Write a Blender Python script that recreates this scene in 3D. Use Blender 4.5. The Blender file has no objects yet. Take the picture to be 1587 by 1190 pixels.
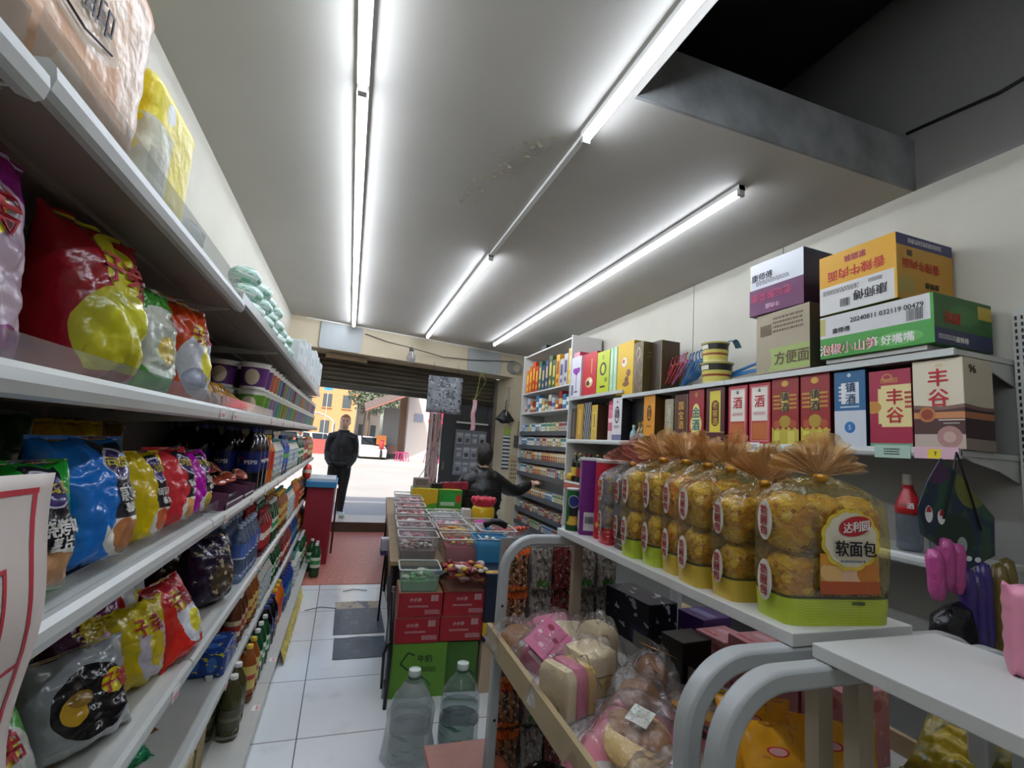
import bpy, bmesh, math, random
from mathutils import Vector, Matrix, noise as mnoise

S = bpy.context.scene
COL = S.collection
PI = math.pi
rnd = random.Random(11)

# ------------------------------------------------------------------ camera
def make_camera():
    f, yaw, pit, rol = 743.84, 0.315995, 0.127405, 0.0713939
    cy, sy, cp, sp, cr, sr = math.cos(yaw), math.sin(yaw), math.cos(pit), math.sin(pit), math.cos(rol), math.sin(rol)
    fw = Vector((sy * cp, cy * cp, sp)); r0 = Vector((cy, -sy, 0)); u0 = r0.cross(fw)
    r = cr * r0 + sr * u0; u = -sr * r0 + cr * u0
    cam = bpy.data.cameras.new('camera'); o = bpy.data.objects.new('camera', cam); COL.objects.link(o)
    m = Matrix((r, u, -fw)).transposed().to_4x4(); m.translation = Vector((0, 0, 1.5))
    o.matrix_world = m
    cam.sensor_fit = 'HORIZONTAL'; cam.sensor_width = 36; cam.lens = f * 36 / 1587
    cam.clip_start = .02; cam.clip_end = 400
    S.camera = o
make_camera()

# ------------------------------------------------------------------ world, sun, exposure
S.view_settings.view_transform = 'Standard'; S.view_settings.look = 'None'
S.view_settings.exposure = 0.0; S.view_settings.gamma = 1.0
S.view_settings.use_curve_mapping = False
wd = bpy.data.worlds.new('sky'); S.world = wd; wd.use_nodes = True
nt = wd.node_tree; nt.nodes.clear()
wo = nt.nodes.new('ShaderNodeOutputWorld'); bg = nt.nodes.new('ShaderNodeBackground')
sk = nt.nodes.new('ShaderNodeTexSky'); sk.sky_type = 'NISHITA'; sk.sun_disc = False
sk.sun_elevation = math.radians(48); sk.sun_rotation = math.radians(200); sk.dust_density = 3.0
bg.inputs['Strength'].default_value = .32
nt.links.new(sk.outputs[0], bg.inputs[0]); nt.links.new(bg.outputs[0], wo.inputs[0])
sd = bpy.data.lights.new('sun', 'SUN'); so = bpy.data.objects.new('sun', sd); COL.objects.link(so)
sd.energy = 5.5; sd.angle = .02; sd.color = (1, .95, .88)
so.rotation_euler = (math.radians(46), 0, math.radians(-22)); so.location = (0, 20, 30)
TUBE = 43.0           # radiance of the ceiling tubes
S.cycles.max_bounces = 8; S.cycles.diffuse_bounces = 4; S.cycles.glossy_bounces = 3
S.cycles.transparent_max_bounces = 14; S.cycles.transmission_bounces = 4
S.cycles.sample_clamp_indirect = 6.0
S.cycles.caustics_reflective = False; S.cycles.caustics_refractive = False

# ------------------------------------------------------------------ materials
def lin(h):
    if not isinstance(h, str): return tuple(h) + (1,) if len(h) == 3 else h
    h = h.lstrip('#'); c = [int(h[i:i + 2], 16) / 255 for i in (0, 2, 4)]
    return tuple((x / 12.92 if x <= .04045 else ((x + .055) / 1.055) ** 2.4) for x in c) + (1,)
MATS = {}
def newmat(name):
    m = bpy.data.materials.new(name); m.use_nodes = True; n = m.node_tree; n.nodes.clear()
    o = n.nodes.new('ShaderNodeOutputMaterial'); return m, n, o
def _bump(n, b, amount, scale, coord='Object', detail=3):
    tc = n.nodes.new('ShaderNodeTexCoord'); ns = n.nodes.new('ShaderNodeTexNoise'); ns.inputs['Scale'].default_value = scale
    ns.inputs['Detail'].default_value = detail
    bu = n.nodes.new('ShaderNodeBump'); bu.inputs['Strength'].default_value = amount; bu.inputs['Distance'].default_value = .02
    n.links.new(tc.outputs[coord], ns.inputs['Vector']); n.links.new(ns.outputs[0], bu.inputs['Height']); n.links.new(bu.outputs[0], b.inputs['Normal'])
def mat(name, col, rough=.5, metal=0, bump=0, bscale=30, var=0, vscale=6, spec=.5, emit=0, dark=None):
    if name in MATS: return MATS[name]
    m, n, o = newmat(name); b = n.nodes.new('ShaderNodeBsdfPrincipled'); n.links.new(b.outputs[0], o.inputs[0])
    b.inputs['Base Color'].default_value = lin(col); b.inputs['Roughness'].default_value = rough; b.inputs['Metallic'].default_value = metal
    b.inputs['Specular IOR Level'].default_value = spec
    if emit: b.inputs['Emission Color'].default_value = lin(col); b.inputs['Emission Strength'].default_value = emit
    if var or dark:
        tc = n.nodes.new('ShaderNodeTexCoord'); ns = n.nodes.new('ShaderNodeTexNoise'); ns.inputs['Scale'].default_value = vscale; ns.inputs['Detail'].default_value = 5
        mx = n.nodes.new('ShaderNodeMix'); mx.data_type = 'RGBA'; c = lin(col)
        mx.inputs[6].default_value = c; mx.inputs[7].default_value = lin(dark) if dark else tuple(x * (1 - var) for x in c[:3]) + (1,)
        rp = n.nodes.new('ShaderNodeMapRange'); rp.inputs['From Min'].default_value = .4; rp.inputs['From Max'].default_value = .68
        n.links.new(tc.outputs['Object'], ns.inputs['Vector']); n.links.new(ns.outputs[0], rp.inputs[0]); n.links.new(rp.outputs[0], mx.inputs[0]); n.links.new(mx.outputs[2], b.inputs['Base Color'])
    if bump: _bump(n, b, bump, bscale)
    MATS[name] = m; return m
def film(name, tint='#ffffff', body=0.0, bodycol='#ffffff', rough=.12, bump=.35, bscale=28, ior=1.5):
    """clear plastic film: what lies behind shows through, the film reflects by Fresnel, 'body' is its milkiness"""
    if name in MATS: return MATS[name]
    m, n, o = newmat(name)
    tr = n.nodes.new('ShaderNodeBsdfTransparent'); tr.inputs[0].default_value = lin(tint)
    df = n.nodes.new('ShaderNodeBsdfDiffuse'); df.inputs[0].default_value = lin(bodycol)
    m1 = n.nodes.new('ShaderNodeMixShader'); m1.inputs[0].default_value = body
    gl = n.nodes.new('ShaderNodeBsdfGlossy'); gl.inputs['Roughness'].default_value = rough
    fr = n.nodes.new('ShaderNodeFresnel'); ge = n.nodes.new('ShaderNodeNewGeometry'); mi = n.nodes.new('ShaderNodeMix'); mi.inputs[2].default_value = ior; mi.inputs[3].default_value = 1 / ior
    n.links.new(ge.outputs['Backfacing'], mi.inputs[0]); n.links.new(mi.outputs[0], fr.inputs[0])
    m2 = n.nodes.new('ShaderNodeMixShader')
    n.links.new(tr.outputs[0], m1.inputs[1]); n.links.new(df.outputs[0], m1.inputs[2])
    n.links.new(fr.outputs[0], m2.inputs[0]); n.links.new(m1.outputs[0], m2.inputs[1]); n.links.new(gl.outputs[0], m2.inputs[2]); n.links.new(m2.outputs[0], o.inputs[0])
    if bump:
        _bump(n, gl, bump, bscale); bu = gl.inputs['Normal'].links[0].from_node; n.links.new(bu.outputs[0], fr.inputs['Normal'])
    MATS[name] = m; return m
def pm(name, base, shapes=(), rough=.4, metal=0, bump=0, bscale=20, spec=.5):
    """printed surface; shapes in UV: ('e',cx,cy,rx,ry,col) ('r',x0,x1,y0,y1,col) ('d',slope,off,width,period,col) ('n',scale,thr,col)"""
    if name in MATS: return MATS[name]
    m, n, o = newmat(name); b = n.nodes.new('ShaderNodeBsdfPrincipled'); n.links.new(b.outputs[0], o.inputs[0])
    b.inputs['Roughness'].default_value = rough; b.inputs['Metallic'].default_value = metal; b.inputs['Specular IOR Level'].default_value = spec
    tc = n.nodes.new('ShaderNodeTexCoord'); sp = n.nodes.new('ShaderNodeSeparateXYZ'); n.links.new(tc.outputs['UV'], sp.inputs[0])
    def mth(op, a, bb=None):
        q = n.nodes.new('ShaderNodeMath'); q.operation = op
        for i, x in enumerate((a, bb)):
            if x is None: continue
            if isinstance(x, (int, float)): q.inputs[i].default_value = x
            else: n.links.new(x, q.inputs[i])
        return q.outputs[0]
    cur = lin(base); U, V = sp.outputs[0], sp.outputs[1]
    for s in shapes:
        k = s[0]; c = lin(s[-1])
        if k == 'e':
            a = mth('DIVIDE', mth('SUBTRACT', U, s[1]), s[3]); bb = mth('DIVIDE', mth('SUBTRACT', V, s[2]), s[4])
            fac = mth('LESS_THAN', mth('ADD', mth('MULTIPLY', a, a), mth('MULTIPLY', bb, bb)), 1.0)
        elif k == 'r':
            a = mth('COMPARE', U, (s[1] + s[2]) / 2); bb = mth('COMPARE', V, (s[3] + s[4]) / 2)
            a.node.inputs[2].default_value = abs(s[2] - s[1]) / 2; bb.node.inputs[2].default_value = abs(s[4] - s[3]) / 2
            fac = mth('MULTIPLY', a, bb)
        elif k == 'd':
            t = mth('ADD', mth('MULTIPLY', U, s[1]), V); fac = mth('LESS_THAN', mth('FRACT', mth('DIVIDE', mth('ADD', t, s[2] + 9.0 * s[4]), s[4])), s[3])
        elif k == 'n':
            ns = n.nodes.new('ShaderNodeTexNoise'); ns.inputs['Scale'].default_value = s[1]; n.links.new(tc.outputs['UV'], ns.inputs['Vector'])
            fac = mth('GREATER_THAN', ns.outputs[0], s[2])
        elif k == 'w':   # wave edge: below V < y0 + amp*sin(U*freq)
            fac = mth('LESS_THAN', mth('SUBTRACT', V, mth('MULTIPLY', mth('SINE', mth('ADD', mth('MULTIPLY', U, s[3]), s[4])), s[2])), s[1])
        mx = n.nodes.new('ShaderNodeMix'); mx.data_type = 'RGBA'
        n.links.new(fac, mx.inputs[0]); mx.inputs[7].default_value = c
        if isinstance(cur, tuple): mx.inputs[6].default_value = cur
        else: n.links.new(cur, mx.inputs[6])
        cur = mx.outputs[2]
    if isinstance(cur, tuple): b.inputs['Base Color'].default_value = cur
    else: n.links.new(cur, b.inputs['Base Color'])
    if bump: _bump(n, b, bump, bscale)
    MATS[name] = m; return m

# ------------------------------------------------------------------ mesh collecting
class MB:
    def __init__(s): s.v = []; s.f = []; s.m = []; s.uv = []
    def face(s, idx, m=0, uv=None): s.f.append(idx); s.m.append(m); s.uv.append(uv or [(0, 0)] * len(idx))
    def quad(s, a, b, c, d, m=0):
        i = len(s.v); s.v += [tuple(a), tuple(b), tuple(c), tuple(d)]; s.face((i, i + 1, i + 2, i + 3), m, [(0, 0), (1, 0), (1, 1), (0, 1)]); return s
    def box(s, x0, x1, y0, y1, z0, z1, m=0, ms=None):
        """ms: dict F(-y) R(+x) B(+y) L(-x) T D -> slot"""
        ms = ms or {}
        P = lambda x, y, z: (x, y, z)
        for k, q in (('F', (P(x0, y0, z0), P(x1, y0, z0), P(x1, y0, z1), P(x0, y0, z1))), ('R', (P(x1, y0, z0), P(x1, y1, z0), P(x1, y1, z1), P(x1, y0, z1))),
                     ('B', (P(x1, y1, z0), P(x0, y1, z0), P(x0, y1, z1), P(x1, y1, z1))), ('L', (P(x0, y1, z0), P(x0, y0, z0), P(x0, y0, z1), P(x0, y1, z1))),
                     ('T', (P(x0, y0, z1), P(x1, y0, z1), P(x1, y1, z1), P(x0, y1, z1))), ('D', (P(x0, y1, z0), P(x1, y1, z0), P(x1, y0, z0), P(x0, y0, z0)))):
            s.quad(*q, m=ms.get(k, m))
        return s
    def grid(s, fn, nu, nv, m=0, wrap=False, uv=None):
        base = len(s.v); cols = nu if wrap else nu + 1
        for j in range(nv + 1):
            for i in range(cols): s.v.append(tuple(fn(i / nu, j / nv)))
        for j in range(nv):
            for i in range(nu):
                a = base + j * cols + i; b = base + j * cols + (i + 1) % cols if wrap else a + 1
                d = a + cols; c = b + cols
                s.face((a, b, c, d), m, [(i / nu, j / nv), ((i + 1) / nu, j / nv), ((i + 1) / nu, (j + 1) / nv), (i / nu, (j + 1) / nv)])
        return s
    def lathe(s, prof, n=16, c=(0, 0, 0), m=0, sx=1, sy=1, caps=True):
        L = len(prof) - 1
        def fn(u, v):
            k = min(int(round(v * L)), L); r, z = prof[k]; a = -PI / 2 + u * 2 * PI
            return (c[0] + r * sx * math.cos(a), c[1] + r * sy * math.sin(a), c[2] + z)
        b0 = len(s.v); s.grid(fn, n, L, m, wrap=True)
        if caps:
            if prof[0][0] > 1e-5: s.face(tuple(b0 + i for i in reversed(range(n))), m)
            if prof[-1][0] > 1e-5: s.face(tuple(b0 + L * n + i for i in range(n)), m)
        return s
    def tube(s, pts, r, n=8, m=0, caps=True, sq=None):
        """sweep; sq=(w,h): rectangular section"""
        pts = [Vector(p) for p in pts]; base = len(s.v); up = Vector((0, 0, 1)); side = None
        cs = [(math.cos(2 * PI * i / n), math.sin(2 * PI * i / n)) for i in range(n)]
        if sq: n = 4; cs = [(-sq[0] / 2, -sq[1] / 2), (sq[0] / 2, -sq[1] / 2), (sq[0] / 2, sq[1] / 2), (-sq[0] / 2, sq[1] / 2)]
        for k, p in enumerate(pts):
            t = (pts[min(k + 1, len(pts) - 1)] - pts[max(k - 1, 0)]).normalized()
            if side is None:
                ref = up if abs(t.z) < .9 else Vector((0, 1, 0)); side = t.cross(ref).normalized()
            else:
                side = (side - t * side.dot(t)); side = side.normalized() if side.length > 1e-6 else t.orthogonal().normalized()
            w = t.cross(side).normalized(); rr = (r[k] if isinstance(r, (list, tuple)) else r) if not sq else 1
            for a, b in cs: s.v.append(tuple(p + side * a * rr + w * b * rr))
        for k in range(len(pts) - 1):
            for i in range(n):
                a = base + k * n + i; b = base + k * n + (i + 1) % n
                s.face((a, b, b + n, a + n), m)
        if caps:
            s.face(tuple(base + i for i in reversed(range(n))), m); s.face(tuple(base + (len(pts) - 1) * n + i for i in range(n)), m)
        return s
    def ell(s, c, r, n=12, k=8, m=0, fn=None):
        def g(u, v):
            a = u * 2 * PI; t = (v - .5) * PI * .998; p = Vector((math.cos(t) * math.cos(a) * r[0], math.cos(t) * math.sin(a) * r[1], math.sin(t) * r[2]))
            if fn: p = fn(p)
            return (c[0] + p[0], c[1] + p[1], c[2] + p[2])
        return s.grid(g, n, k, m, wrap=True)
    def prism(s, poly, y0, y1, m=0, ax='y'):
        """extrude a polygon given in (x,z) along y (or (y,z) along x)"""
        i = len(s.v); n = len(poly)
        for y in (y0, y1):
            for a, b in poly: s.v.append((a, y, b) if ax == 'y' else (y, a, b) if ax == 'x' else (a, b, y))
        s.face(tuple(range(i, i + n)), m); s.face(tuple(reversed(range(i + n, i + 2 * n))), m)
        for k in range(n): s.face((i + (k + 1) % n, i + k, i + n + k, i + n + (k + 1) % n), m)
        return s
    def xf(s, M, i0=0):
        for i in range(i0, len(s.v)): s.v[i] = tuple(M @ Vector(s.v[i]))
        return s
    def mesh(s, name, mats, smooth=False):
        me = bpy.data.meshes.new(name); me.from_pydata(s.v, [], s.f)
        for q in mats: me.materials.append(q)
        me.polygons.foreach_set('material_index', s.m)
        if smooth: me.polygons.foreach_set('use_smooth', [True] * len(s.f))
        ul = me.uv_layers.new(name='UVMap'); flat = []
        for u in s.uv:
            for a in u: flat += [a[0], a[1]]
        ul.data.foreach_set('uv', flat); me.update(); return me
    def build(s, name, mats, parent=None, smooth=False, bevel=0, loc=None, rz=0, fixn=True, solid=0, auto=0):
        if not isinstance(mats, (list, tuple)): mats = [mats]
        me = s.mesh(name, mats, smooth)
        if fixn:
            bm = bmesh.new(); bm.from_mesh(me); bmesh.ops.remove_doubles(bm, verts=bm.verts, dist=1e-5)
            bmesh.ops.recalc_face_normals(bm, faces=bm.faces); bm.to_mesh(me); bm.free()
        o = bpy.data.objects.new(name, me); COL.objects.link(o)
        if parent: o.parent = parent
        if loc: o.location = loc
        if rz: o.rotation_euler.z = rz
        if solid:
            q = o.modifiers.new('s', 'SOLIDIFY'); q.thickness = solid; q.offset = 0
        if bevel:
            q = o.modifiers.new('b', 'BEVEL'); q.width = bevel; q.segments = 2; q.limit_method = 'ANGLE'; q.angle_limit = .7
        if auto: me.set_sharp_from_angle(angle=auto)
        return o

def tag(o, label, cat, group=None, kind=None):
    o['label'] = label; o['category'] = cat
    if group: o['group'] = group
    if kind: o['kind'] = kind
    return o
def thing(name, label, cat, loc=(0, 0, 0), rz=0, group=None, rot=None):
    o = bpy.data.objects.new(name, None); COL.objects.link(o); o.location = loc; o.rotation_euler = rot or (0, 0, rz)
    return tag(o, label, cat, group)
def struct(o): o['kind'] = 'structure'; return o
KIDS = {}
def kids(o): return [c for c in COL.objects if c.parent == o] if o.name not in KIDS else KIDS[o.name]
def freeze(o):
    """remember a prototype's children so that copies need no search"""
    KIDS[o.name] = [c for c in COL.objects if c.parent == o]
    for c in KIDS[o.name]: KIDS[c.name] = [d for d in COL.objects if d.parent == c]
    return o
def dup(o, loc=None, rot=None, label=None, group=None, scale=None, top=True):
    ch = kids(o); c = o.copy(); COL.objects.link(c)
    if loc is not None: c.location = loc
    if rot is not None: c.rotation_euler = rot if isinstance(rot, (tuple, list)) else (0, 0, rot)
    if label: c['label'] = label
    if group: c['group'] = group
    if scale: c.scale = scale if isinstance(scale, (tuple, list)) else (scale,) * 3
    for q in ch:
        d = dup(q, top=False); d.parent = c
    return c
USED = set()
def place(p, loc, rot, label, group=None, scale=None):
    """first call moves the prototype itself, later calls copy it"""
    if p.name not in KIDS: freeze(p)
    if p.name not in USED:
        USED.add(p.name); p.location = loc; p.rotation_euler = rot if isinstance(rot, (tuple, list)) else (0, 0, rot)
        p['label'] = label
        if group: p['group'] = group
        if scale: p.scale = scale if isinstance(scale, (tuple, list)) else (scale,) * 3
        return p
    return dup(p, loc, rot, label, group, scale)

# ------------------------------------------------------------------ lettering
TXT = {}
BOLD = ((-.022, 0), (.022, 0), (0, .016), (0, -.016))      # strokes doubled to a bold weight
def textgeo(t):
    if t in TXT: return TXT[t]
    c = bpy.data.curves.new('lettering', 'FONT'); c.body = t; c.size = 1; c.resolution_u = 3
    o = bpy.data.objects.new('lettering', c); COL.objects.link(o)
    dg = bpy.context.evaluated_depsgraph_get(); dg.update()
    me = bpy.data.meshes.new_from_object(o.evaluated_get(dg))
    V = [(v.co.x, v.co.y) for v in me.vertices]; F = [tuple(p.vertices) for p in me.polygons]
    bpy.data.objects.remove(o); bpy.data.curves.remove(c); bpy.data.meshes.remove(me)
    if V:
        x0, x1 = min(a for a, b in V), max(a for a, b in V); y0, y1 = min(b for a, b in V), max(b for a, b in V)
        V = [(a - (x0 + x1) / 2, b - (y0 + y1) / 2) for a, b in V]; w, h = x1 - x0, y1 - y0
    else: w = h = 1
    TXT[t] = (V, F, w, h); return TXT[t]
def write(mb, t, fn, size, m=0, width=None, rot=0, vert=False):
    """fn(x,y)->3D; centred; width: squeeze the line to this width; vert: characters one below another"""
    if vert:
        n = len(t)
        for i, ch in enumerate(t):
            write(mb, ch, lambda x, y, i=i: fn(x, y + (n / 2 - .5 - i) * size * 1.08), size, m)
        return
    V, F, w, h = textgeo(t); sx = size if not width else width / w; ca, sa = math.cos(rot), math.sin(rot)
    p0 = Vector(fn(0, 0)); nrm = (Vector(fn(.001, 0)) - p0).cross(Vector(fn(0, .001)) - p0).normalized()
    for kk, (ox, oy) in enumerate(BOLD):
        b = len(mb.v)
        for x, y in V:
            x, y = x * sx + ox * size, y * size + oy * size; mb.v.append(tuple(Vector(fn(x * ca - y * sa, x * sa + y * ca)) + nrm * (.0004 * kk)))
        for f in F: mb.face(tuple(b + i for i in f), m)
def barcode(mb, fn, w, h, m=0, seed=1):
    r = random.Random(seed); x = -w / 2
    while x < w / 2:
        a = r.uniform(.02, .06) * w; x2 = min(x + a, w / 2)
        mb.quad(fn(x, -h / 2), fn(x2, -h / 2), fn(x2, h / 2), fn(x, h / 2), m); x = x2 + r.uniform(.02, .05) * w
def lines(mb, fn, w, h, n, m=0, seed=3):
    """rows of tiny unreadable print: short dashes"""
    r = random.Random(seed)
    for k in range(n):
        y = h / 2 - (k + .5) * h / n; x = -w / 2
        while x < w / 2 - .03 * w:
            a = r.uniform(.03, .09) * w; x2 = min(x + a, w / 2); t = h / n * .25
            mb.quad(fn(x, y - t), fn(x2, y - t), fn(x2, y + t), fn(x, y + t), m); x = x2 + r.uniform(.015, .03) * w
# ================================================================== setting
CEIL = 3.1; XL, XR = -.95, 2.9
def backy(x): return 7.2 + (x + .95) * .2155          # the shopfront runs slightly askew
plaster = mat('wall_plaster', '#c8c4b5', .85, bump=.08, bscale=18, var=.1, vscale=1.5)
cream = mat('cream_plaster', '#cdc0a4', .85, bump=.06, bscale=20, var=.08, vscale=2)
def ceiling_mat():
    m, n, o = newmat('ceiling_paint'); b = n.nodes.new('ShaderNodeBsdfPrincipled'); n.links.new(b.outputs[0], o.inputs[0]); b.inputs['Roughness'].default_value = .75
    tc = n.nodes.new('ShaderNodeTexCoord'); ns = n.nodes.new('ShaderNodeTexNoise'); ns.inputs['Scale'].default_value = 1.2; ns.inputs['Detail'].default_value = 6
    mx = n.nodes.new('ShaderNodeMix'); mx.data_type = 'RGBA'; mx.inputs[6].default_value = lin('#b6b3ab'); mx.inputs[7].default_value = lin('#a6a299')
    n.links.new(tc.outputs['Object'], ns.inputs[0]); n.links.new(ns.outputs[0], mx.inputs[0]); n.links.new(mx.outputs[2], b.inputs[0]); return m
cmat = ceiling_mat()
# floor: 0.6 m glossy white tiles
def floor_mat():
    m, n, o = newmat('floor_tiles'); b = n.nodes.new('ShaderNodeBsdfPrincipled'); n.links.new(b.outputs[0], o.inputs[0])
    tc = n.nodes.new('ShaderNodeTexCoord'); mp = n.nodes.new('ShaderNodeMapping'); mp.inputs['Location'].default_value = (.055 + .6, -.33, 0)
    mp.inputs['Rotation'].default_value = (0, 0, -.012)
    br = n.nodes.new('ShaderNodeTexBrick'); br.offset = 0; br.inputs['Scale'].default_value = 1; br.inputs['Brick Width'].default_value = .6; br.inputs['Row Height'].default_value = .6
    br.inputs['Mortar Size'].default_value = .0028; br.inputs['Color1'].default_value = lin('#e9ecee'); br.inputs['Color2'].default_value = lin('#e2e6e8'); br.inputs['Mortar'].default_value = lin('#4e4c48')
    ns = n.nodes.new('ShaderNodeTexNoise'); ns.inputs['Scale'].default_value = 5; ns.inputs['Detail'].default_value = 8
    rp = n.nodes.new('ShaderNodeMapRange'); rp.inputs[1].default_value = .58; rp.inputs[2].default_value = .75; rp.inputs[4].default_value = .22
    mx = n.nodes.new('ShaderNodeMix'); mx.data_type = 'RGBA'; mx.inputs[7].default_value = lin('#9a978e')
    n.links.new(tc.outputs['Object'], mp.inputs[0]); n.links.new(mp.outputs[0], br.inputs[0]); n.links.new(tc.outputs['Object'], ns.inputs[0]); n.links.new(ns.outputs[0], rp.inputs[0])
    n.links.new(rp.outputs[0], mx.inputs[0]); n.links.new(br.outputs[0], mx.inputs[6]); n.links.new(mx.outputs[2], b.inputs[0]); b.inputs['Roughness'].default_value = .16
    return m
struct(MB().box(XL - .2, XR + .2, -1.6, 8.02, -.1, 0).build('floor', floor_mat()))
redtile = pm('red_mat_floor', '#bd7466', [('n', 60, .55, '#cc8878')], .35, bump=.2, bscale=120)
o = MB().box(-.95, .85, 5.28, 8.0, 0.0, .006).build('entrance_mat', redtile)
tag(o, 'reddish pink textured floor mat laid at the shop entrance', 'mat')
# doorway step, threshold
stepm = mat('step_riser', '#4a3526', .5, var=.3); stept = mat('step_stone', '#c9c3b6', .35, var=.1)
b = MB().box(-1.2, 3.1, 8.02, 8.75, -.1, .15, ms={'F': 1}); o = b.build('threshold_step', [stept, stepm]); struct(o)
# ceiling: with the open hatch of the loft at the right near side (x > 1.06, y < 1.75)
struct(MB().box(XL - .2, 1.06, -1.6, 8.3, CEIL, CEIL + .12).box(1.06, XR + .2, 1.75, 8.3, CEIL, CEIL + .12).build('ceiling', cmat))
# walls
struct(MB().box(XL - .2, XL, -1.6, 7.25, 0, CEIL).build('wall_left', plaster))
struct(MB().box(XR, XR + .2, -1.6, 8.1, 0, CEIL).build('wall_right', plaster))
struct(MB().box(XL - .2, XR + .2, -1.75, -1.6, 0, CEIL + 1.3).build('wall_rear', plaster))
# seams of the panelling on the right wall
seam = mat('seam_grey', '#8f8b7e', .8)
b = MB()
for y in (2.62, 3.6, 1.02): b.box(XR - .003, XR, y, y + .006, 1.8, CEIL)
struct(b.build('trim_1', seam))
# loft above the hatch
loft_shade = mat('loft_dark_shade', '#23242a', .9, var=.3, vscale=2)  # darkness of the unlit loft put into the wall colour
conc = mat('bare_concrete', '#8c8e8e', .9, bump=.25, bscale=14, var=.45, vscale=3.5)
greyp = mat('loft_grey_paint', '#8f8d88', .9, var=.15, vscale=1.5)
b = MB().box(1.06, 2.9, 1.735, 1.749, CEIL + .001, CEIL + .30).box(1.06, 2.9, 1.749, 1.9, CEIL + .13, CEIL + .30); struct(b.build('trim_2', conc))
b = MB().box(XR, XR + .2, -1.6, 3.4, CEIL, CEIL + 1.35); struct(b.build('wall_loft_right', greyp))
b = MB().box(.86, 1.06, -1.6, 3.4, CEIL + .12, CEIL + 1.35).box(1.06, XR, 3.3, 3.45, CEIL + .12, CEIL + 1.35).box(.86, XR + .2, -1.6, 3.45, CEIL + 1.3, CEIL + 1.4); struct(b.build('wall_loft', loft_shade))
# cable lines in the loft
blk = mat('black_plastic', '#0c0c0e', .45)
b = MB().tube([(2.06, 3.29, 4.3), (2.08, 3.28, 3.9), (2.05, 3.28, 3.5), (2.06, 3.28, 3.3)], .012, 6); tag(b.build('loft_cable', blk, smooth=True), 'dark cable hanging down inside the open loft hatch', 'cable')
b = MB().tube([(2.895, 1.77, 3.47), (2.89, 1.6, 3.45), (2.89, 1.35, 3.42), (2.89, 1.22, 3.43)], .009, 6); tag(b.build('wall_cable', blk, smooth=True), 'short dark cable running along grey wall above the hatch edge', 'cable')
# cracked, flaking paint beside the middle tube: little curled flakes
flk = mat('paint_flake', '#aaa28e', .8)
b = MB(); r = random.Random(5)
def flake(x, y, s, a):
    i = len(b.v); b.grid(lambda u, v: ((u - .5) * s * 2, (v - .5) * s, -.001 - .012 * (s / .03) * u * u), 3, 2)
    b.xf(Matrix.Translation((x, y, CEIL)) @ Matrix.Rotation(a, 4, 'Z'), i)
for k in range(46):
    t = r.random(); flake(.56 + .24 * t + r.uniform(-.07, .05), 3.0 - .8 * t + r.uniform(-.14, .14), r.uniform(.006, .024), r.uniform(0, 6))
o = b.build('peeling_paint', flk, solid=.001); tag(o, 'flaking old paint on ceiling beside the middle light tube', 'paint flakes', kind='stuff')
# shopfront header with soffit (askew)
dx, dy = 3.85, 3.85 * .2155; ang = math.atan2(dy, dx)
R_ = Matrix.Translation((XL, 7.2, 0)) @ Matrix.Rotation(ang, 4, 'Z'); Lf = math.hypot(dx, dy)
b = MB().box(-.3, Lf + .1, 0, .5, 2.69, CEIL); b.xf(R_); struct(b.build('wall_front', cream))
b = MB().box(Lf - .28, Lf + .1, -.02, .75, 0, 2.69); b.xf(R_); struct(b.build('wall_front_right', cream))
b = MB().box(-.3, .06, 0, .75, 0, 2.69); b.xf(R_); struct(b.build('wall_front_left', cream))
b = MB().box(.2, Lf - .1, -.012, 0, CEIL - .022, CEIL); b.xf(R_); struct(b.build('trim_3', mat('trim_white', '#d9d6cc', .5)))
panel = mat('grey_panel', '#a9adac', .5)
def headpanel(x0, x1, label):
    b = MB(); n = 5; pts = []
    for cx, cz, a0 in ((x0 + .05, 2.74, PI), (x1 - .05, 2.74, 1.5 * PI)):
        for i in range(n + 1): a = a0 + i / n * PI / 2; pts.append((cx + .05 * math.cos(a), cz + .05 * math.sin(a)))
    pts += [(x1, 3.07), (x0, 3.07)]
    b.prism(pts, -.02, 0); b.xf(R_); o = b.build('cover_panel', panel); tag(o, label, 'panel')
headpanel(.40, .99, 'grey rounded cover panel above shutter near left tube end')
headpanel(2.74, 3.36, 'grey rounded cover panel above shutter near right tube end')
# roller shutter, half rolled up: slats with ribs
slat = mat('shutter_slat', '#6d6658', .4, .6, var=.25, vscale=3)
sh = thing('roller_shutter', 'rolled up steel roller shutter above the shop entrance', 'shutter'); sh.matrix_world = R_
b = MB(); poly = []
zz = 2.25; prof = []
n = 9
for i in range(n):
    z0 = 2.24 + i * .075
    for a, c in ((0, 0), (.012, .004), (.022, .02), (.028, .037), (.022, .055), (.012, .071)): prof.append((-a, z0 + c))
prof = prof + [(.02, 2.24 + n * .075), (.02, 2.24)]
b.prism([(.62 + a, z) for a, z in prof], .02, Lf - .3, ax='x')
b.build('slat_curtain', slat, sh)
b = MB().box(.02, Lf - .3, .56, .63, 2.19, 2.26); b.build('bottom_rail', mat('shutter_rail', '#3d3a34', .45, .6), sh)
b = MB().box(Lf - .34, Lf - .28, .54, .66, 0, 2.69); b.build('guide_rail', mat('rail_steel', '#8c8a84', .4, .7), sh)
b = MB().box(.0, .06, .54, .66, 0, 2.69); b.build('guide_rail', mat('rail_steel', '#8c8a84'), sh)
# loose beam ends above shutter
wood = mat('old_wood', '#8a7350', .7, var=.3)
b = MB().box(.55, 1.15, .2, .26, 2.60, 2.66); b.xf(R_); tag(b.build('wooden_batten', wood), 'short wooden batten lying behind header over the shutter', 'batten')
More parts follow.
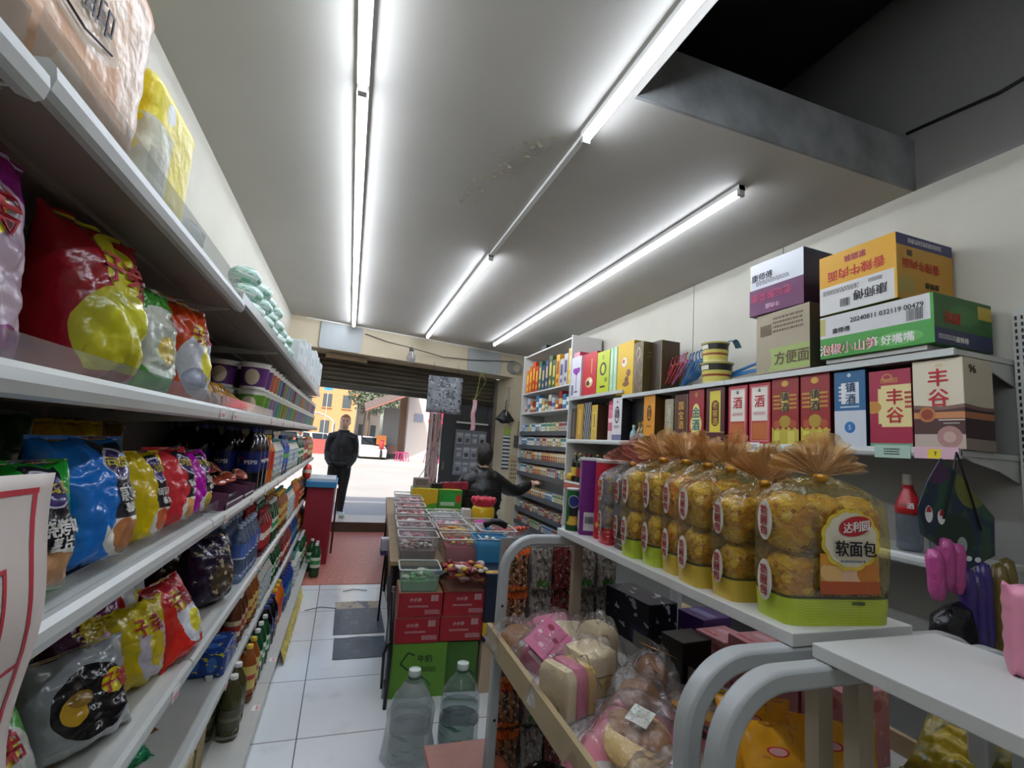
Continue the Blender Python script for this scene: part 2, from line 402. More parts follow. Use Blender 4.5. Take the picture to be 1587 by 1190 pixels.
# dark grey closed metal leaf at the right half of the doorway
leaf = mat('dark_metal_door', '#4c4e51', .35, .3)
o = MB().box(2.68, 3.60, .64, .69, .12, 2.24); o.box(2.68, 2.74, .62, .64, .12, 2.24); o.box(3.54, 3.60, .62, .64, .12, 2.24); o.xf(R_); o = o.build('door_1', leaf); struct(o)
b = MB().box(2.70, 2.73, .585, .62, 1.0, 1.14); b.xf(R_); b.build('door_handle', mat('rail_steel', '#8c8a84'), o)
# ------------------------------------------------------------------ tube lights
tubew = {-1: mat('tube_diffuser_one', '#e9f1ff', emit=TUBE * 1.2), 0: mat('tube_diffuser_two', '#e9f1ff', emit=TUBE), 2: mat('tube_diffuser_three', '#e9f1ff', emit=TUBE * .85)}; batt = mat('tube_batten', '#dcdcd8', .4); capm = mat('tube_cap', '#a8a8a4', .5)
def tube_light(x, y0, y1, label):
    t = thing('tube_light', label, 'light', (x, (y0 + y1) / 2, CEIL), 0, 'ceiling light tubes'); L = (y1 - y0) / 2
    b = MB().box(-.026, .026, -L, L, -.03, 0); b.build('batten', batt, t)
    b = MB().tube([(0, -L + .02, -.046), (0, L - .02, -.046)], .0155, 10); b.build('diffuser', tubew[math.floor(x)], t, smooth=False)
    for s in (-1, 1): MB().box(-.02, .02, s * L - .02 * (s > 0), s * L + .02 * (s < 0), -.064, 0).build('end_cap', capm, t)
w = 'long lit LED tube on the ceiling, '
tube_light(-.113, -.75, 2.15, w + 'left line, stretch nearest the camera')
tube_light(-.113, 2.15, 5.47, w + 'left line, middle stretch')
tube_light(-.113, 5.47, 7.22, w + 'left line, short stretch by the shopfront')
tube_light(.97, -.9, 2.06, w + 'middle line, stretch beside the open hatch')
tube_light(.97, 3.78, 7.3, w + 'middle line, stretch by the shopfront')
tube_light(2.01, 2.1, 7.2, w + 'right line, beyond the grey hatch edge')
o = MB().box(.955, .985, 2.06, 3.78, CEIL - .022, CEIL).build('cable_duct', batt); tag(o, 'unlit white cable duct joining two lit middle tubes', 'duct')

# ================================================================== left gondola shelving
shelfw = mat('shelf_white', '#bfbfb8', .4, var=.08, vscale=5); railm = mat('shelf_rail', '#c3c6c2', .28, var=.06, vscale=4); shelfu = mat('shelf_back', '#8f8a84', .6)
LXF, LXB = -.42, -.92
LZ = [1.95, 1.56, 1.175, .725, .36]
shelf_shade = mat('shelf_underside_shade', '#7d7067', .6, var=.1)  # taupe undersides, shade below each shelf put into the colour
guard = film('clear_guard', '#f4f6f6', .06, rough=.08, bump=0)
tagw = mat('price_card', '#e8e4dc', .6)
def rail_prof(x, z, s=1, h=.045):
    """price rail: a bulging front lip; s=+1 faces +x"""
    return [(x - s * .02, z), (x, z + .004), (x + s * .010, z - .006), (x + s * .013, z - h * .5), (x + s * .009, z - h + .006), (x, z - h), (x - s * .02, z - h + .006)]
def gondola(y0, y1, label, i):
    t = thing('gondola_shelf', label, 'shelf', (0, 0, 0), 0, 'white gondola shelves along left wall')
    b = MB().box(LXB - .025, LXB - .005, y0, y1, .02, 1.98); b.build('back_panel', shelfu, t)
    b = MB().box(LXB - .03, LXB + .012, y1 - .04, y1 - .001, 0, 2.03); b.build('upright', shelfw, t)
    for k, z in enumerate(LZ):
        zz = z + (.035 if k == 0 and i >= 2 else -.02 if k == 0 and i == 0 else 0)
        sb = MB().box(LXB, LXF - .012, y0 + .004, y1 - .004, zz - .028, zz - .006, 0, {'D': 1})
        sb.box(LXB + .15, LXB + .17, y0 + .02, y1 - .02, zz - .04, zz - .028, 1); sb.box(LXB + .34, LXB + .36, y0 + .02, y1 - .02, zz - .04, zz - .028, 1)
        so_ = sb.build('shelf', [shelfw, shelf_shade], t)
        r_ = MB()
        if k == 0 and i >= 2: r_.box(LXF - .02, LXF, y0 + .004, y1 - .004, zz - .034, zz)
        else: r_.prism(rail_prof(LXF, zz), y0 + .004, y1 - .004)
        r_.build('price_rail', railm, so_)
        for yy in (y0 + .012, y1 - .012): MB().prism([(LXB, zz - .1), (LXB, zz - .04), (LXF - .03, zz - .04), (LXF - .1, zz - .055), (LXB + .15, zz - .075)], yy - .003, yy + .003).build('bracket', shelfw, so_)
        if k in (1, 2) and i < 3 or k == 0 and i < 2:
            g = MB().box(LXF - .021, LXF - .018, y0 + .01, y1 - .01, zz - .004, zz + (.045 if k else .075)); g.build('clear_guard', guard, so_)
    b = MB().box(LXB, -.275, y0 + .002, y1 - .002, .085, .1); b.box(LXB, -.29, y0 + .002, y1 - .002, .0, .085); b.build('base_deck', shelfw, t)
    return t
LY = [-.46, .73, 1.92, 3.11, 4.3, 5.49, 6.75]
GL = ['the unit nearest the camera, with peach tissue packs on top', 'the unit with red and green crisp bags', 'the unit with stacked noodle cups starting',
      'the unit with big dark cola bottles', 'the unit second from the far end', 'the last unit beside the red bin']
for i in range(6): gondola(LY[i], LY[i + 1], 'white metal shelving at left, ' + GL[i], i)
# tags on rails
pinkp = mat('tag_pink', '#d98a98', .6); yelp = mat('tag_yellow', '#e6d23c', .6)
tagproto = MB().box(-.001, .001, -.028, .028, -.017, .017).build('price_tag', [tagw]); tag(tagproto, 'small price tag clipped to rail', 'price tag', 'price tags on left rails')
b_ = MB().box(.001, .0015, -.02, .02, -.012, .0); b_.build('print', pinkp, tagproto)
cnt = 0
for zi, ys in ((1, (1.82, 2.0, 2.9, 3.4, 4.0, 4.7, 5.4)), (2, (2.1, 2.6, 3.0, 3.5, 3.9, 4.4, 4.8, 5.3, 5.9)), (3, (1.75, 2.7, 3.2, 3.7, 4.2, 4.7, 5.2)), (4, (2.6, 3.3, 4.0, 4.7))):
    for y in ys: place(tagproto, (LXF + .0145, y, LZ[zi] - .022), 0, 'small pink and white price tag clipped on ' + ('second', 'third', 'fourth', 'fifth')[zi - 1] + ' left shelf rail, from the top', 'price tags on shelf rail ' + str(zi))
for y in (2.35, 2.85, 3.4): dup(tagproto, (-.3, y, .1015), (0, -PI / 2, 0), 'red framed price card lying on the white bottom deck', 'price cards on left bottom deck')
o = MB().grid(lambda u, v: (-.272 + .03 * v, 3.55 + 1.35 * u, .1 - .09 * v + .004 * math.sin(u * 40)), 24, 3).build('yellow_strip', mat('yellow_strip_print', '#d8cf2c', .4, var=.5, vscale=20, dark='#8c3a2a')); tag(o, 'yellow printed promotion strip along left base deck edge', 'strip')

# ================================================================== right wall shelving
RXF, RXB = 2.45, 2.885
RZ = [2.06, 1.62, 1.14, .62]
darkback = mat('right_back', '#8d8c88', .6)
def rshelf(y0, y1, label, ztop):
    t = thing('liquor_shelf', label, 'shelf', (0, 0, 0), 0, 'liquor shelving along right wall')
    b = MB().box(RXB - .006, RXB + .012, y0, y1, .05, 2.0); b.build('back_panel', darkback, t)
    for k, z in enumerate(RZ):
        zz = ztop if k == 0 else z; sb = MB().box(RXF + .012, RXB - .008, y0 + .003, y1 - .003, zz - .028, zz - .004); so_ = sb.build('shelf', shelfw, t)
        r_ = MB()
        if k == 0: r_.box(RXF - .004, RXF + .014, y0 + .003, y1 - .003, zz - .032, zz)
        else: r_.prism(rail_prof(RXF, zz, -1, .042), y0 + .003, y1 - .003)
        r_.build('price_rail', railm, so_)
        for yy in (y0 + .012, y1 - .012): MB().prism([(RXB - .01, zz - .13), (RXB - .01, zz - .03), (RXF + .04, zz - .03), (RXF + .1, zz - .05), (RXB - .16, zz - .08)], yy - .003, yy + .003).build('bracket', shelfw, so_)
    return t
rshelf(1.34, 2.7, 'white wall shelf at right carrying carton stacks', 2.06)
rshelf(2.7, 4.05, 'white wall shelf with plastic hangers and noodle tubs on top', 2.06)
rshelf(4.05, 5.24, 'white wall shelf beside the cigarette rack, gift boxes on top', 2.115)
# slotted uprights
def slotted(y, label):
    t = thing('slotted_upright', label, 'upright', (RXB - .02, y, 0)); b = MB().box(-.012, .012, -.025, .025, 0, 2.3); b.build('post', shelfw, t)
    s_ = MB()
    for k in range(70):
        for dy_ in (-.011, .011): s_.box(-.0135, -.012, dy_ - .004, dy_ + .004, .1 + k * .031, .118 + k * .031)
    s_.build('slots', blk, t)
slotted(1.31, 'white slotted steel upright ending the right wall shelves')
slotted(2.72, 'white slotted steel upright behind the hangers and cartons')
o = MB().box(RXB - .005, RXB + .013, .1, 1.28, .05, 2.04).build('back_board', mat('back_board_grey', '#77767a', .6)); tag(o, 'bare grey back panel beyond end of right wall shelves', 'panel')
b = MB().box(2.5, 2.88, .25, 1.28, 1.05, 1.075).box(2.49, 2.5, .25, 1.28, 1.03, 1.08); tag(b.build('low_shelf', shelfw), 'empty white low shelf at far right behind hanging snacks', 'shelf')
# ================================================================== bread racks in the foreground
arch = mat('rack_grey_tube', '#a9adad', .35); board = mat('rack_board', '#c9cac8', .4); lipm = mat('tray_lip_beige', '#a8956f', .55, var=.1)
def rack(y0, y1, label):
    t = thing('display_rack', label, 'rack', (0, 0, 0), 0, 'grey tube display racks')
    b = MB().box(.795, 1.11, y0, y1, 1.176, 1.2); b.build('top_board', board, t, bevel=.002)
    for y in (y0 + .018, y1 - .018):
        pts = [(.575, y, .0), (.58, y, .6), (.585, y, 1.04)]
        for i in range(1, 15): a = PI - i / 14 * PI / 2; pts.append((.585 + .12 + .12 * math.cos(a), y, 1.04 + .118 * math.sin(a)))
        pts += [(.8, y, 1.158), (1.12, y, 1.158)]
        for i in range(1, 15): a = PI / 2 - i / 14 * PI / 2; pts.append((1.215 + .12 * math.cos(a), y, 1.04 + .118 * math.sin(a)))
        pts += [(1.34, y, .6), (1.345, y, 0)]
        MB().tube(pts, 1, sq=(.034, .036)).build('arch_leg', arch, t, smooth=True, auto=.6, bevel=.006)
        MB().box(.86, .895, y - .014, y + .014, .0, 1.14).build('centre_post', mat('rack_post', '#9c8f7c', .5), t)
    b = MB().box(.555, 1.365, y0 + .04, y1 - .04, .80, .815); b.build('tray', board, t)
    b = MB().box(.54, .556, y0 + .0, y1 - .0, .79, .862); b.build('tray_lip', lipm, t); b = MB().box(1.364, 1.38, y0, y1, .79, .862); b.build('tray_lip', lipm, t)
    b = MB().box(.555, 1.365, y0 + .04, y1 - .04, .36, .375); b.build('tray', board, t)
    b = MB()
    for y in (y0 + .018, y1 - .018):
        for z in (.95,): b.lathe([(.006, 0), (.006, .002)], 8, (0, 0, 0))
    b = MB()
    for z in (.93, .55):
        i = len(b.v); b.lathe([(.005, 0), (.005, .002)], 8); b.xf(Matrix.Translation((.582, y1 - .036, z)) @ Matrix.Rotation(PI / 2, 4, 'X'), i)
    b.build('bolt', blk, t)
rack(.70, 1.745, 'grey tubular rack with bread bags standing on its white top')
rack(-.40, .662, 'grey tubular rack nearest the camera with bare white top')
# ================================================================== goods: builders
white = mat('white_print', '#eceae4', .5); black = mat('black_print', '#17161a', .5); redp = mat('red_print', '#b3202a', .45); goldp = mat('gold_print', '#c79a3a', .4); yellowp = mat('yellow_print', '#e8cf2a', .45)
bluep = mat('blue_print', '#2a4a9a', .45); purplep = mat('purple_print', '#6a2a86', .45); greenp = mat('green_print', '#2f8a35', .45); kraftp = mat('kraft_print', '#5c4a33', .6)

def crisp_bag(name, label, cat, w, h, t, m, texts=(), seed=1, group=None, sealm=None, peak=.30, nw=1.0):
    """standing pillow bag, front to local -y; texts: (string,u,v,size,mat,rot,vert)"""
    pk = math.log(.5) / math.log(peak)
    def surf(u, v, sg, off=0):
        a = abs(2 * u - 1); q = abs(2 * v ** pk - 1)
        bu = max(0, 1 - a ** 2.8) ** .6 * max(0, 1 - q ** 2.2) ** .62
        x = (u - .5) * w * (1 - .14 * max(0, 1 - q ** 2))
        e = math.exp(-((1 - v) / .2) ** 2) + .7 * math.exp(-(v / .13) ** 2)
        wr = nw * .007 * e * math.sin(u * 26 + seed * 1.7 + 3 * v) * (1 - a ** 6)
        p = Vector((u * 3 + seed * 7.1, v * 3.4, sg * 2.0)); nz = mnoise.noise(p) * .10 + mnoise.noise(p * 2.3) * .04
        cr = nw * max(0, 1 - a ** 3) * min(1, bu * 2) * (.016 * (abs(mnoise.noise(Vector((u * 3 + v * 2 + seed, v * 4.5 - u, seed * 3.3)))) - .25) + .010 * (abs(mnoise.noise(Vector((u * 8 + seed, v * 5, seed * 2.3 + sg)))) - .25) + .005 * (abs(mnoise.noise(Vector((u * 17 - v * 9, v * 13 + seed, sg)))) - .25))
        y = sg * (t / 2 * bu * (1 + nz) + cr) + wr + off * sg
        return (x, y, h * (.03 + .94 * v) - .004 * e * math.cos(u * 17 + seed))
    b = MB()
    b.grid(lambda u, v: surf(u, v, -1), 40, 50); b.grid(lambda u, v: surf(1 - u, v, 1), 24, 50)
    root = b.build(name, m, smooth=True); tag(root, label, cat, group)
    for z0, z1, v in ((h * .968, h * 1.0, 1.0), (0, h * .034, 0.0)):
        s_ = MB().grid(lambda u, vv: ((u - .5) * w * (1.0), surf(u, v, -1)[1] + .0012 * math.sin(u * 120), z0 + (z1 - z0) * vv), 30, 2)
        s_.build('crimped_seal', sealm or m, root, solid=.001)
    by = {}
    for q in texts:
        s, u, v, size, tm = q[:5]; by.setdefault(tm.name, (MB(), tm)); vert = len(q) > 6 and q[6]
        def fn(x, y, u=u, v=v):
            uu = min(.97, max(.03, u + x / w)); return surf(uu, min(.97, max(.03, v + y / h)), -1, .0045)
        write(by[tm.name][0], s, fn, size, 0, None, q[5] if len(q) > 5 else 0, vert)
    for mb, tm in by.values(): mb.build('lettering', tm, root, fixn=False)
    return root

def carton(name, label, cat, w, d, h, mats, texts=(), group=None, bevel=.003):
    """box with printed faces; base centre at origin, front to local -y. mats: dict of faces + 'x' default; texts: (face,string,u,v,size,mat,rot,vert)"""
    keys = list(mats); slots = [mats[k] for k in keys]; ms = {k: i for i, k in enumerate(keys) if k != 'x'}
    b = MB().box(-w / 2, w / 2, -d / 2, d / 2, 0, h, keys.index('x'), ms)
    root = b.build(name, slots, bevel=bevel); tag(root, label, cat, group)
    by = {}; e = .0012
    F = {'F': lambda u, v: lambda x, y: ((u - .5) * w + x, -d / 2 - e, v * h + y), 'R': lambda u, v: lambda x, y: (w / 2 + e, (u - .5) * d + x, v * h + y),
         'L': lambda u, v: lambda x, y: (-w / 2 - e, (.5 - u) * d - x, v * h + y), 'T': lambda u, v: lambda x, y: ((u - .5) * w + x, (v - .5) * d + y, h + e)}
    for q in texts:
        face, s, u, v, size, tm = q[:6]; rot = q[6] if len(q) > 6 else 0; by.setdefault(tm.name, (MB(), tm)); mb = by[tm.name][0]; fn = F[face](u, v)
        if s == '#bar': barcode(mb, fn, size, size * .8, 0, int(u * 99))
        elif s == '#lines': lines(mb, fn, size, size * (rot or .5), 4, 0, int(v * 99) + 3)
        else: write(mb, s, fn, size, 0, None, rot, len(q) > 7 and q[7])
    for mb, tm in by.values(): mb.build('lettering', tm, root, fixn=False)
    return root

def bottle(name, label, cat, r, h, bm_, lm, cm, lz=(.32, .62), group=None, wavy=0, text=None, tm=None, capr=.36, n=16, neck=.8):
    root = thing(name, label, cat, group=group)
    pr = [(r * .75, 0), (r * .97, .008), (r, .03)]
    zs = [.12, .2, .3, .42, .55, .62]
    for k, z in enumerate(zs): pr.append((r * (1 - (wavy if k % 2 == 0 else 0)), z * h))
    pr += [(r * .96, h * .68), (r * .8, h * .76), (r * .5, h * neck + h * .05), (r * .34, h * .9), (r * .31, h * .94), (r * .31, h * .955)]
    MB().lathe(pr, n).build('body', bm_, root, smooth=True)
    MB().lathe([(r * 1.015, h * lz[0]), (r * 1.015, h * (lz[0] * .5 + lz[1] * .5)), (r * 1.015, h * lz[1])], n, caps=False).build('label', lm, root, smooth=True)
    MB().lathe([(r * capr, h * .935), (r * capr, h * .99), (r * capr * .9, h)], 12).build('cap', cm, root, smooth=False)
    if text:
        b = MB(); zc = h * (lz[0] + lz[1]) / 2
        write(b, text, lambda x, y: (r * 1.03 * math.sin(y / r), -r * 1.03 * math.cos(y / r), zc - x) if False else (r * 1.03 * math.sin(x / r), -r * 1.03 * math.cos(x / r), zc + y), r * .5); b.build('lettering', tm, root, fixn=False)
    return root

# ================================================================== left shelves
FX = PI / 2
# ---- top shelf
tis = pm('tissue_print', '#e2b48f', [('e', .5, .52, .3, .26, '#ecd5bd'), ('n', 3.0, .56, '#e9c9aa'), ('r', .0, .13, .40, .62, '#3f9a6c'), ('r', .78, .98, .15, .85, '#e8cdb4')], .3, bump=.5, bscale=14)
def tissue_pack(loc, label, w, h, t, seed, m):
    b = MB()
    def sf(u, v):
        a = u * 2 * PI; ca, sa = math.cos(a), math.sin(a); k = .22; x = math.copysign(abs(ca) ** k, ca) * w / 2; y = math.copysign(abs(sa) ** k, sa) * t / 2
        q = min(1, (min(v, 1 - v) / .10)); q = .55 + .45 * math.sqrt(q); dz = .006 * math.sin(6 * a + v * 9 + seed)
        return (x * (.97 + .03 * q) + .008 * w * math.sin(v * 30), y * q, h * v + dz * (1 - q))
    b.grid(sf, 48, 24, wrap=True); i = len(b.v)
    b.uv = [[((b.v[k][0] / w + .5), b.v[k][2] / h) for k in f] for f in b.f]
    b.f.append(tuple(range(0, 48))[::-1]); b.m.append(0); b.uv.append([(0, 0)] * 48); b.f.append(tuple(range(24 * 48, 25 * 48))); b.m.append(0); b.uv.append([(0, 0)] * 48)
    return b.build('tissue_pack', m, smooth=True, auto=.9)
o = tissue_pack(None, '', .50, .34, .22, 1, tis); tag(o, 'large peach coloured tissue bundle on the top left shelf', 'tissue pack'); o.location = (-.55, .81, 1.962); o.rotation_euler = (0, 0, FX)
b = MB(); write(b, '心相印', lambda x, y: (x - .0, -.1145, .16 + y), .055, 0, None, 0.0); b.build('lettering', mat('dark_script', '#3a3640', .5), o, fixn=False)
b = MB().lathe([(.0, 0), (.02, .0008), (.0, .0016)], 14); b.xf(Matrix.Translation((-.115, -.1135, .16)) @ Matrix.Rotation(PI / 2, 4, 'X')); b.build('logo_mark', mat('logo_rose', '#d8767a', .5), o)
b = MB().tube([(-.15, -.114, .13), (-.08, -.115, .108), (.01, -.115, .105), (.09, -.114, .125)], .002, 5); b.build('logo_swoosh', mat('dark_script', '#3a3640'), o)
ytis = pm('yellow_tissue_print', '#e3d21c', [('r', 0.0, .42, .12, .62, '#cfcfb4'), ('r', .05, .36, .2, .4, '#a8a890'), ('e', .3, .78, .09, .08, '#dde0d8')], .35, bump=.3)
o = tissue_pack(None, '', .26, .29, .2, 4, ytis); tag(o, 'yellow tissue bundle behind the peach pack on top left shelf', 'tissue pack'); o.location = (-.56, 1.27, 1.962); o.rotation_euler = (0, 0, FX)
clear = film('clear_wrap', '#eef2f4', .14, '#dfe6ea', rough=.1, bump=.8, bscale=40)
o = MB().ell((0, 0, .055), (.07, .09, .055), 14, 8, fn=lambda p: p * (1 + .22 * mnoise.noise(p * 40))).build('plastic_wrap', clear, smooth=True); o.location = (-.52, 1.52, 1.962); tag(o, 'crumpled clear plastic wrap beside yellow pack on top shelf', 'wrap')
# far: pale green rolls, white boxes
roll = pm('roll_print', '#b9d6cb', [('d', .6, 0, .3, .22, '#e8efe8'), ('n', 9, .55, '#7fb39a')], .4, bump=.3)
rp = MB().ell((0, 0, .05), (.075, .10, .05), 14, 8, fn=lambda p: Vector((p.x, p.y, p.z)) * (1 + .12 * mnoise.noise(p * 25))); rp = rp.build('wipe_pack', roll, smooth=True); tag(rp, 'x', 'pack')
tz = 1.985
for k, y in enumerate((2.5, 2.74, 2.98, 3.22, 3.46, 3.7)):
    for j in range(3 if k < 4 else 2): place(rp, (-.52 - .02 * j + .01 * (k % 2), y + .03 * j, tz + .09 * j), (0, 0, .2 * ((k + j) % 3 - 1)), 'pale green white plastic packet in the row heaped on top left shelf', 'pale green packets on top left shelf')
wb = pm('pale_box', '#d9dfe0', [('r', .2, .8, .55, .8, '#b9c4c6'), ('r', .1, .9, .1, .25, '#c7b9b9')], .5)
for k, (y, h) in enumerate(((4.1, .2), (4.45, .27), (4.8, .31), (5.2, .3), (5.6, .37), (6.0, .36), (6.4, .36))):
    o = carton('white_carton', 'pale white carton on far top left shelf', 'carton', .27, .3, h, {'x': wb}, (), 'pale cartons on far top left shelf'); o.location = (-.58, y, tz); o.rotation_euler = (0, 0, FX + .05 * (k % 3 - 1))

# ---- second shelf: crisp bags and noodle cups
zb = LZ[1] - .005
ZD = '子弟'
mp = pm('bag_purple', '#8f1280', [('e', .55, .42, .48, .44, '#c9b3c4'), ('e', .42, .2, .2, .16, '#c7b23a'), ('r', 0, 1, 0, .1, '#8a1f78'), ('e', .40, .66, .22, .16, '#f0e02a'), ('w', .13, .03, 9, 1, '#7a1a6c')], .22, bump=.25)
o = crisp_bag('crisp_bag', 'purple and pale pink crisp bag with yellow oval nearest on second shelf', 'snack bag', .26, .34, .13, mp, [(ZD, .40, .66, .085, redp)], 3); o.location = (-.535, .83, zb); o.rotation_euler = (-.1, 0, FX - .12)
mdr = mat('bag_dark_red', '#6a1420', .25, bump=.2)
for k, (x, y, rz) in enumerate(((-.70, 1.04, -.3), (-.78, 1.2, -.1))):
    o = crisp_bag('crisp_bag', ('dark red crisp bag behind the purple bag, second shelf', 'dark red crisp bag at the back of second shelf')[k], 'snack bag', .22, .33, .14, mdr, (), 5 + k); o.location = (x, y, zb); o.rotation_euler = (-.1, 0, FX + rz)
mrg = pm('bag_red_pear', '#96121e', [('e', .5, .30, .42, .33, '#b8b524'), ('e', .55, .78, .22, .2, '#cfc82c'), ('e', .4, .18, .25, .1, '#a8a21c'), ('r', 0, 1, 0, .07, '#9c1a24')], .2, bump=.25)
o = crisp_bag('crisp_bag', 'dark red standing crisp bag with big yellow-green pear shape', 'snack bag', .25, .335, .21, mrg, [(ZD, .56, .75, .07, redp)], 8, peak=.24); o.location = (-.545, 1.19, zb); o.rotation_euler = (-.03, 0, FX - .28)
mrg2 = pm('bag_red_pear_deep', '#7c1a3a', [('e', .5, .6, .3, .3, '#d6cf2c')], .22, bump=.2)
o = crisp_bag('crisp_bag', 'red crisp bag with yellow disc half hidden behind pear bag', 'snack bag', .22, .31, .12, mrg2, (), 9); o.location = (-.63, 1.37, zb); o.rotation_euler = (-.05, 0, FX - .2)
mgw = pm('bag_green_white', '#3f8a2a', [('e', .5, .46, .45, .36, '#b9c2b2'), ('e', .5, .4, .2, .13, '#c9b25c'), ('e', .45, .72, .2, .1, '#d8dccc'), ('r', 0, 1, 0, .14, '#2f9a2a')], .18, bump=.35)
o = crisp_bag('crisp_bag', 'green and silvery white crisp bag between red and orange bags', 'snack bag', .24, .29, .16, mgw, (), 12); o.location = (-.53, 1.44, zb); o.rotation_euler = (-.06, 0, FX - .15)
mor = pm('bag_orange', '#c8420e', [('e', .52, .36, .42, .33, '#c3c6cc'), ('e', .55, .7, .2, .12, '#e8d02c'), ('e', .6, .4, .14, .2, '#d9cf4a'), ('e', .38, .22, .22, .12, '#8f93a0')], .2, bump=.25)
o = crisp_bag('crisp_bag', 'orange standing crisp bag with silver oval, end of bag row', 'snack bag', .25, .315, .18, mor, [(ZD, .55, .7, .06, redp)], 15, peak=.25); o.location = (-.535, 1.73, zb); o.rotation_euler = (-.02, 0, FX - .25)
mgo = pm('bag_brown_gold', '#4a2a1c', [('e', .5, .5, .35, .3, '#c9933a'), ('n', 6, .6, '#7a1f1c'), ('e', .5, .3, .3, .15, '#d9a860')], .2, bump=.4)
for k, (y, x, lx) in enumerate(((2.06, -.6, -.5), (2.22, -.56, -.75), (2.42, -.55, -.9), (2.6, -.53, -1.0))):
    o = crisp_bag('crisp_bag', ('brown and gold crisp bag leaning beside orange bag', 'brown gold crisp bag second of the leaning row', 'brown gold crisp bag third of the leaning row', 'brown gold crisp bag leaning flat against noodle cups')[k], 'snack bag', .2, .26, .09, mgo, (), 20 + k, 'leaning brown crisp bags'); o.location = (x, y, zb + .01); o.rotation_euler = (lx, 0, FX - .5)
# noodle cups
def cup(name, label, col, lidc, r=.062, h=.115, group=None):
    m = pm('cup_' + col, col, [('r', .0, 1, .82, 1, '#e4e0d6'), ('e', .25, .45, .09, .3, '#d8c9a8'), ('e', .75, .45, .09, .3, '#d8c9a8'), ('r', 0, 1, 0, .1, '#e0ddd2')], .35)
    root = thing(name, label, 'noodle cup', group=group)
    b = MB(); b.grid(lambda u, v: ((r * (.78 + .2 * v)) * math.cos(u * 2 * PI), (r * (.78 + .2 * v)) * math.sin(u * 2 * PI), h * v), 20, 3, wrap=True); b.face(tuple(range(20))[::-1])
    b.build('cup_body', m, root, smooth=True, auto=.8)
    MB().lathe([(r * 1.0, h * .965), (r * 1.05, h * .975), (r * 1.05, h * 1.0), (r * .3, h * 1.005)], 20).build('lid', mat('lid_' + lidc, lidc, .3), root, smooth=False)
    return root
cups = {c: cup('noodle_cup', 'x', c, '#d6d3ca') for c in ('#5a2a6a', '#5f8f2c', '#a85a3a', '#6d7f3a', '#7d6a8a', '#3f7d7a', '#8a5a4a')}
up = ['#5a2a6a', '#a85a3a', '#6d7f3a', '#7d6a8a', '#7d6a8a', '#3f7d7a', '#3f7d7a', '#8a5a4a']; lo = ['#5f8f2c', '#7d6a8a', '#8a5a4a', '#5f8f2c', '#7d6a8a', '#7d6a8a', '#3f7d7a', '#3f7d7a']
cname = {'#5a2a6a': 'deep purple', '#5f8f2c': 'bright green', '#a85a3a': 'rust orange', '#6d7f3a': 'olive green', '#7d6a8a': 'mauve', '#3f7d7a': 'teal', '#8a5a4a': 'brown'}
big = 1.2
for k in range(27):
    y = 2.86 + k * .142
    for j, seq in ((0, lo), (1, up)):
        c = seq[min(k // 2, 7) if k < 4 else (k * 5 // 3) % 8] if k else seq[0]
        for i, x in enumerate((-.515, -.67, -.82) if k < 2 else (-.515,)):
            place(cups[c], (x, y, zb + j * .143), (0, 0, rnd.uniform(-.3, .3)), cname[c] + ' instant noodle cup in the ' + ('lower' if j == 0 else 'upper') + ' tier on second left shelf', 'noodle cups of one colour, ' + cname[c] + ' ' + ('lower' if j == 0 else 'upper'), big)

# ---- third shelf
zb = LZ[2] - .005
KB = '可比克'
def kb(col, deep, food, name):
    return pm(name, col, [('e', .66, .26, .30, .22, '#e6e3da'), ('e', .70, .2, .22, .13, food), ('e', .60, .27, .12, .09, food), ('r', .48, .84, .36, .97, '#20222c'), ('e', .43, .62, .10, .34, col), ('e', .89, .62, .10, .34, col), ('e', .66, .8, .17, .14, '#d8d4e4'), ('e', .66, .8, .15, .125, '#3a2c70'), ('r', 0, 1, 0, .06, deep)], .16, bump=.3)
kd = [(KB, .66, .82, .026, yellowp), ('番茄味', .66, .55, .023, white), ('薯片', .66, .44, .02, white)]
def kbag(label, m, x, y, w, h, t, seed, rz, lx=-.08, texts=kd, peak=.33):
    o = crisp_bag('crisp_bag', label, 'snack bag', w, h, t, m, texts, seed, peak=peak); o.location = (x, y, zb); o.rotation_euler = (lx, 0, FX + rz); return o
kbag('green crisp bag with dark flavour panel beside white poster', kb('#22a034', '#177a24', '#b98a60', 'bag_kb_green'), -.53, 1.05, .25, .245, .16, 31, -.28, texts=[(KB, .66, .82, .026, yellowp), ('烧烤味', .66, .52, .032, white), ('薯片', .66, .40, .028, white)])
kbag('big blue crisp bag with purple round badge, third shelf', kb('#1478d8', '#0e5cb0', '#b5764a', 'bag_kb_blue'), -.545, 1.31, .25, .285, .21, 33, -.28, texts=[(KB, .66, .81, .028, yellowp), ('原味', .66, .55, .036, white), ('薯片', .66, .44, .024, white)], peak=.28)
kbag('yellow crisp bag with dark badge right of blue bag', kb('#e2c40c', '#c8a808', '#c9643a', 'bag_kb_yellow'), -.525, 1.57, .2, .245, .14, 35, -.2)
kbag('coral red crisp bag between yellow and magenta bags', kb('#d8303c', '#b82430', '#d99a5a', 'bag_kb_red'), -.525, 1.78, .22, .25, .17, 37, -.22)
kbag('magenta crisp bag at the end of third shelf row', kb('#c010b0', '#9a0c90', '#c9b04a', 'bag_kb_magenta'), -.525, 1.99, .22, .235, .16, 39, -.22)
gold = mat('bag_gold', '#c4a40c', .22, bump=.3); dgold = mat('bag_olive_gold', '#6a5a18', .25, bump=.3); dgreen = mat('bag_deep_green', '#1c4a1e', .3, bump=.3)
o = crisp_bag('crisp_bag', 'golden yellow crisp bag lying on top behind blue bag', 'snack bag', .24, .3, .1, gold, (), 41); o.location = (-.68, 1.62, zb + .02); o.rotation_euler = (-.2, 0, FX - .3)
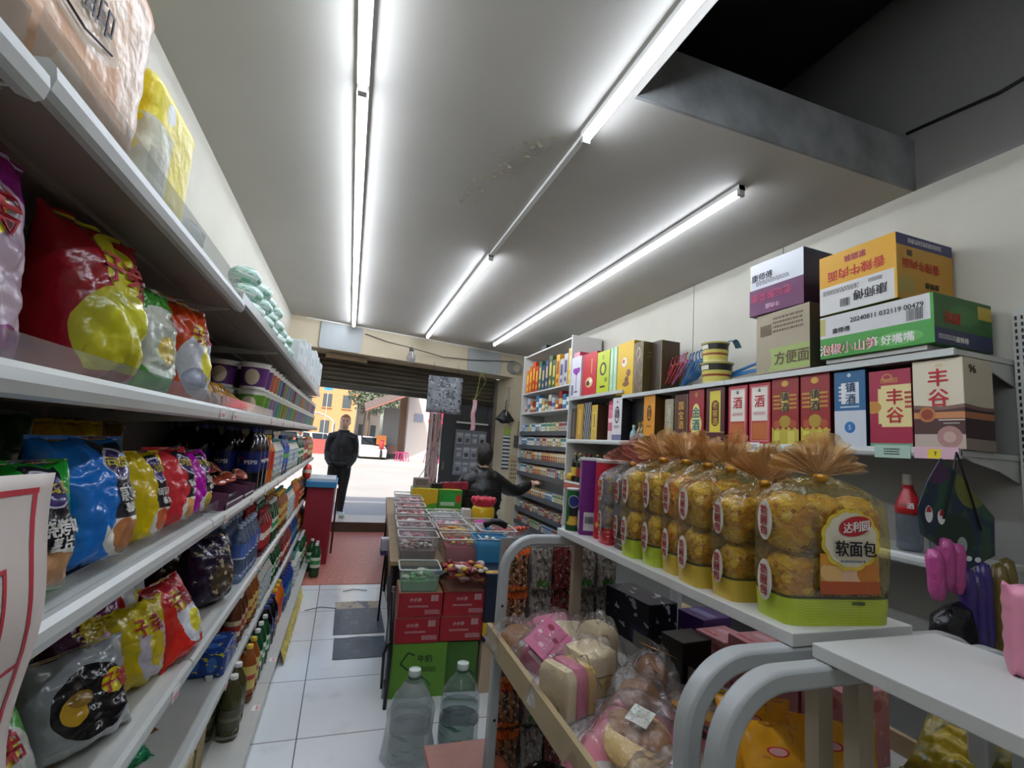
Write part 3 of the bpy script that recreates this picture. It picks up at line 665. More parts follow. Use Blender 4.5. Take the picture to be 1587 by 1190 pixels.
o = crisp_bag('crisp_bag', 'olive gold crisp bag upright at back of third shelf', 'snack bag', .26, .32, .12, dgold, (), 43); o.location = (-.79, 1.9, zb + .0); o.rotation_euler = (-.05, 0, FX - .5)
o = crisp_bag('crisp_bag', 'dark green crisp bag in shade behind green bag', 'snack bag', .24, .33, .13, dgreen, (), 44); o.location = (-.72, 1.1, zb); o.rotation_euler = (-.05, 0, FX - .4)
o = crisp_bag('crisp_bag', 'dark green crisp bag in shade behind big blue bag', 'snack bag', .24, .33, .13, dgreen, (), 45); o.location = (-.76, 1.36, zb); o.rotation_euler = (-.05, 0, FX - .4)
# open display boxes with small packets
maroonb = mat('tray_box', '#5a2a48', .5); inn = mat('tray_box_edge', '#a59aa0', .5)
pk_ = pm('small_packet', '#a8452c', [('e', .5, .5, .3, .35, '#d6b89a'), ('n', 8, .56, '#7a2418')], .25, bump=.3)
pkt = MB().ell((0, 0, 0), (.045, .032, .009), 12, 6, fn=lambda p: p * (1 + .15 * mnoise.noise(p * 60))).build('snack_packet', pk_, smooth=True); tag(pkt, 'x', 'packet')
def tray_box(label, x, y, w, d, h, tilt, np_):
    t = thing('display_box', label, 'box', (x, y, zb), 0, 'open snack boxes on third left shelf', rot=(0, tilt, 0)); b = MB()
    for a, bb, c, dd, z1 in ((-d / 2, d / 2, -w / 2, -w / 2 + .004, h), (-d / 2, d / 2, w / 2 - .004, w / 2, h), (-d / 2, -d / 2 + .004, -w / 2, w / 2, h * 1.5), (d / 2 - .004, d / 2, -w / 2, w / 2, h * .5)): b.box(a, bb, c, dd, 0, z1)
    b.box(-d / 2, d / 2, -w / 2, w / 2, 0, .004); b.build('tray', maroonb, t)
    MB().box(d / 2 - .0055, d / 2 + .001, -w / 2, w / 2, h * .5, h * .5 + .004).build('front_edge', inn, t)
    for k in range(np_):
        place(pkt, (x - .1 + .22 * (k % 3) / 2 - .02, y - w * .33 + w * .66 * (k // 3) / max(1, (np_ - 1) // 3), zb + h * .85 + .035 + (.11 - .11 * (k % 3) / 2) * tilt * 4), (rnd.uniform(-.4, .4), .35 + rnd.uniform(-.3, .3), rnd.uniform(-1, 1)), 'small red and cream snack packet in ' + ('nearer' if w > .3 else 'farther') + ' open box, third shelf', 'snack packets in the ' + ('nearer' if w > .3 else 'farther') + ' box')
tray_box('dark maroon open box of red packets right of magenta bag', -.58, 2.27, .32, .32, .09, .12, 9)
tray_box('dark maroon open box of red packets beside cola bottles', -.58, 2.57, .22, .32, .08, .12, 6)
# bottles
cola = mat('cola_liquid', '#0d0a0e', .12); navy = pm('label_navy', '#10205e', [('e', .72, .5, .08, .35, '#d8d8dc'), ('r', 0, 1, .0, .08, '#0a1234')], .3)
bluecap = mat('cap_blue', '#23347a', .4); whcap = mat('cap_white', '#dcdcd8', .4); rdcap = mat('cap_red', '#b02228', .4); ylcap = mat('cap_yellow', '#d9b42a', .4); grcap = mat('cap_green', '#2c7a3c', .4)
P = {}
P['cola'] = bottle('cola_bottle', 'x', 'bottle', .054, .33, cola, navy, bluecap, (.3, .62), text='PEPSI', tm=white)
globe = MB()
def _g(b, z0, z1, m):
    for k in range(8):
        a0, a1 = -.95 + .24 * k - .5, -.95 + .24 * (k + 1) - .5
P_cola = P['cola']
b = MB(); rr = .0555
def disc(b, cx, cz, rad, m, lo=-1, hi=1, n=14):
    """part of a round mark wrapped on the bottle"""
    i = len(b.v); pts = []
    for k in range(n + 1):
        t = lo + (hi - lo) * k / n; wd_ = math.sqrt(max(0, 1 - t * t)); pts.append((-wd_, t, wd_))
    for k in range(n):
        (a, t0, c), (d, t1, e) = pts[k], pts[k + 1]
        q = [(cx + rad * x / rr, cz + rad * t) for x, t in ((a, t0), (c, t0), (e, t1), (d, t1))]
        b.quad(*[(rr * 1.01 * math.sin(x), -rr * 1.01 * math.cos(x), z) for x, z in q], m=m)
disc(b, -.9, .155, .021, 0, .2, 1); disc(b, -.9, .155, .021, 1, -.2, .2); disc(b, -.9, .155, .021, 2, -1, -.2)
b.build('emblem', [redp, white, bluep], P_cola, fixn=False)
oj = mat('orange_drink', '#c4601c', .2); P['orange'] = bottle('orange_bottle', 'x', 'bottle', .045, .29, oj, pm('label_orange', '#b8321c', [('e', .5, .5, .12, .4, '#e8a52c'), ('e', 0.02, .5, .1, .4, '#e8a52c')], .35), ylcap, (.3, .66))
wat = film('water_bottle_plastic', '#b9cbe0', .22, '#9fb6d8', rough=.1, bump=0); P['water'] = bottle('water_bottle', 'x', 'bottle', .036, .24, wat, pm('label_water', '#4a66a8', [('e', .5, .5, .12, .3, '#c9a0b0'), ('e', 0, .5, .12, .3, '#c9a0b0'), ('r', 0, 1, .0, .1, '#c8d4e6')], .35), mat('cap_paleblue', '#aebdd6', .4), (.42, .68), wavy=.06)
tea = mat('tea_liquid', '#8a4a1c', .2); P['tea'] = bottle('tea_bottle', 'x', 'bottle', .034, .23, tea, pm('label_tea', '#c9b25a', [('r', 0, 1, .4, .6, '#a8321c'), ('e', .5, .5, .1, .3, '#f0e8d0')], .4), ylcap, (.25, .66))
P['green'] = bottle('green_bottle', 'x', 'bottle', .036, .25, mat('green_glass', '#1c4a2a', .12), pm('label_green', '#d8dcc8', [('r', 0, 1, .3, .7, '#2c8a4a'), ('e', .5, .5, .1, .4, '#e8d84a')], .4), whcap, (.3, .6))
P['red'] = bottle('red_bottle', 'x', 'bottle', .033, .22, mat('red_drink', '#7a1c22', .2), pm('label_red', '#a82a2c', [('r', 0, 1, .35, .65, '#e6dcc8'), ('e', .5, .5, .12, .3, '#e6b84a')], .4), rdcap, (.2, .7))
P['milk'] = bottle('milk_bottle', 'x', 'bottle', .034, .21, mat('milk_drink', '#cfcabc', .3), pm('label_milk', '#d8d4cc', [('d', .3, 0, .35, .3, '#8ab0c4'), ('e', .5, .5, .12, .3, '#c94a4a'), ('e', 0, .5, .12, .3, '#3a6aa8')], .4), mat('cap_teal', '#3a8a8a', .4), (.2, .72))
P['sprite'] = bottle('sprite_bottle', 'x', 'bottle', .036, .24, mat('blue_bottle_body', '#1c3a7a', .15), pm('label_sprite', '#2a5ab0', [('r', 0, 1, .35, .6, '#5ab03a'), ('e', .5, .5, .1, .3, '#e6e6e6')], .35), bluecap, (.3, .7))
P['amber'] = bottle('amber_bottle', 'x', 'bottle', .038, .24, mat('amber_glass', '#5a2c14', .12), pm('label_amber', '#d0b890', [('r', 0, 1, .3, .7, '#9a2a20')], .4), mat('cap_gold', '#b08a3a', .3, .6), (.25, .55))
desc = dict(cola='big dark cola bottle with blue cap', orange='orange drink bottle with yellow cap', water='clear water bottle with blue label and pale cap', tea='brown tea bottle with yellow cap', green='green bottle with white cap', red='red drink bottle with red cap', milk='milky drink bottle with teal cap', sprite='blue bottle with green banded label', amber='amber brown bottle with gold cap')
def rows(kind, shelf, xs, ys, z, sc=1.0, extra=''):
    for y in ys:
        for x in xs: place(P[kind], (x + rnd.uniform(-.004, .004), y + rnd.uniform(-.004, .004), z), (0, 0, FX + rnd.uniform(-.5, .5)), desc[kind] + ' in the ' + shelf + extra, desc[kind] + ', ' + shelf, sc)
def fr(a, b, s): return [a + i * s for i in range(int((b - a) / s + .5))]
for j, y in enumerate((2.82, 2.94, 3.06)):
    for i, x in enumerate((-.478, -.592, -.706, -.82)):
        place(P['cola'], (x, y, zb), (0, 0, (.35 if i == 0 else -.1) if j == 0 else FX), 'big dark cola bottle with blue label and cap on third left shelf', 'cola bottles on third shelf')
s3 = 'third left shelf row'
rows('orange', s3, (-.47, -.57, -.67), (3.18, 3.28), zb); rows('milk', s3, (-.465, -.545), fr(3.4, 3.75, .075), zb, 1.25); rows('sprite', s3, (-.465, -.55), fr(3.78, 4.1, .08), zb, 1.2)
rows('milk', s3, (-.465, -.545), fr(4.15, 4.9, .078), zb, 1.15); rows('green', s3, (-.465, -.55), fr(4.95, 5.4, .08), zb, 1.1); rows('red', s3, (-.465,), fr(5.45, 6.0, .075), zb, 1.15); rows('tea', s3, (-.465,), fr(6.05, 6.7, .075), zb, 1.15)

# ---- fourth shelf
zb = LZ[3] - .005
def lay(label, m, x, y, w, h, t, seed, rot, dz=0, texts=()):
    o = crisp_bag('crisp_bag', label, 'snack bag', w, h, t, m, texts, seed); o.location = (x, y, zb + dz); o.rotation_euler = rot; return o
mbk = pm('bag_silver_black', '#8f9496', [('e', .52, .45, .4, .37, '#121214'), ('e', .3, .42, .11, .14, '#c79a1c'), ('e', .38, .52, .12, .08, '#8a6a1c'), ('e', .74, .56, .17, .13, '#e2cf1c'), ('r', .1, .9, .0, .1, '#a5a9aa')], .15, bump=.3)
lay('silver bag with black disc and yellow oval, front of fourth shelf', mbk, -.52, 1.47, .26, .225, .13, 51, (-.35, 0, FX - .5), .0, [(ZD, .74, .56, .05, redp)])
mpu = pm('bag_purple_photo', '#7a2a6a', [('e', .5, .4, .4, .3, '#c59aba'), ('e', .35, .75, .25, .14, '#d9c22c'), ('e', .6, .25, .2, .12, '#c9a8b8'), ('r', .0, .3, 0, 1, '#5a1f50')], .18, bump=.4)
lay('purple crisp bag behind the silver and black bag', mpu, -.57, 1.66, .26, .27, .13, 53, (-.35, .0, FX - .3), .01, [(ZD, .4, .76, .06, yellowp)])
mye = pm('bag_yellow_photo', '#c0ac0c', [('e', .58, .42, .34, .38, '#b9b3bc'), ('e', .6, .42, .18, .22, '#c9b42a'), ('e', .5, .75, .2, .13, '#d6c61c')], .18, bump=.35)
lay('yellow and grey crisp bag standing between purple and red bags', mye, -.53, 1.77, .22, .235, .14, 55, (-.12, 0, FX - .35), 0, [(ZD, .5, .75, .055, redp)])
mre = pm('bag_red_photo', '#c8241a', [('e', .55, .44, .32, .36, '#c9ccd2'), ('e', .58, .36, .16, .16, '#d0c63a'), ('e', .45, .70, .2, .14, '#d6b81c'), ('r', 0, 1, .88, 1, '#a8242a')], .2, bump=.2)
lay('bright red crisp bag with silver oval tilting at fourth shelf front', mre, -.46, 1.96, .25, .265, .14, 57, (-.38, .0, FX - .12), .0, [(ZD, .45, .70, .07, redp)])
lay('red crisp bag behind the bright red bag with silver oval', mre, -.70, 2.18, .24, .28, .13, 58, (-.3, 0, FX - .2), .0, [(ZD, .45, .70, .06, redp)])
lay('yellow crisp bag lying at back of fourth shelf', mye, -.72, 1.78, .24, .27, .11, 59, (-.15, 0, FX - .5), .0)
lay('yellow crisp bag against the back behind purple bag', mye, -.76, 1.55, .24, .28, .12, 60, (-.1, 0, FX - .5), 0)
lay('yellow crisp bag behind white poster, back of fourth shelf', mye, -.74, 1.26, .24, .25, .12, 61, (-.1, 0, FX - .5), 0)
mwg = pm('bag_green_base', '#4a9a3a', [('e', .6, .42, .4, .4, '#b9bdb6'), ('e', .55, .62, .24, .16, '#d6c23a')], .2, bump=.25)
lay('green and white crisp bag in the lower left corner', mwg, -.52, 1.15, .26, .25, .13, 62, (-.55, 0, FX - .35), -.0, [(ZD, .55, .62, .07, redp)])
mog = pm('bag_orange_left', '#d0781c', [('e', .5, .4, .4, .35, '#c9a23a'), ('n', 7, .58, '#a83a1c')], .2, bump=.3)
lay('orange crisp bag cut by the left picture edge, fourth shelf', mog, -.53, .97, .24, .27, .12, 63, (-.5, 0, FX - .35), 0)
mdp = pm('bag_dark_violet', '#241634', [('e', .5, .35, .3, .25, '#4a3a2a'), ('n', 7, .62, '#b9aa8a')], .15, bump=.45)
def big_pack(label, x, y, seed): return lay(label, mdp, x, y, .26, .29, .2, seed, (-.06, 0, FX - .45), 0)
big_pack('large dark violet glossy snack pack beside water bottles', -.53, 2.5, 65); big_pack('dark violet snack pack standing behind the large one', -.74, 2.62, 66)
mrp = mat('snack_red_small', '#9a2430', .25, bump=.3)
s4 = 'fourth left shelf row'
rows('water', s4, (-.475, -.56, -.645), fr(2.82, 3.3, .078), zb, 1.18); rows('red', s4, (-.465, -.545), fr(3.36, 3.65, .075), zb, 1.25); rows('green', s4, (-.465, -.55), fr(3.7, 4.0, .08), zb, 1.15); rows('tea', s4, (-.465, -.545), fr(4.05, 4.5, .075), zb, 1.3)
rows('milk', s4, (-.465, -.545), fr(4.55, 5.1, .075), zb, 1.25); rows('orange', s4, (-.47,), fr(5.15, 5.6, .1), zb); rows('amber', s4, (-.465,), fr(5.65, 6.15, .085), zb, 1.1); rows('green', s4, (-.465,), fr(6.2, 6.7, .08), zb, 1.1)
# ---- fifth shelf
zb = LZ[4] - .005
bp_ = pm('blue_can_pack', '#1c3f8a', [('e', .3, .5, .12, .3, '#3a70c0'), ('e', .7, .5, .12, .3, '#3a70c0'), ('n', 6, .62, '#c9c23a')], .2, bump=.4)
o = carton('drink_pack', 'blue shrink wrapped pack of drink cartons, fifth shelf', 'pack', .26, .18, .11, {'x': bp_}, bevel=.012); o.location = (-.52, 2.76, zb); o.rotation_euler = (0, 0, FX)
o = carton('drink_pack', 'blue drink pack stacked behind another on fifth shelf', 'pack', .26, .18, .11, {'x': bp_}, bevel=.012); o.location = (-.76, 2.66, zb); o.rotation_euler = (0, 0, FX)
gf = mat('packet_copper', '#8a4a2c', .2, .3, bump=.4); gg = mat('packet_green', '#1f8a5a', .2, .2, bump=.4); gy = mat('packet_yellow', '#d0a01c', .22, bump=.4)
for k, (m, y, x, l) in enumerate(((gf, 2.18, -.60, 'copper brown foil packet at back of fifth shelf'), (gg, 2.02, -.56, 'green foil packet lying on fifth shelf'), (gy, 1.84, -.55, 'yellow foil packet lying on fifth shelf'), (mrp, 1.72, -.56, 'red foil packet lying on fifth shelf'))):
    o = crisp_bag('foil_packet', l, 'packet', .15, .18, .06, m, (), 70 + k); o.location = (x, y, zb); o.rotation_euler = (-1.0, 0, FX - .6)
s5 = 'fifth left shelf row'
rows('amber', s5, (-.475, -.565, -.655), (2.95, 3.04, 3.13), zb, 1.1); rows('tea', s5, (-.465, -.545), fr(3.22, 3.5, .075), zb, 1.1); rows('milk', s5, (-.465, -.545), fr(3.55, 4.0, .075), zb, 1.15); rows('green', s5, (-.465, -.55), fr(4.05, 4.5, .08), zb); rows('red', s5, (-.465, -.545), fr(4.55, 5.2, .075), zb, 1.15); rows('sprite', s5, (-.465,), fr(5.25, 5.9, .08), zb); rows('tea', s5, (-.465,), fr(5.95, 6.7, .075), zb, 1.1)
# ---- base deck
zb = .1
kraft = mat('kraft_board', '#9a8a62', .8, var=.15, vscale=10)
for k, (x, y, w, h) in enumerate(((-.5, 1.95, .3, .24), (-.72, 2.1, .3, .2), (-.52, 2.3, .24, .2))):
    o = carton('kraft_carton', ('brown carton on bottom deck nearest the camera', 'brown carton at back of bottom deck', 'brown carton beside oil bottles on bottom deck')[k], 'carton', w, .2, h, {'x': kraft}); o.location = (x, y, zb); o.rotation_euler = (0, 0, FX + .05 * k)
P['oil'] = bottle('oil_bottle', 'x', 'bottle', .042, .24, film('oil_plastic', '#8f8a58', .3, '#6d6a40', rough=.1, bump=0), pm('label_oil', '#4a4a38', [('r', 0, 1, .4, .6, '#6a6a50')], .4), whcap, (.2, .5)); desc['oil'] = 'olive brown bottle with white cap'
rows('oil', 'bottom deck front', (-.385, -.49), (2.62, 2.74), zb, 1.12); rows('tea', 'bottom deck front', (-.37, -.45), (2.93, 3.03), zb, 1.2); rows('green', 'bottom deck front', (-.37, -.46), (3.15, 3.26, 3.37), zb, 1.1)
rows('cola', 'bottom deck row', (-.38, -.5), (3.52, 3.64, 3.76), zb, .85); rows('orange', 'bottom deck row', (-.38, -.5), (3.9, 4.01, 4.12), zb, .95); rows('sprite', 'bottom deck row', (-.37, -.46), fr(4.25, 4.8, .09), zb, 1.1); rows('milk', 'bottom deck row', (-.37,), fr(4.9, 5.4, .085), zb, 1.2); rows('green', 'bottom deck row', (-.37,), fr(5.45, 5.95, .09), zb, 1.25)
o = carton('red_carton', 'dark red box on bottom deck edge near the camera', 'carton', .2, .09, .05, {'x': mat('red_box', '#6a1420', .5)}, [('F', '#lines', .5, .5, .1, white)]); o.location = (-.34, 2.2, zb); o.rotation_euler = (0, 0, FX)
for k in range(3):
    place(P['green'], (-.2 - .06 * (k == 2), 5.55 + .12 * k, .006), (0, 0, 0), 'green glass bottle standing on the floor before the red bin', 'green bottles by red bin', 1.35)
# poster
paper = mat('poster_paper', '#cfc4bc', .6, var=.1); pred = mat('poster_red', '#b02234', .5)
t = thing('price_poster', 'wavy white price poster with red border hung at the left edge', 'poster', (-.392, .62, .85))
def pst(u, v): return (.010 + .008 * math.sin(v * 11) * (.3 + u) + .006 * math.sin(u * 7 + v * 5), (u - .5) * .50 + (.006 * math.sin(v * 14) if u > .9 else 0), v * .585 - .02 * u)
MB().grid(pst, 14, 26).build('sheet', paper, t, smooth=True, solid=.0006)
b = MB()
def onp(u, v): p = pst(u, v); return (p[0] + .0012, p[1], p[2])
def strip(u0, u1, v0, v1, n=16):
    b.grid(lambda a, c: onp(u0 + (u1 - u0) * a, v0 + (v1 - v0) * c), n, n)
strip(.06, .94, .955, .968); strip(.915, .935, .03, .955); strip(.06, .08, .03, .955); strip(.06, .94, .03, .045); strip(.45, .80, .80, .81); strip(.785, .80, .6, .81); strip(.45, .8, .6, .645); strip(.45, .92, .575, .585)
b.build('border', pred, t, fixn=False)
b = MB(); write(b, '仁', lambda x, y: onp(.62 + x / .5, .725 + y / .585), .085); b.build('lettering', pred, t, fixn=False)
b = MB(); write(b, '大', lambda x, y: onp(.68 + x / .5, .622 + y / .585), .03); b.build('lettering', paper, t, fixn=False)
b = MB(); write(b, '品', lambda x, y: onp(.74 + x / .5, .52 + y / .585), .04); b.build('lettering', mat('faded_gold', '#bfa878', .6), t, fixn=False)
# red bin with blue lid
redbin = mat('bin_red', '#8c1a2c', .45); bl = mat('bin_blue', '#3a86b8', .4)
t = thing('red_bin', 'tall dark red bin with blue tray lid by doorway', 'bin', (-.27, 6.3, .006))
b = MB(); i = len(b.v); b.box(-.13, .17, -.25, .35, 0, .86); b.build('body', redbin, t, bevel=.01)
b = MB().box(-.15, .19, -.28, .37, .86, .93); b.build('lid', bl, t, bevel=.008)
b = MB().box(-.14, .17, -.25, .3, .93, .96); b.build('paper_stack', mat('paper_white', '#cfd6da', .6), t)
MB().tube([(.2, .3, 0), (.2, .31, .8)], .012, 6).build('side_post', mat('post_dark_red', '#4a1a22', .5), t)
o = MB().ell((0, 0, 0), (.05, .05, .085), 12, 8, fn=lambda p: p * (1 + .2 * mnoise.noise(p * 30))).build('red_tag_bag', pm('hang_red', '#d8382c', [('r', .0, 1, .45, .6, '#e8d8c8')], .3), smooth=True); o.location = (-.405, 5.9, 1.05); tag(o, 'small red and white packet hanging from shelf near red bin', 'packet')
# ================================================================== right wall goods
RF = -PI / 2
def rbox(label, y0, y1, ztop, zbot, mats, texts=(), d=None, x=2.472, cat='gift box', name='liquor_box', group=None, rz=0, gap=.004):
    w = y1 - y0 - gap; d = d or min(w, .18)
    o = carton(name, label, cat, w, d, ztop - zbot, mats, texts, group); o.location = (x + d / 2, (y0 + y1) / 2, zbot); o.rotation_euler = (0, 0, RF + rz); return o
def P_(n, base, sh=(), r=.4): return pm('lb_' + n, base, sh, r)
z1 = RZ[1]
dk = '#1a1614'
rbox('slim dark box at far end of liquor shelf', 5.063, 5.2, 1.985, z1, {'x': P_('a', '#2a2320', [('r', .3, .7, .1, .9, '#5a4a3a')])})
rbox('gold box second from far end of liquor shelf', 4.889, 5.06, 2.03, z1, {'F': P_('b', '#a8842a', [('r', .3, .7, .15, .85, '#c9a03a')]), 'x': P_('b2', '#4a3416')})
rbox('black box with silver diagonal stripes, liquor shelf', 4.705, 4.885, 2.035, z1, {'F': P_('c', '#22262a', [('d', 1.2, 0, .35, .3, '#a8aaa8'), ('r', 0, .1, 0, 1, '#55554f')]), 'x': P_('c2', '#15171a')})
rbox('yellow gold box with brown side, liquor shelf', 4.56, 4.70, 2.0, z1, {'F': P_('d', '#bfa03a', [('r', .25, .75, .3, .8, '#d6bc5a'), ('r', .4, .6, .35, .75, '#8a6a24')]), 'x': P_('d2', '#3a2415')}, d=.26)
pc = thing('gift_can', 'tall pink and white round gift can, liquor shelf', 'can', (2.55, 4.335, z1)); b = MB().lathe([(.065, 0), (.067, .005), (.067, .36), (.06, .375)], 20); b.build('body', pm('can_pink', '#c96a7c', [('r', 0, 1, .0, .42, '#e8dcd8'), ('r', 0, 1, .62, 1, '#b84a60'), ('r', 0, 1, .5, .54, '#e8c8c8')], .35), pc, smooth=True, auto=.7)
MB().lathe([(.066, .36), (.066, .40), (.055, .41)], 20).build('lid', mat('can_lid', '#a83a50', .3, .3), pc, smooth=True, auto=.7)
rbox('white box with black oval seal, liquor shelf', 4.075, 4.255, 2.045, z1, {'F': P_('e', '#d9d6d8', [('e', .5, .60, .26, .2, '#2a2426'), ('e', .5, .60, .2, .16, '#c9c4c6'), ('e', .5, .9, .06, .03, '#3a3436'), ('r', 0, 1, 0, .14, '#6a7090')]), 'R': P_('e2', '#1c1a1e'), 'x': P_('e3', '#c9c6c8')}, [('F', '酒', .5, .62, .09, black), ('F', '#lines', .5, .32, .1, black, .3)])
rbox('wide black gift box behind small bottles, liquor shelf', 3.725, 4.045, 2.06, z1, {'x': P_('f', '#0f1013', [('r', .55, .75, .35, .9, '#24262a'), ('r', .62, .66, .45, .8, '#5a5640')], .25)}, d=.16, x=2.56)
def mini(label, y, bc, cc, h):
    t = thing('miniature_bottle', label, 'bottle', (2.50, y, z1)); MB().lathe([(.03, 0), (.034, .01), (.034, h * .45), (.026, h * .6), (.013, h * .72), (.012, h * .85)], 14).build('body', mat('mini_' + bc, bc, .2), t, smooth=True, auto=.8); MB().lathe([(.015, h * .84), (.015, h), (.012, h * 1.01)], 12).build('cap', mat('mini_' + cc, cc, .35), t); MB().lathe([(.0346, h * .1), (.0346, h * .4)], 14, caps=False).build('label', mat('mini_label', '#a8b4b0', .5), t)
mini('tiny pale blue bottle standing before the black gift box', 3.90, '#8ab0b8', '#c9c6bc', .15); mini('tiny brown bottle standing before black gift box', 3.80, '#7a6230', '#8a6a2a', .17); mini('tiny gold capped bottle next to orange box', 3.75, '#6a5626', '#b08a3a', .18)
rbox('orange box with dark oval seal and brown side', 3.54, 3.71, 2.035, z1, {'F': P_('g', '#d08a1c', [('e', .5, .6, .2, .17, '#4a2a12'), ('e', .5, .6, .14, .12, '#c9802a'), ('r', 0, 1, 0, .12, '#4a3a20'), ('r', .3, .7, .3, .34, '#8a5a1c')]), 'R': P_('g2', '#5a3a16'), 'x': P_('g3', '#b07418')}, [('F', '酒', .5, .6, .07, mat('brown_print', '#4a2a12', .5))])
rbox('short grey gold box beside maroon box, liquor shelf', 3.285, 3.405, 1.975, z1, {'F': P_('h', '#8f8a72', [('r', .3, .7, .2, .85, '#a8a288'), ('n', 12, .6, '#6a6450')]), 'x': P_('h2', '#4a4438')})
rbox('maroon box with gold vertical characters, liquor shelf', 3.11, 3.272, 2.0, z1, {'F': P_('i', '#4a1a18', [('r', 0, .06, 0, 1, '#8a6a3a'), ('r', .94, 1, 0, 1, '#8a6a3a'), ('e', .6, .14, .3, .06, '#a88a5a')]), 'x': P_('i2', '#3a1614')}, [('F', '国宝酒', .5, .56, .07, goldp, 0, True)])
rbox('red box with pale yellow gourd shape, liquor shelf', 2.93, 3.105, 2.035, z1, {'F': P_('j', '#8f1420', [('e', .5, .33, .38, .2, '#c9a83a'), ('e', .5, .56, .24, .16, '#c9a83a'), ('e', .5, .33, .34, .175, '#e0d68a'), ('e', .5, .56, .2, .14, '#e0d68a'), ('e', .5, .88, .1, .05, '#b8802a'), ('r', .35, .65, .03, .09, '#b07a30')]), 'R': P_('j2', '#5a1018'), 'x': P_('j3', '#7a121c')}, [('F', '金酒', .5, .44, .09, mat('teal_print', '#2a6a70', .5), 0, True)])
rbox('maroon box with narrow yellow panel and brown seal', 2.72, 2.91, 2.025, z1, {'F': P_('k', '#4a1018', [('r', .2, .78, .2, .93, '#d6c23a'), ('e', .5, .68, .2, .08, '#4a1a14'), ('e', .5, .38, .2, .08, '#4a1a14'), ('r', .3, .7, .38, .68, '#4a1a14'), ('r', 0, 1, .19, .2, '#c9a85a')]), 'x': P_('k2', '#3a0d14')}, [('F', '老窖酒', .5, .53, .055, goldp, 0, True)])
rw = P_('rw', '#a81c30', [('r', .1, .9, .05, .95, '#d9a8a8'), ('r', .12, .88, .06, .94, '#a81c30'), ('r', .14, .86, .38, .93, '#e6dfd2'), ('r', .14, .86, .07, .36, '#a8562a'), ('r', .16, .84, .09, .34, '#b8622c')])
for y0, y1, l in ((2.515, 2.69, 'red box with white and copper panels, nearer maroon box'), (2.33, 2.505, 'red box with white and copper panels, second of the pair')):
    rbox(l, y0, y1, 2.015, z1, {'F': rw, 'R': P_('rw2', '#5a0f1c'), 'x': P_('rw3', '#8a1626')}, [('F', '酒', .5, .70, .085, redp), ('F', '#lines', .5, .5, .09, redp, .25), ('F', '品', .5, .88, .022, black)])
zj = P_('zj', '#8c1418', [('w', .24, .02, 30, 1, '#b8a83a'), ('r', .1, .3, 0, .2, '#d0c65a'), ('r', .6, .85, 0, .2, '#d0c65a'), ('e', .5, .34, .22, .09, '#a88a2a'), ('e', .2, .3, .12, .06, '#a84a2a'), ('e', .8, .3, .12, .06, '#a84a2a'), ('r', .34, .66, .48, .78, '#241a10'), ('r', .36, .64, .49, .77, '#d6b85a'), ('e', .5, .9, .13, .045, '#d0a03a')])
for y0, y1, l in ((2.13, 2.325, 'red and gold box, farther of the pair with square seal'), (1.935, 2.122, 'red and gold box with square seal beside blue box')):
    rbox(l, y0, y1, 2.032, z1, {'F': zj, 'R': P_('zj2', '#4a0c12'), 'x': P_('zj3', '#7a1218')}, [('F', '镇酒', .5, .63, .058, black, 0, True), ('F', '#lines', .2, .63, .05, goldp, 2.0), ('F', '#lines', .8, .63, .05, goldp, 2.0)])
rbox('blue and white box with small blue medallion, liquor shelf', 1.742, 1.915, 2.02, z1, {'F': P_('bl', '#1c5a86', [('r', 0, 1, 0, .47, '#c9cfd6'), ('r', .24, .80, .56, .84, '#d6dde2'), ('e', .5, .25, .17, .075, '#2a6aa8'), ('r', .2, .8, .51, .53, '#b0c8d8'), ('e', .5, .94, .06, .025, '#b8d0e0')]), 'R': P_('bl2', '#0e2a40'), 'x': P_('bl3', '#164a70')}, [('F', '镇酒', .54, .70, .056, mat('navy_print', '#123a5a', .5), 0, True), ('F', '5', .5, .25, .035, mat('pale_blue_print', '#b8d0e6', .5)), ('F', '#lines', .25, .7, .03, white, 3.)])
fgred = mat('brush_red', '#b01420', .5)
rbox('crimson box with cream label and large red characters', 1.53, 1.728, 2.0, z1, {'F': P_('fg1', '#9c1c3c', [('e', .08, .52, .30, .08, '#c08a3a'), ('r', .22, 1, .30, .76, '#d8c07a'), ('r', .30, 1, .26, .80, '#d8c07a'), ('r', .25, 1, .31, .75, '#e0cf94'), ('r', .31, 1, .27, .79, '#e0cf94'), ('e', .12, .52, .18, .07, '#b8802f'), ('e', .45, .90, .13, .05, '#c07a5a'), ('e', .45, .90, .09, .035, '#9c1c3c'), ('r', 0, 1, 0, .055, '#6a9a7a')]), 'R': P_('fg12', '#5a1024'), 'x': P_('fg13', '#7a1830')}, [('F', '丰谷', .62, .53, .082, fgred, 0, True), ('F', '#lines', .93, .6, .03, fgred, 3.), ('F', '#lines', .5, .86, .08, goldp, .3)])
fg2 = [('w', .48, .012, 5, 2, '#7a5a50'), ('w', .44, .012, 5, 2.2, '#4a2c2a'), ('r', 0, 1, .335, .405, '#c08050'), ('e', .28, .38, .17, .085, '#b8703a'), ('e', .28, .38, .12, .06, '#8a3a24'), ('r', 0, 1, .0, .16, '#b8a89a'), ('e', .7, .13, .24, .12, '#a88078'), ('e', .7, .13, .12, .06, '#c0a098'), ('r', .5, 1, .31, .325, '#c9b8a8'), ('e', .55, .93, .08, .02, '#c9b88a')]
fg2b = [('w', .48, .01, 4, 2, '#7a5a50'), ('w', .44, .01, 4, 2.2, '#3a2422'), ('r', 0, 1, .335, .405, '#a86a40'), ('r', 0, 1, 0, .12, '#8a7a70')]
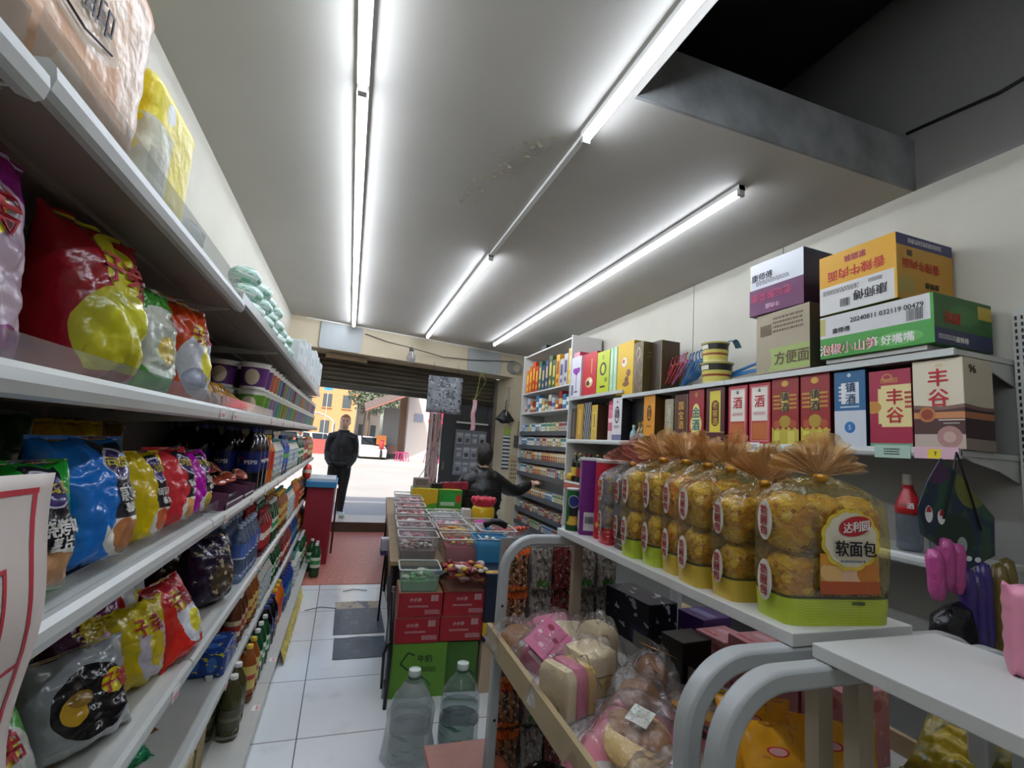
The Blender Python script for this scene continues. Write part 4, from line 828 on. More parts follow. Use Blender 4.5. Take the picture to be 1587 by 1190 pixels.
rbox('cream and brown box with large red characters, nearest end of liquor shelf', 1.325, 1.527, 2.022, z1, {'F': P_('fg2', '#d8cdb4', fg2), 'R': P_('fg22', '#c4b89e', fg2b), 'x': P_('fg23', '#cfc4aa')}, [('F', '丰谷', .52, .68, .085, fgred, 0, True), ('R', '96', .3, .88, .05, mat('brown_script', '#4a2a20', .5)), ('F', '#lines', .75, .28, .06, white, .1)], d=.2)
# ---- top shelf gift boxes
z2 = 2.12
rbox('pink gift box at far end of the top right shelf', 5.06, 5.22, 2.66, z2, {'F': P_('t1', '#c98a98', [('r', 0, 1, .0, .4, '#a83a4a'), ('r', .1, .9, .42, .48, '#e0d0d0')]), 'R': P_('t1b', '#a82440'), 'x': P_('t1c', '#b84a60')}, d=.3)
o = rbox('white box with purple wine glass picture, top right shelf', 4.975, 5.235, 2.60, z2, {'F': P_('t2', '#cfcdd4', [('e', .55, .66, .36, .1, '#8a2a9a'), ('r', 0, 1, .70, 1, '#cfcdd4'), ('r', .2, .9, .695, .71, '#6a2a7a'), ('e', .55, .58, .12, .05, '#6a2a7a'), ('r', .53, .58, .14, .58, '#4a2a5a'), ('e', .56, .12, .2, .02, '#4a3a5a'), ('r', .08, .3, .05, .3, '#6a6a80')]), 'R': P_('t2b', '#b8b4bc'), 'x': P_('t2c', '#c4c0c8')}, d=.1, x=2.455)
rbox('bright red gift box with gold emblem, top right shelf', 4.63, 4.965, 2.60, z2, {'F': P_('t3', '#b8202c', [('e', .5, .3, .26, .12, '#d6b87a'), ('e', .42, .28, .13, .06, '#4a2a3a'), ('e', .6, .33, .1, .05, '#e8e0d0'), ('r', .62, .68, .5, .85, '#d6a03a')]), 'x': P_('t3b', '#8a1824')}, d=.2)
rbox('yellow green gift box with black oval, top right shelf', 4.355, 4.625, 2.57, z2, {'F': P_('t4', '#b8c42a', [('e', .5, .57, .26, .16, '#2a2c18'), ('e', .5, .57, .15, .11, '#c4ce3a'), ('r', .3, .7, .12, .17, '#2a2c18'), ('e', .75, .3, .12, .06, '#7a8a2a'), ('r', .46, .52, .8, .9, '#4a5018')]), 'x': P_('t4b', '#7a8420')}, d=.2)
for y0, y1, l in ((4.28, 4.345, 'slim pale green box, farther one, top right shelf'), (4.21, 4.275, 'slim pale green box beside bright yellow gift box')):
    rbox(l, y0, y1, 2.57, z2, {'F': P_('t5', '#b4d6b0', [('r', .35, .6, .1, .9, '#d0e8cc'), ('r', .42, .52, .15, .4, '#4a9a6a')]), 'x': P_('t5b', '#8ab08a')}, d=.16)
z2 = 2.065
rbox('bright yellow gift box with white flower and brown print', 3.905, 4.2, 2.585, z2, {'F': P_('t6', '#d6ae14', [('e', .44, .62, .16, .09, '#e6ded0'), ('e', .40, .64, .08, .04, '#b8563a'), ('e', .72, .40, .13, .07, '#7a4a1c'), ('e', .62, .28, .12, .06, '#6a3a18'), ('e', .58, .2, .2, .05, '#7a4a1c'), ('n', 5, .68, '#c09a10')]), 'R': P_('t6b', '#8a6e10'), 'x': P_('t6c', '#b89612')}, d=.2)
gd = {'F': P_('t7', '#5a4c2c', [('e', .5, .78, .22, .12, '#b8aa7a'), ('e', .5, .78, .14, .085, '#4a3e24'), ('n', 7, .55, '#8a6a5a'), ('r', 0, .06, 0, 1, '#c0b078')]), 'R': P_('t7b', '#4a4020', [('r', 0, .03, 0, 1, '#b8a86a'), ('r', .3, .75, .78, .8, '#8a7c4a'), ('r', .25, .8, .7, .715, '#8a7c4a')]), 'x': P_('t7c', '#3f371c')}
rbox('dark olive gold gift box with ring emblem, farther of two', 3.755, 3.9, 2.545, z2, gd, d=.21)
rbox('dark brown gift box behind red hangers, nearer of two', 3.60, 3.748, 2.54, z2, {'R': P_('t8b', '#3c2c18', [('r', 0, .04, 0, 1, '#b8a86a')]), 'x': P_('t8c', '#352614')}, d=.2, x=2.56)
# ---- plastic hangers
def hanger(m, nm):
    t = thing('clothes_hanger', nm, 'hanger', group='plastic hangers')
    b = MB(); w = .2
    b.tube([(0, 0, .115), (-.06, 0, .09), (-w, 0, .008), (-w - .006, 0, -.004), (-w + .005, 0, -.012), (0, 0, -.012), (w - .005, 0, -.012), (w + .006, 0, -.004), (w, 0, .008), (.06, 0, .09), (0, 0, .115)], .0065, 6); b.build('frame', m, t, smooth=True)
    pts = [(0, 0, .115), (0, 0, .145)]
    for i in range(9): a = -PI / 2 + .3 + i / 8 * 4.2; pts.append((.028 * math.cos(a) + .0, 0, .178 + .03 * math.sin(a)))
    MB().tube(pts, .005, 6).build('hook', m, t, smooth=True); return t
hr = hanger(mat('hanger_red', '#a8303a', .4), 'x'); hb = hanger(mat('hanger_blue', '#2a6fa8', .4), 'x'); hp = hanger(mat('hanger_pink', '#a86a9a', .4), 'x')
for k in range(5): place(hr, (2.58 + .03 * k, 3.52 - .012 * k, 2.185 + .014 * k), (.25, .35, 1.15 + .02 * k), 'red plastic clothes hanger in the heap beside dark gift boxes', 'red plastic hangers')
place(hp, (2.60, 3.40, 2.21), (.3, .32, 1.2), 'single mauve plastic hanger between red and blue hangers')
for k in range(6): place(hb, (2.57 + .028 * k, 3.26 - .01 * k, 2.17 + .014 * k), (.2, .3, 1.12 + .03 * k), 'blue plastic clothes hanger in the heap beside noodle tubs', 'blue plastic hangers')
for k in range(3): dup(hb, (2.66 + .03 * k, 2.74, 2.14 + .016 * k), (.9, .05, 1.5 + .05 * k), 'blue plastic clothes hanger lying behind the noodle tubs', 'blue hangers behind the tubs')
# ---- noodle tubs
tubm = pm('tub_print', '#c9bd5a', [('r', 0, 1, .62, .92, '#22221c'), ('e', .12, .5, .09, .34, '#b8823a'), ('e', .38, .5, .09, .34, '#b8823a'), ('r', .0, 1, .35, .45, '#8a3a24'), ('r', .02, .2, .66, .86, '#d8d4c0'), ('r', .55, .75, .66, .86, '#d8d4c0'), ('r', 0, 1, 0, .12, '#d4cc8a')], .35)
def tub(label, loc, r, h):
    t = thing('noodle_tub', label, 'noodle tub', loc, .3, 'paper noodle tubs'); b = MB(); b.grid(lambda u, v: (r * (.86 + .14 * v) * math.cos(-PI / 2 + u * 2 * PI), r * (.86 + .14 * v) * math.sin(-PI / 2 + u * 2 * PI), h * v), 28, 3, wrap=True); b.face(tuple(range(28))[::-1])
    b.build('tub_body', tubm, t, smooth=True, auto=.8); MB().lathe([(r, h * .98), (r * 1.05, h * .985), (r * 1.05, h * 1.0), (r * .2, h * 1.01)], 28).build('lid', mat('tub_lid', '#d8d2b8', .4), t); return t
tub('yellow black noodle tub, lower one of the pair by hangers', (2.60, 2.95, 2.065), .115, .165); o = tub('yellow black noodle tub, upper one with lid peeled', (2.60, 2.97, 2.235), .1, .155)
b = MB().grid(lambda u, v: (.02 + .09 * u, -.13 + .05 * v - .02 * u, .16 + .03 * math.sin(u * 3) - .04 * u * u), 6, 3); b.build('peeled_foil', mat('foil_blue', '#5a8aa0', .3, .4), o, solid=.001)
# ---- carton stacks
mg = mat('script_magenta', '#a8305a', .5); rdo = mat('carton_red', '#b82a20', .5)
purp = P_('ct1', '#5a1a4a', [('r', 0, 1, .5, 1, '#c6c8cc'), ('r', 0, .02, .5, 1, '#b8b84a')])
o = carton('stacked_carton', 'white and purple carton atop brown carton, left stack', 'carton', .40, .40, .355, {'F': purp, 'R': P_('c1b', '#2a1430', [('r', 0, 1, .92, 1, '#1c2040')]), 'x': P_('c1c', '#4a1a42')}, [('F', '康师傅', .25, .72, .055, black, .0), ('F', '老坛酸菜面', .42, .33, .062, mg, PI + .0), ('F', '牛肉面', .45, .13, .035, mat('pale_pink', '#d8a8c0', .5), PI), ('F', '#lines', .45, .6, .25, black, .12)]); o.location = (2.655, 2.29, 2.46); o.rotation_euler = (0, 0, RF + .03)
o = carton('stacked_carton', 'plain brown carton with green printed panel, lower left stack', 'carton', .40, .40, .39, {'F': P_('ct2', '#93866a', [('r', .12, 1, .03, .40, '#8fa050'), ('e', .2, .22, .11, .19, '#93866a')]), 'R': P_('c2b', '#4a4438'), 'x': P_('c2c', '#857860')}, [('F', '#bar', .2, .72, .09, kraftp), ('F', '#lines', .62, .78, .22, kraftp, .5), ('F', '方便面', .68, .22, .085, kraftp)]); o.location = (2.66, 2.235, 2.066); o.rotation_euler = (0, 0, RF - .03)
o = carton('stacked_carton', 'yellow and white carton on top of the green carton', 'carton', .41, .42, .34, {'F': P_('ct3', '#d09a1c', [('r', .0, .97, .0, .46, '#cfcdc8')]), 'R': P_('c3b', '#b8861c', [('r', 0, 1, .82, 1, '#2a2a5a'), ('r', .02, .3, .1, .35, '#a08a3a')]), 'x': P_('c3c', '#b88a1c')}, [('F', '香辣牛肉面', .5, .62, .062, rdo, PI), ('F', '家庭装', .5, .84, .04, mg, PI), ('F', '康师傅', .68, .20, .058, black, PI), ('F', '#bar', .36, .14, .055, black), ('F', '#lines', .3, .36, .2, black, .14), ('F', '#lines', .75, .38, .07, black, .3), ('R', '香辣牛肉面', .42, .55, .055, rdo, PI), ('R', '康师傅', .6, .28, .035, black, PI), ('R', '#bar', .22, .72, .04, black), ('R', '#lines', .5, .91, .25, white, .1)]); o.location = (2.655, 1.765, 2.345); o.rotation_euler = (0, 0, RF + .0)
o = carton('stacked_carton', 'green and white carton under the yellow carton', 'carton', .55, .42, .235, {'F': P_('ct4', '#2f8a24', [('r', 0, .975, .48, 1, '#c9c8c6'), ('e', .72, .2, .2, .14, '#5aa84a'), ('r', .0, .06, .55, .95, '#a8a050')]), 'R': P_('c4b', '#1c5a1c', [('r', 0, 1, 0, .32, '#1c2450'), ('e', .5, .65, .25, .2, '#2a6a24'), ('r', .75, 1, .65, .92, '#b8a02a')]), 'x': P_('c4c', '#246a1c')}, [('F', '泡椒小山笋', .28, .2, .062, white), ('F', '泡椒小山笋', .282, .203, .058, rdo), ('F', '好嘴嘴', .72, .2, .05, white), ('F', '20240811 032119 00479', .62, .80, .034, black), ('F', '#bar', .86, .63, .07, black), ('F', '康师傅', .22, .62, .032, black), ('R', '泡椒', .3, .55, .06, rdo), ('R', '康师傅', .45, .14, .03, white), ('R', '#lines', .2, .15, .12, white, .2)]); o.location = (2.63, 1.675, 2.09); o.rotation_euler = (0, 0, RF + .01)
# strip of folded white board under the stacks
o = MB().box(2.44, 2.84, 1.44, 1.93, 2.066, 2.088).build('flat_board', mat('board_white', '#b8b6b0', .6)); tag(o, 'flattened pale board under the green carton', 'board')
# ---- third shelf
tpb = mat('liquor_glass', '#b9c4cc', .1)
def rcb(label, x, y):
    t = thing('liquor_bottle', label, 'bottle', (x, y, RZ[2]), 0, 'red capped liquor bottles'); r = .052; h = .27
    MB().lathe([(r * .9, 0), (r, .01), (r, h * .78), (r * .7, h * .9), (.02, h)], 18).build('body', film('liquor_clear', '#c4ccd4', .12, '#aab4c0', rough=.06, bump=0), t, smooth=True)
    b = MB().lathe([(r * 1.02, h * .62), (r * 1.06, h * .74), (r * .75, h * .92), (r * .45, h * 1.05), (r * .4, h * 1.14)], 16); b.build('red_shoulder_wrap', mat('wrap_red', '#a81c24', .3), t, smooth=True)
    MB().lathe([(.021, h * 1.14), (.021, h * 1.32), (.018, h * 1.33)], 14).build('cap', mat('cap_pewter', '#b0aca0', .3, .7), t)
    b = MB(); write(b, '酒', lambda x, y: (r * 1.0 * math.sin(x / r), -r * 1.08 * math.cos(x / r), h * .78 + y), .03); b.build('lettering', white, t, fixn=False); t.rotation_euler.z = -.9
rcb('red shouldered clear liquor bottle, left of the pair at far right', 2.6, 1.64); rcb('red shouldered clear liquor bottle behind dark hanging card', 2.6, 1.50)
dkb = [('#22180f', '#b08a3a'), ('#1c2a1a', '#c9a23a'), ('#3a1014', '#8a1c20'), ('#141416', '#7a1a1c')]
for k, y in enumerate((5.12, 5.0, 4.88, 4.76, 4.6, 4.45, 4.3, 4.1, 3.9, 3.7)):
    a, c = dkb[k % 4]; nm = ['brown', 'dark green', 'dark red', 'black'][k % 4]
    t = bottle('liquor_bottle', nm + ' bottle with ' + ('gold' if k % 4 < 2 else 'red') + ' cap, ' + ('first', 'second', 'third', 'fourth', 'fifth', 'sixth', 'seventh', 'eighth', 'ninth', 'tenth')[k] + ' from cigarette rack on third shelf', 'bottle', .045, .33, mat('db' + a, a, .12), pm('dbl' + a, '#c9a83a' if k % 2 == 0 else '#8a2018', [('e', .5, .5, .2, .4, '#e0d0a0')], .4), mat('dbc' + c, c, .35), (.2, .5)); t.location = (2.52, y, RZ[2])
o = MB().ell((0, 0, .05), (.06, .05, .05), 14, 8, fn=lambda p: p * (1 + .2 * mnoise.noise(p * 30))).build('sweets_bag', mat('sweets_yellow', '#d0a82a', .3, bump=.4), smooth=True); o.location = (2.5, 5.17, RZ[2]); tag(o, 'small yellow bag in front of dark bottles by cigarette rack', 'bag')
o = MB().box(2.43, 2.449, 4.3, 5.22, 1.06, 1.125).build('shelf_strip', mat('strip_coral', '#a85a4a', .5)); tag(o, 'coral coloured edge strip fixed on third right shelf', 'strip')
# price cards on right rails
for k, (y, m) in enumerate(((2.43, white), (2.02, white), (1.60, mat('card_green', '#a8c4b4', .5)))):
    t = thing('price_card', ('small white price card under the red and copper boxes', 'small white price card under the red and gold boxes', 'pale green price strip under the crimson box')[k], 'price card', (2.434, y, 1.6)); MB().box(-.001, .001, -.05 - .03 * (k == 2), .05 + .03 * (k == 2), -.03, .03).build('card', m, t); b = MB(); lines(b, lambda x, yy: (-.0015, -x, yy), .07, .035, 3, 0, k); b.build('print', black, t)
t = thing('price_card', 'pink bordered price card with yellow patch under cream box', 'price card', (2.434, 1.42, 1.6)); MB().box(-.001, .001, -.085, .085, -.026, .026).build('card', mat('card_pink', '#d8b0bc', .5), t); MB().box(-.0018, -.001, -.02, .03, -.024, .016).build('price_patch', yellowp, t); b = MB(); write(b, '7', lambda x, y: (-.0024, -x - .0, y - .003), .022); b.build('lettering', black, t, fixn=False)
# ---- hanging card with sweets
t = thing('hanging_card', 'dark blue green display card hung by black strings, sweets below', 'display card', (2.30, 1.27, 1.6))
b = MB().tube([(.0, 0, -.0), (-.06, -.01, -.145), (-.11, -.01, -.26)], .004, 5); b.build('string', blk, t); b = MB().tube([(.0, 0, -.0), (.05, -.01, -.15), (.11, -.01, -.30)], .004, 5); b.build('string', blk, t)
cardm = pm('hang_card_print', '#1c2c3f', [('n', 4, .52, '#2a4a34'), ('e', .7, .75, .22, .2, '#6a6a2a'), ('e', .45, .3, .25, .2, '#16301c'), ('e', .25, .85, .16, .1, '#4a2a4a')], .4)
poly = [(-.18, -.12), (-.10, -.03), (.02, -.1), (.21, -.25), (.20, -.40), (.04, -.45), (-.10, -.38), (-.23, -.32), (-.24, -.22)]
b = MB(); i = 0; n = len(poly)
for dy in (0, -.004): b.v += [(x, dy, z) for x, z in poly]
uvp = [((x + .25) / .47, (z + .46) / .44) for x, z in poly]
b.face(tuple(range(n)), 0, uvp); b.face(tuple(range(2 * n - 1, n - 1, -1)), 0, uvp[::-1])
for k in range(n): b.face((k, (k + 1) % n, n + (k + 1) % n, n + k), 0)
b.build('card', cardm, t)
for cx, cz, rx, rz_, m in ((-.185, -.245, .022, .032, white), (-.115, -.255, .022, .028, white), (.0, -.36, .03, .032, mat('pale_mark', '#9aa8a0', .5)), (-.08, -.355, .03, .014, mat('pale_mark', '#9aa8a0')), (.09, -.415, .02, .01, white), (.035, -.41, .02, .01, white)):
    q = MB(); i = 0; q.v = [(cx, -.0055, cz)] + [(cx + rx * math.cos(a * PI / 8), -.0055, cz + rz_ * math.sin(a * PI / 8)) for a in range(16)]
    for a in range(16): q.face((0, 1 + (a + 1) % 16, 1 + a))
    q.build('spot', m, t)
for cx, cz in ((-.185, -.235), (-.112, -.247)): q = MB(); q.quad((cx - .015, -.0062, cz - .003), (cx + .015, -.0062, cz - .003), (cx + .01, -.0062, cz + .018), (cx - .01, -.0062, cz + .018)); q.build('spot', redp, t)
sw = {c: mat('sweet_' + c, h, .25, bump=.4) for c, h in (('pink', '#b04a86'), ('violet', '#3a2a6a'), ('gold', '#6a5a2a'), ('dark', '#101014'))}
def tube_sweet(label, c, loc, h, r, ry=0, group=None):
    o = MB().lathe([(.001, 0), (r * .7, .006), (r, h * .2), (r * .95, h * .5), (r, h * .8), (r * .7, h * .97), (.001, h)], 12).build('sweet_tube', sw[c], smooth=True); o.location = loc; o.rotation_euler = (0, ry, 0); tag(o, label, 'sweets', group)
for k, (x, z) in enumerate(((2.14, 1.04), (2.19, 1.08), (2.245, 1.06))): tube_sweet('pink glossy tube of sweets hanging under the dark card', 'pink', (x, 1.26, z), .19, .028, .08 * (k - 1), 'pink sweet tubes')
for k, (x, z) in enumerate(((2.31, .82), (2.37, .80), (2.41, .84))): tube_sweet('violet tube of sweets hanging under card right of pink ones', 'violet', (x, 1.26, z), .34, .028, 0, 'violet sweet tubes')
for k, (x, z) in enumerate(((2.47, .78), (2.52, .80))): tube_sweet('dull gold tube hanging at the far right', 'gold', (x, 1.24, z), .4, .03, 0, 'gold sweet tubes')
o = MB().ell((0, 0, 0), (.1, .06, .1), 14, 8, fn=lambda p: p * (1 + .25 * mnoise.noise(p * 18))).build('dark_bag', sw['dark'], smooth=True); o.location = (2.24, 1.27, .93); tag(o, 'glossy black bag hanging below the pink sweets', 'bag')
# ================================================================== cigarette rack (right wall, far end)
cigw = mat('rack_white', '#c9c9c4', .4); cigd = mat('rack_dark_lip', '#3a3f44', .4)
CY0, CY1 = 5.27, 6.98
t = thing('cigarette_rack', 'tall white cigarette rack of many tiers beside shopfront pillar', 'rack'); CR = t
for y in (CY0, CY1): MB().box(2.46, 2.86, y - .012, y + .012, 0, 2.9).build('side_panel', cigw, t)
MB().box(2.85, 2.87, CY0, CY1, 0, 2.9).build('back_panel', cigw, t)
crows = [2.30, 2.0, 1.715, 1.52, 1.325, 1.13, .84, .62, .42]
for k, z in enumerate([2.88] + crows):
    s_ = MB().box(2.47, 2.85, CY0 + .012, CY1 - .012, z - .018, z).build('shelf', cigw, t)
    if k > 2: MB().box(2.455, 2.47, CY0 + .012, CY1 - .012, z - .05, z + .008).build('front_lip', cigd, s_)
packcols = {}
def cpack(name, col, col2, w, d, h, cat, lbl, kind):
    key = (col, col2, w)
    if key not in packcols:
        o = MB().box(-w / 2, w / 2, -d / 2, d / 2, 0, h).build(name, pm('ck' + col + col2, col, [('r', 0, 1, .6, .9, col2), ('e', .5, .35, .2, .12, col2)], .35)); tag(o, lbl, cat); KIDS[o.name] = []; packcols[key] = o
    return packcols[key]
cols = [('#b8b0a0', '#8a2a2a', 'beige'), ('#8a2018', '#d0b070', 'red'), ('#a89060', '#e0d8c0', 'tan'), ('#b0b8bc', '#3a6a9a', 'pale grey'), ('#3a6a90', '#d0d8dc', 'blue'), ('#c0b890', '#5a8a5a', 'cream'), ('#a85a30', '#e0c890', 'rust'), ('#e0dcd0', '#2a7a8a', 'white')]
rowcol = {2: [0, 5, 7, 4, 7, 3], 3: [7, 2, 0, 3, 7, 4], 4: [2, 6, 1, 2, 0, 6], 5: [1, 0, 2, 6, 3, 7], 6: [5, 4, 2, 2, 6, 1], 7: [1, 1, 0, 6, 1, 6], 8: [0, 3, 7, 5, 0, 1]}
rname = {2: 'third', 3: 'fourth', 4: 'fifth', 5: 'sixth', 6: 'seventh', 7: 'eighth', 8: 'ninth'}
for k, seq in rowcol.items():
    y = CY0 + .07; i = 0; n = 22
    for i in range(n):
        c = cols[seq[int(i / n * 6)] if rnd.random() < .7 else rnd.randrange(8)]; big_ = k in (7, 8)
        o = cpack('cigarette_pack', c[0], c[1], .062, .1, .095, 'cigarettes', 'x', k); place(o, (2.53 + .0, CY0 + .06 + i * .0735, crows[k]), (0, 0, RF), c[2] + ' cigarette pack standing on ' + rname[k] + ' tier of the cigarette rack', 'cigarette packs, ' + c[2] + ', ' + rname[k] + ' tier', (1, 1, 1.25 if k < 6 else 1.0))
tl = [('#b8641c', '#e0b040'), ('#a83a1c', '#d8a040'), ('#3a5a4a', '#b8b070'), ('#2a3a5a', '#b0a070'), ('#4a5a3a', '#c0b060'), ('#d09a2a', '#8a3a1c'), ('#b0b0b0', '#4a3a6a'), ('#c8a02a', '#d8c060')]
tn = ['orange', 'red orange', 'dark green', 'navy', 'olive', 'amber', 'grey', 'gold']
for k in range(13):
    c = tl[k * 8 // 13]; h = .36 + .1 * ((k * 7) % 5) / 4; w = .11
    o = MB().box(-w / 2, w / 2, -.06, .06, 0, h).build('liquor_box', pm('tl' + c[0], c[0], [('r', .2, .8, .4, .8, c[1]), ('e', .5, .2, .25, .08, c[1])], .4)); o.location = (2.56, CY1 - .1 - k * .125, crows[0]); o.rotation_euler = (0, 0, RF); tag(o, tn[k * 8 // 13] + ' box on first tier of cigarette rack, number order from pillar unclear', 'gift box', 'boxes on top tier, ' + tn[k * 8 // 13]); o['label'] = tn[k * 8 // 13] + ' tall box on the uppermost tier of the cigarette rack'
for k in range(14):
    c = cols[(k * 3) % 8]; h = .1 + .14 * ((k * 5) % 7) / 6
    o = MB().box(-.045, .045, -.05, .05, 0, h).build('small_box', pm('sb' + c[0], c[0], [('r', 0, 1, .3, .6, c[1])], .4)); o.location = (2.55, CY1 - .1 - k * .115, crows[1]); o.rotation_euler = (0, 0, RF); tag(o, c[2] + ' small box on second tier of the cigarette rack', 'box', 'boxes on second tier, ' + c[2])
o = MB().box(2.5, 2.8, 6.2, 6.42, 2.885, 2.95).build('black_box', blk); tag(o, 'flat black box on top of cigarette rack', 'box')
# ================================================================== bread rack goods
zb = 1.2
bagfilm = film('bread_film', '#f4ecc0', .08, '#e0d49a', rough=.13, bump=1.0, bscale=26, ior=1.85)
silverfilm = film('silver_film', '#d8d4d4', .3, '#a8a4a4', rough=.12, bump=.9, bscale=26)
goldfilm = film('ruffle_gold', '#f6e2c4', .36, '#e6bc84', rough=.12, bump=1.0, bscale=40); rosefilm = film('ruffle_rose', '#f4d8d0', .36, '#dc968c', rough=.12, bump=1.0, bscale=40)
def srect(a, w, d, k=.3):
    ca, sa = math.cos(a), math.sin(a); return math.copysign(abs(ca) ** k, ca) * w / 2, math.copysign(abs(sa) ** k, sa) * d / 2
def boxy(p, r, k=.68):
    return Vector([math.copysign(abs(c / a) ** k, c) * a for c, a in zip(p, r)])
def bread_bag(label, x, y, rz, w, d, h, basecol, buncol, ruf, fl, seed, front=False, twist=0, basepat=None, tilt=0):
    t = thing('bread_bag', label, 'bread bag', (x, y, zb), rz, 'bagged soft bread on the white rack top'); r = random.Random(seed)
    N = 40; hb = h * .2
    bm_ = pm('bread_base_' + basecol, basecol, [('d', 1.0, 0, .06, .09, '#e8e4b0'), ('d', -1.0, 0, .06, .09, '#c4c060'), ('r', 0, 1, .9, 1, '#4a4a2a')] if basepat is None else basepat, .3)
    b = MB(); b.grid(lambda u, v: (*srect(u * 2 * PI, w * (.96 + .04 * v), d * (.96 + .04 * v)), hb * v), N, 3, wrap=True); b.face(tuple(range(N))[::-1]); b.build('printed_base', bm_, t, smooth=True, auto=.7)
    def sf(u, v):
        a = u * 2 * PI; xx, yy = srect(a, w, d, .3 + .1 * v); z = hb + (h - hb) * (v if v < .8 else .8 + .2 * (1 - (1 - (v - .8) / .2) ** 1.6))
        q = 1 if v < .80 else 1 - .93 * ((v - .80) / .20) ** 1.25
        bul = 1 + .03 * math.sin(v * PI) + .02 * mnoise.noise(Vector((xx * 18, yy * 18, z * 18 + seed)))
        cr = 1 + (.10 * math.sin(a * 9 + seed) * max(0, v - .78) / .3)
        return (xx * bul * q * cr, yy * (bul + .08 * math.sin(v * PI)) * q * cr, z + .012 * math.sin(a * 5) * (1 - q))
    MB().grid(sf, N, 22, wrap=True).build('film', fl, t, smooth=True)
    # buns in their own wrappers
    bun = pm('bun_wrap_' + buncol, buncol, [('n', 3, .54, '#b8801c'), ('n', 6, .58, '#d6b43a'), ('n', 11, .64, '#9a5c24'), ('n', 9, .68, '#dcc67c')], .2, bump=.7, bscale=55)
    nx = 3 if w > .2 else 2; th = (h * .84) / 2
    for kz in range(2):
        for ky in range(1 if d < .13 else 2):
            for kx in range(nx):
                cx = (kx - (nx - 1) / 2) * w * .9 / nx; q = MB(); sd_ = r.random() * 9
                q.ell((0, 0, 0), (w * .47 / nx, d * .44, th * .5), 22, 14, fn=lambda p: boxy(p, (w * .47 / nx, d * .44, th * .5)) * (1 + .14 * mnoise.noise(p * 45 + Vector((sd_, 0, 0))) + .09 * abs(mnoise.noise(p * 80 + Vector((0, sd_, 0)))))); q.xf(Matrix.Translation((cx, 0, .012 + th * (.5 + kz))) @ Matrix.Rotation(r.uniform(-.12, .12), 4, 'Y'))
                q.build('wrapped_bun', bun, t, smooth=True)
    for kz in range(2):   # oval wrapper labels against the side facing the aisle
        b = MB(); zc = .015 + th * (.5 + kz); pts = [(-w / 2 * 1.045 - .002, d * .20 * math.cos(a * PI / 10), zc + th * .34 * math.sin(a * PI / 10)) for a in range(20)]
        b.v = [(-w / 2 * 1.05 - .003, 0, zc)] + pts
        for a in range(20): b.face((0, 1 + a, 1 + (a + 1) % 20))
        o = b.build('wrapper_label', mat('wrapper_label', '#cfc8bc', .4), t); b = MB(); write(b, '软面包', lambda xx, yy: (-w / 2 * 1.05 - .005, yy * 1.0, zc - xx), .02, 0, None, 0); 
        b.xf(Matrix.Identity(4)); b.build('lettering', mat('wrapper_ink', '#3a3a5a' if kz else '#a83a3a', .5), t, fixn=False)
    b = MB()
    def rf(u, v):
        a = (u - .5) * 2.9; L = .012 + (.082 + .010 * math.sin(u * 13 + seed) + .014 * mnoise.noise(Vector((u * 9, seed, 0)))) * v; return (math.sin(a + twist * .5) * L * 1.0, (math.sin(u * 88 + 5 * mnoise.noise(Vector((u * 6, v, seed)))) * (.002 + .005 * v) + .016 * v * mnoise.noise(Vector((u * 11, v * 2, seed * 2.1)))) + .022 * v * math.sin(u * 5 + seed), h + .006 + math.cos(a + twist * .5) * L * .95)
    b.grid(rf, 110, 7)
    b.grid(lambda u, v: (rf(u, v)[0] * .8, rf(u, v)[1] * 1.2 + .01 * v, h + .008 + (rf(u, v)[2] - h) * .8), 110, 5); b.build('gathered_top', ruf, t, smooth=True)
    b = MB().lathe([(.013, -.008), (.016, 0), (.013, .008)], 12); b.xf(Matrix.Translation((0, 0, h + .004))); b.build('tie', mat('tie_gold', '#b8862a', .3, .5), t, smooth=True)
    if tilt: t.rotation_euler.x = tilt
    if front:
        yf = -d / 2 * 1.12 - .003
        pic = pm('bread_picture', '#b08a34', [('e', .3, .55, .3, .3, '#d0a86a'), ('e', .55, .42, .2, .25, '#cfa98a'), ('e', .8, .55, .2, .32, '#b8722a'), ('r', 0, 1, 0, .32, '#a04a20'), ('e', .2, .9, .3, .2, '#c98a2a')], .3)
        b = MB(); b.grid(lambda u, v: (-.06 + .14 * u, yf - .001 + .014 * max(0, abs(u - .35) - .4), .062 + .075 * v), 8, 6); b.build('food_picture', pic, t)
        b = MB(); cx, cz = .010, .165; b.v = [(cx, yf - .004, cz)]; n = 72
        for a in range(n): th_ = a / n * 2 * PI; rr = .058 * (1 + .055 * abs(math.sin(th_ * 6))) ; b.v.append((cx + rr * math.cos(th_), yf - .003, cz + rr * .86 * math.sin(th_)))
        for a in range(n): b.face((0, 1 + a, 1 + (a + 1) % n))
        o = b.build('flower_badge', mat('badge_cream', '#cfc8b0', .4), t)
        b = MB(); b.v = [(cx, yf - .003, cz)]
        for a in range(n): th_ = a / n * 2 * PI; rr = .065 * (1 + .07 * abs(math.sin(th_ * 6))); b.v.append((cx + rr * math.cos(th_), yf - .0022, cz + rr * .86 * math.sin(th_)))
        for a in range(n): b.face((0, 1 + a, 1 + (a + 1) % n))
        b.build('badge_rim', mat('badge_yellow', '#d0b83a', .4), t)
        b = MB(); ox, oz = cx + .008, cz + .026; b.v = [(ox, yf - .0055, oz)] + [(ox + .038 * math.cos(a * PI / 18), yf - .005, oz + .019 * math.sin(a * PI / 18) + .006 * math.cos(a * PI / 18)) for a in range(36)]
        for a in range(36): b.face((0, 1 + a, 1 + (a + 1) % 36))
        b.build('red_oval', redp, o); b = MB(); write(b, '达利园', lambda xx, yy: (ox + xx, yf - .0075, oz + yy + .14 * xx), .021); b.build('lettering', white, o, fixn=False)
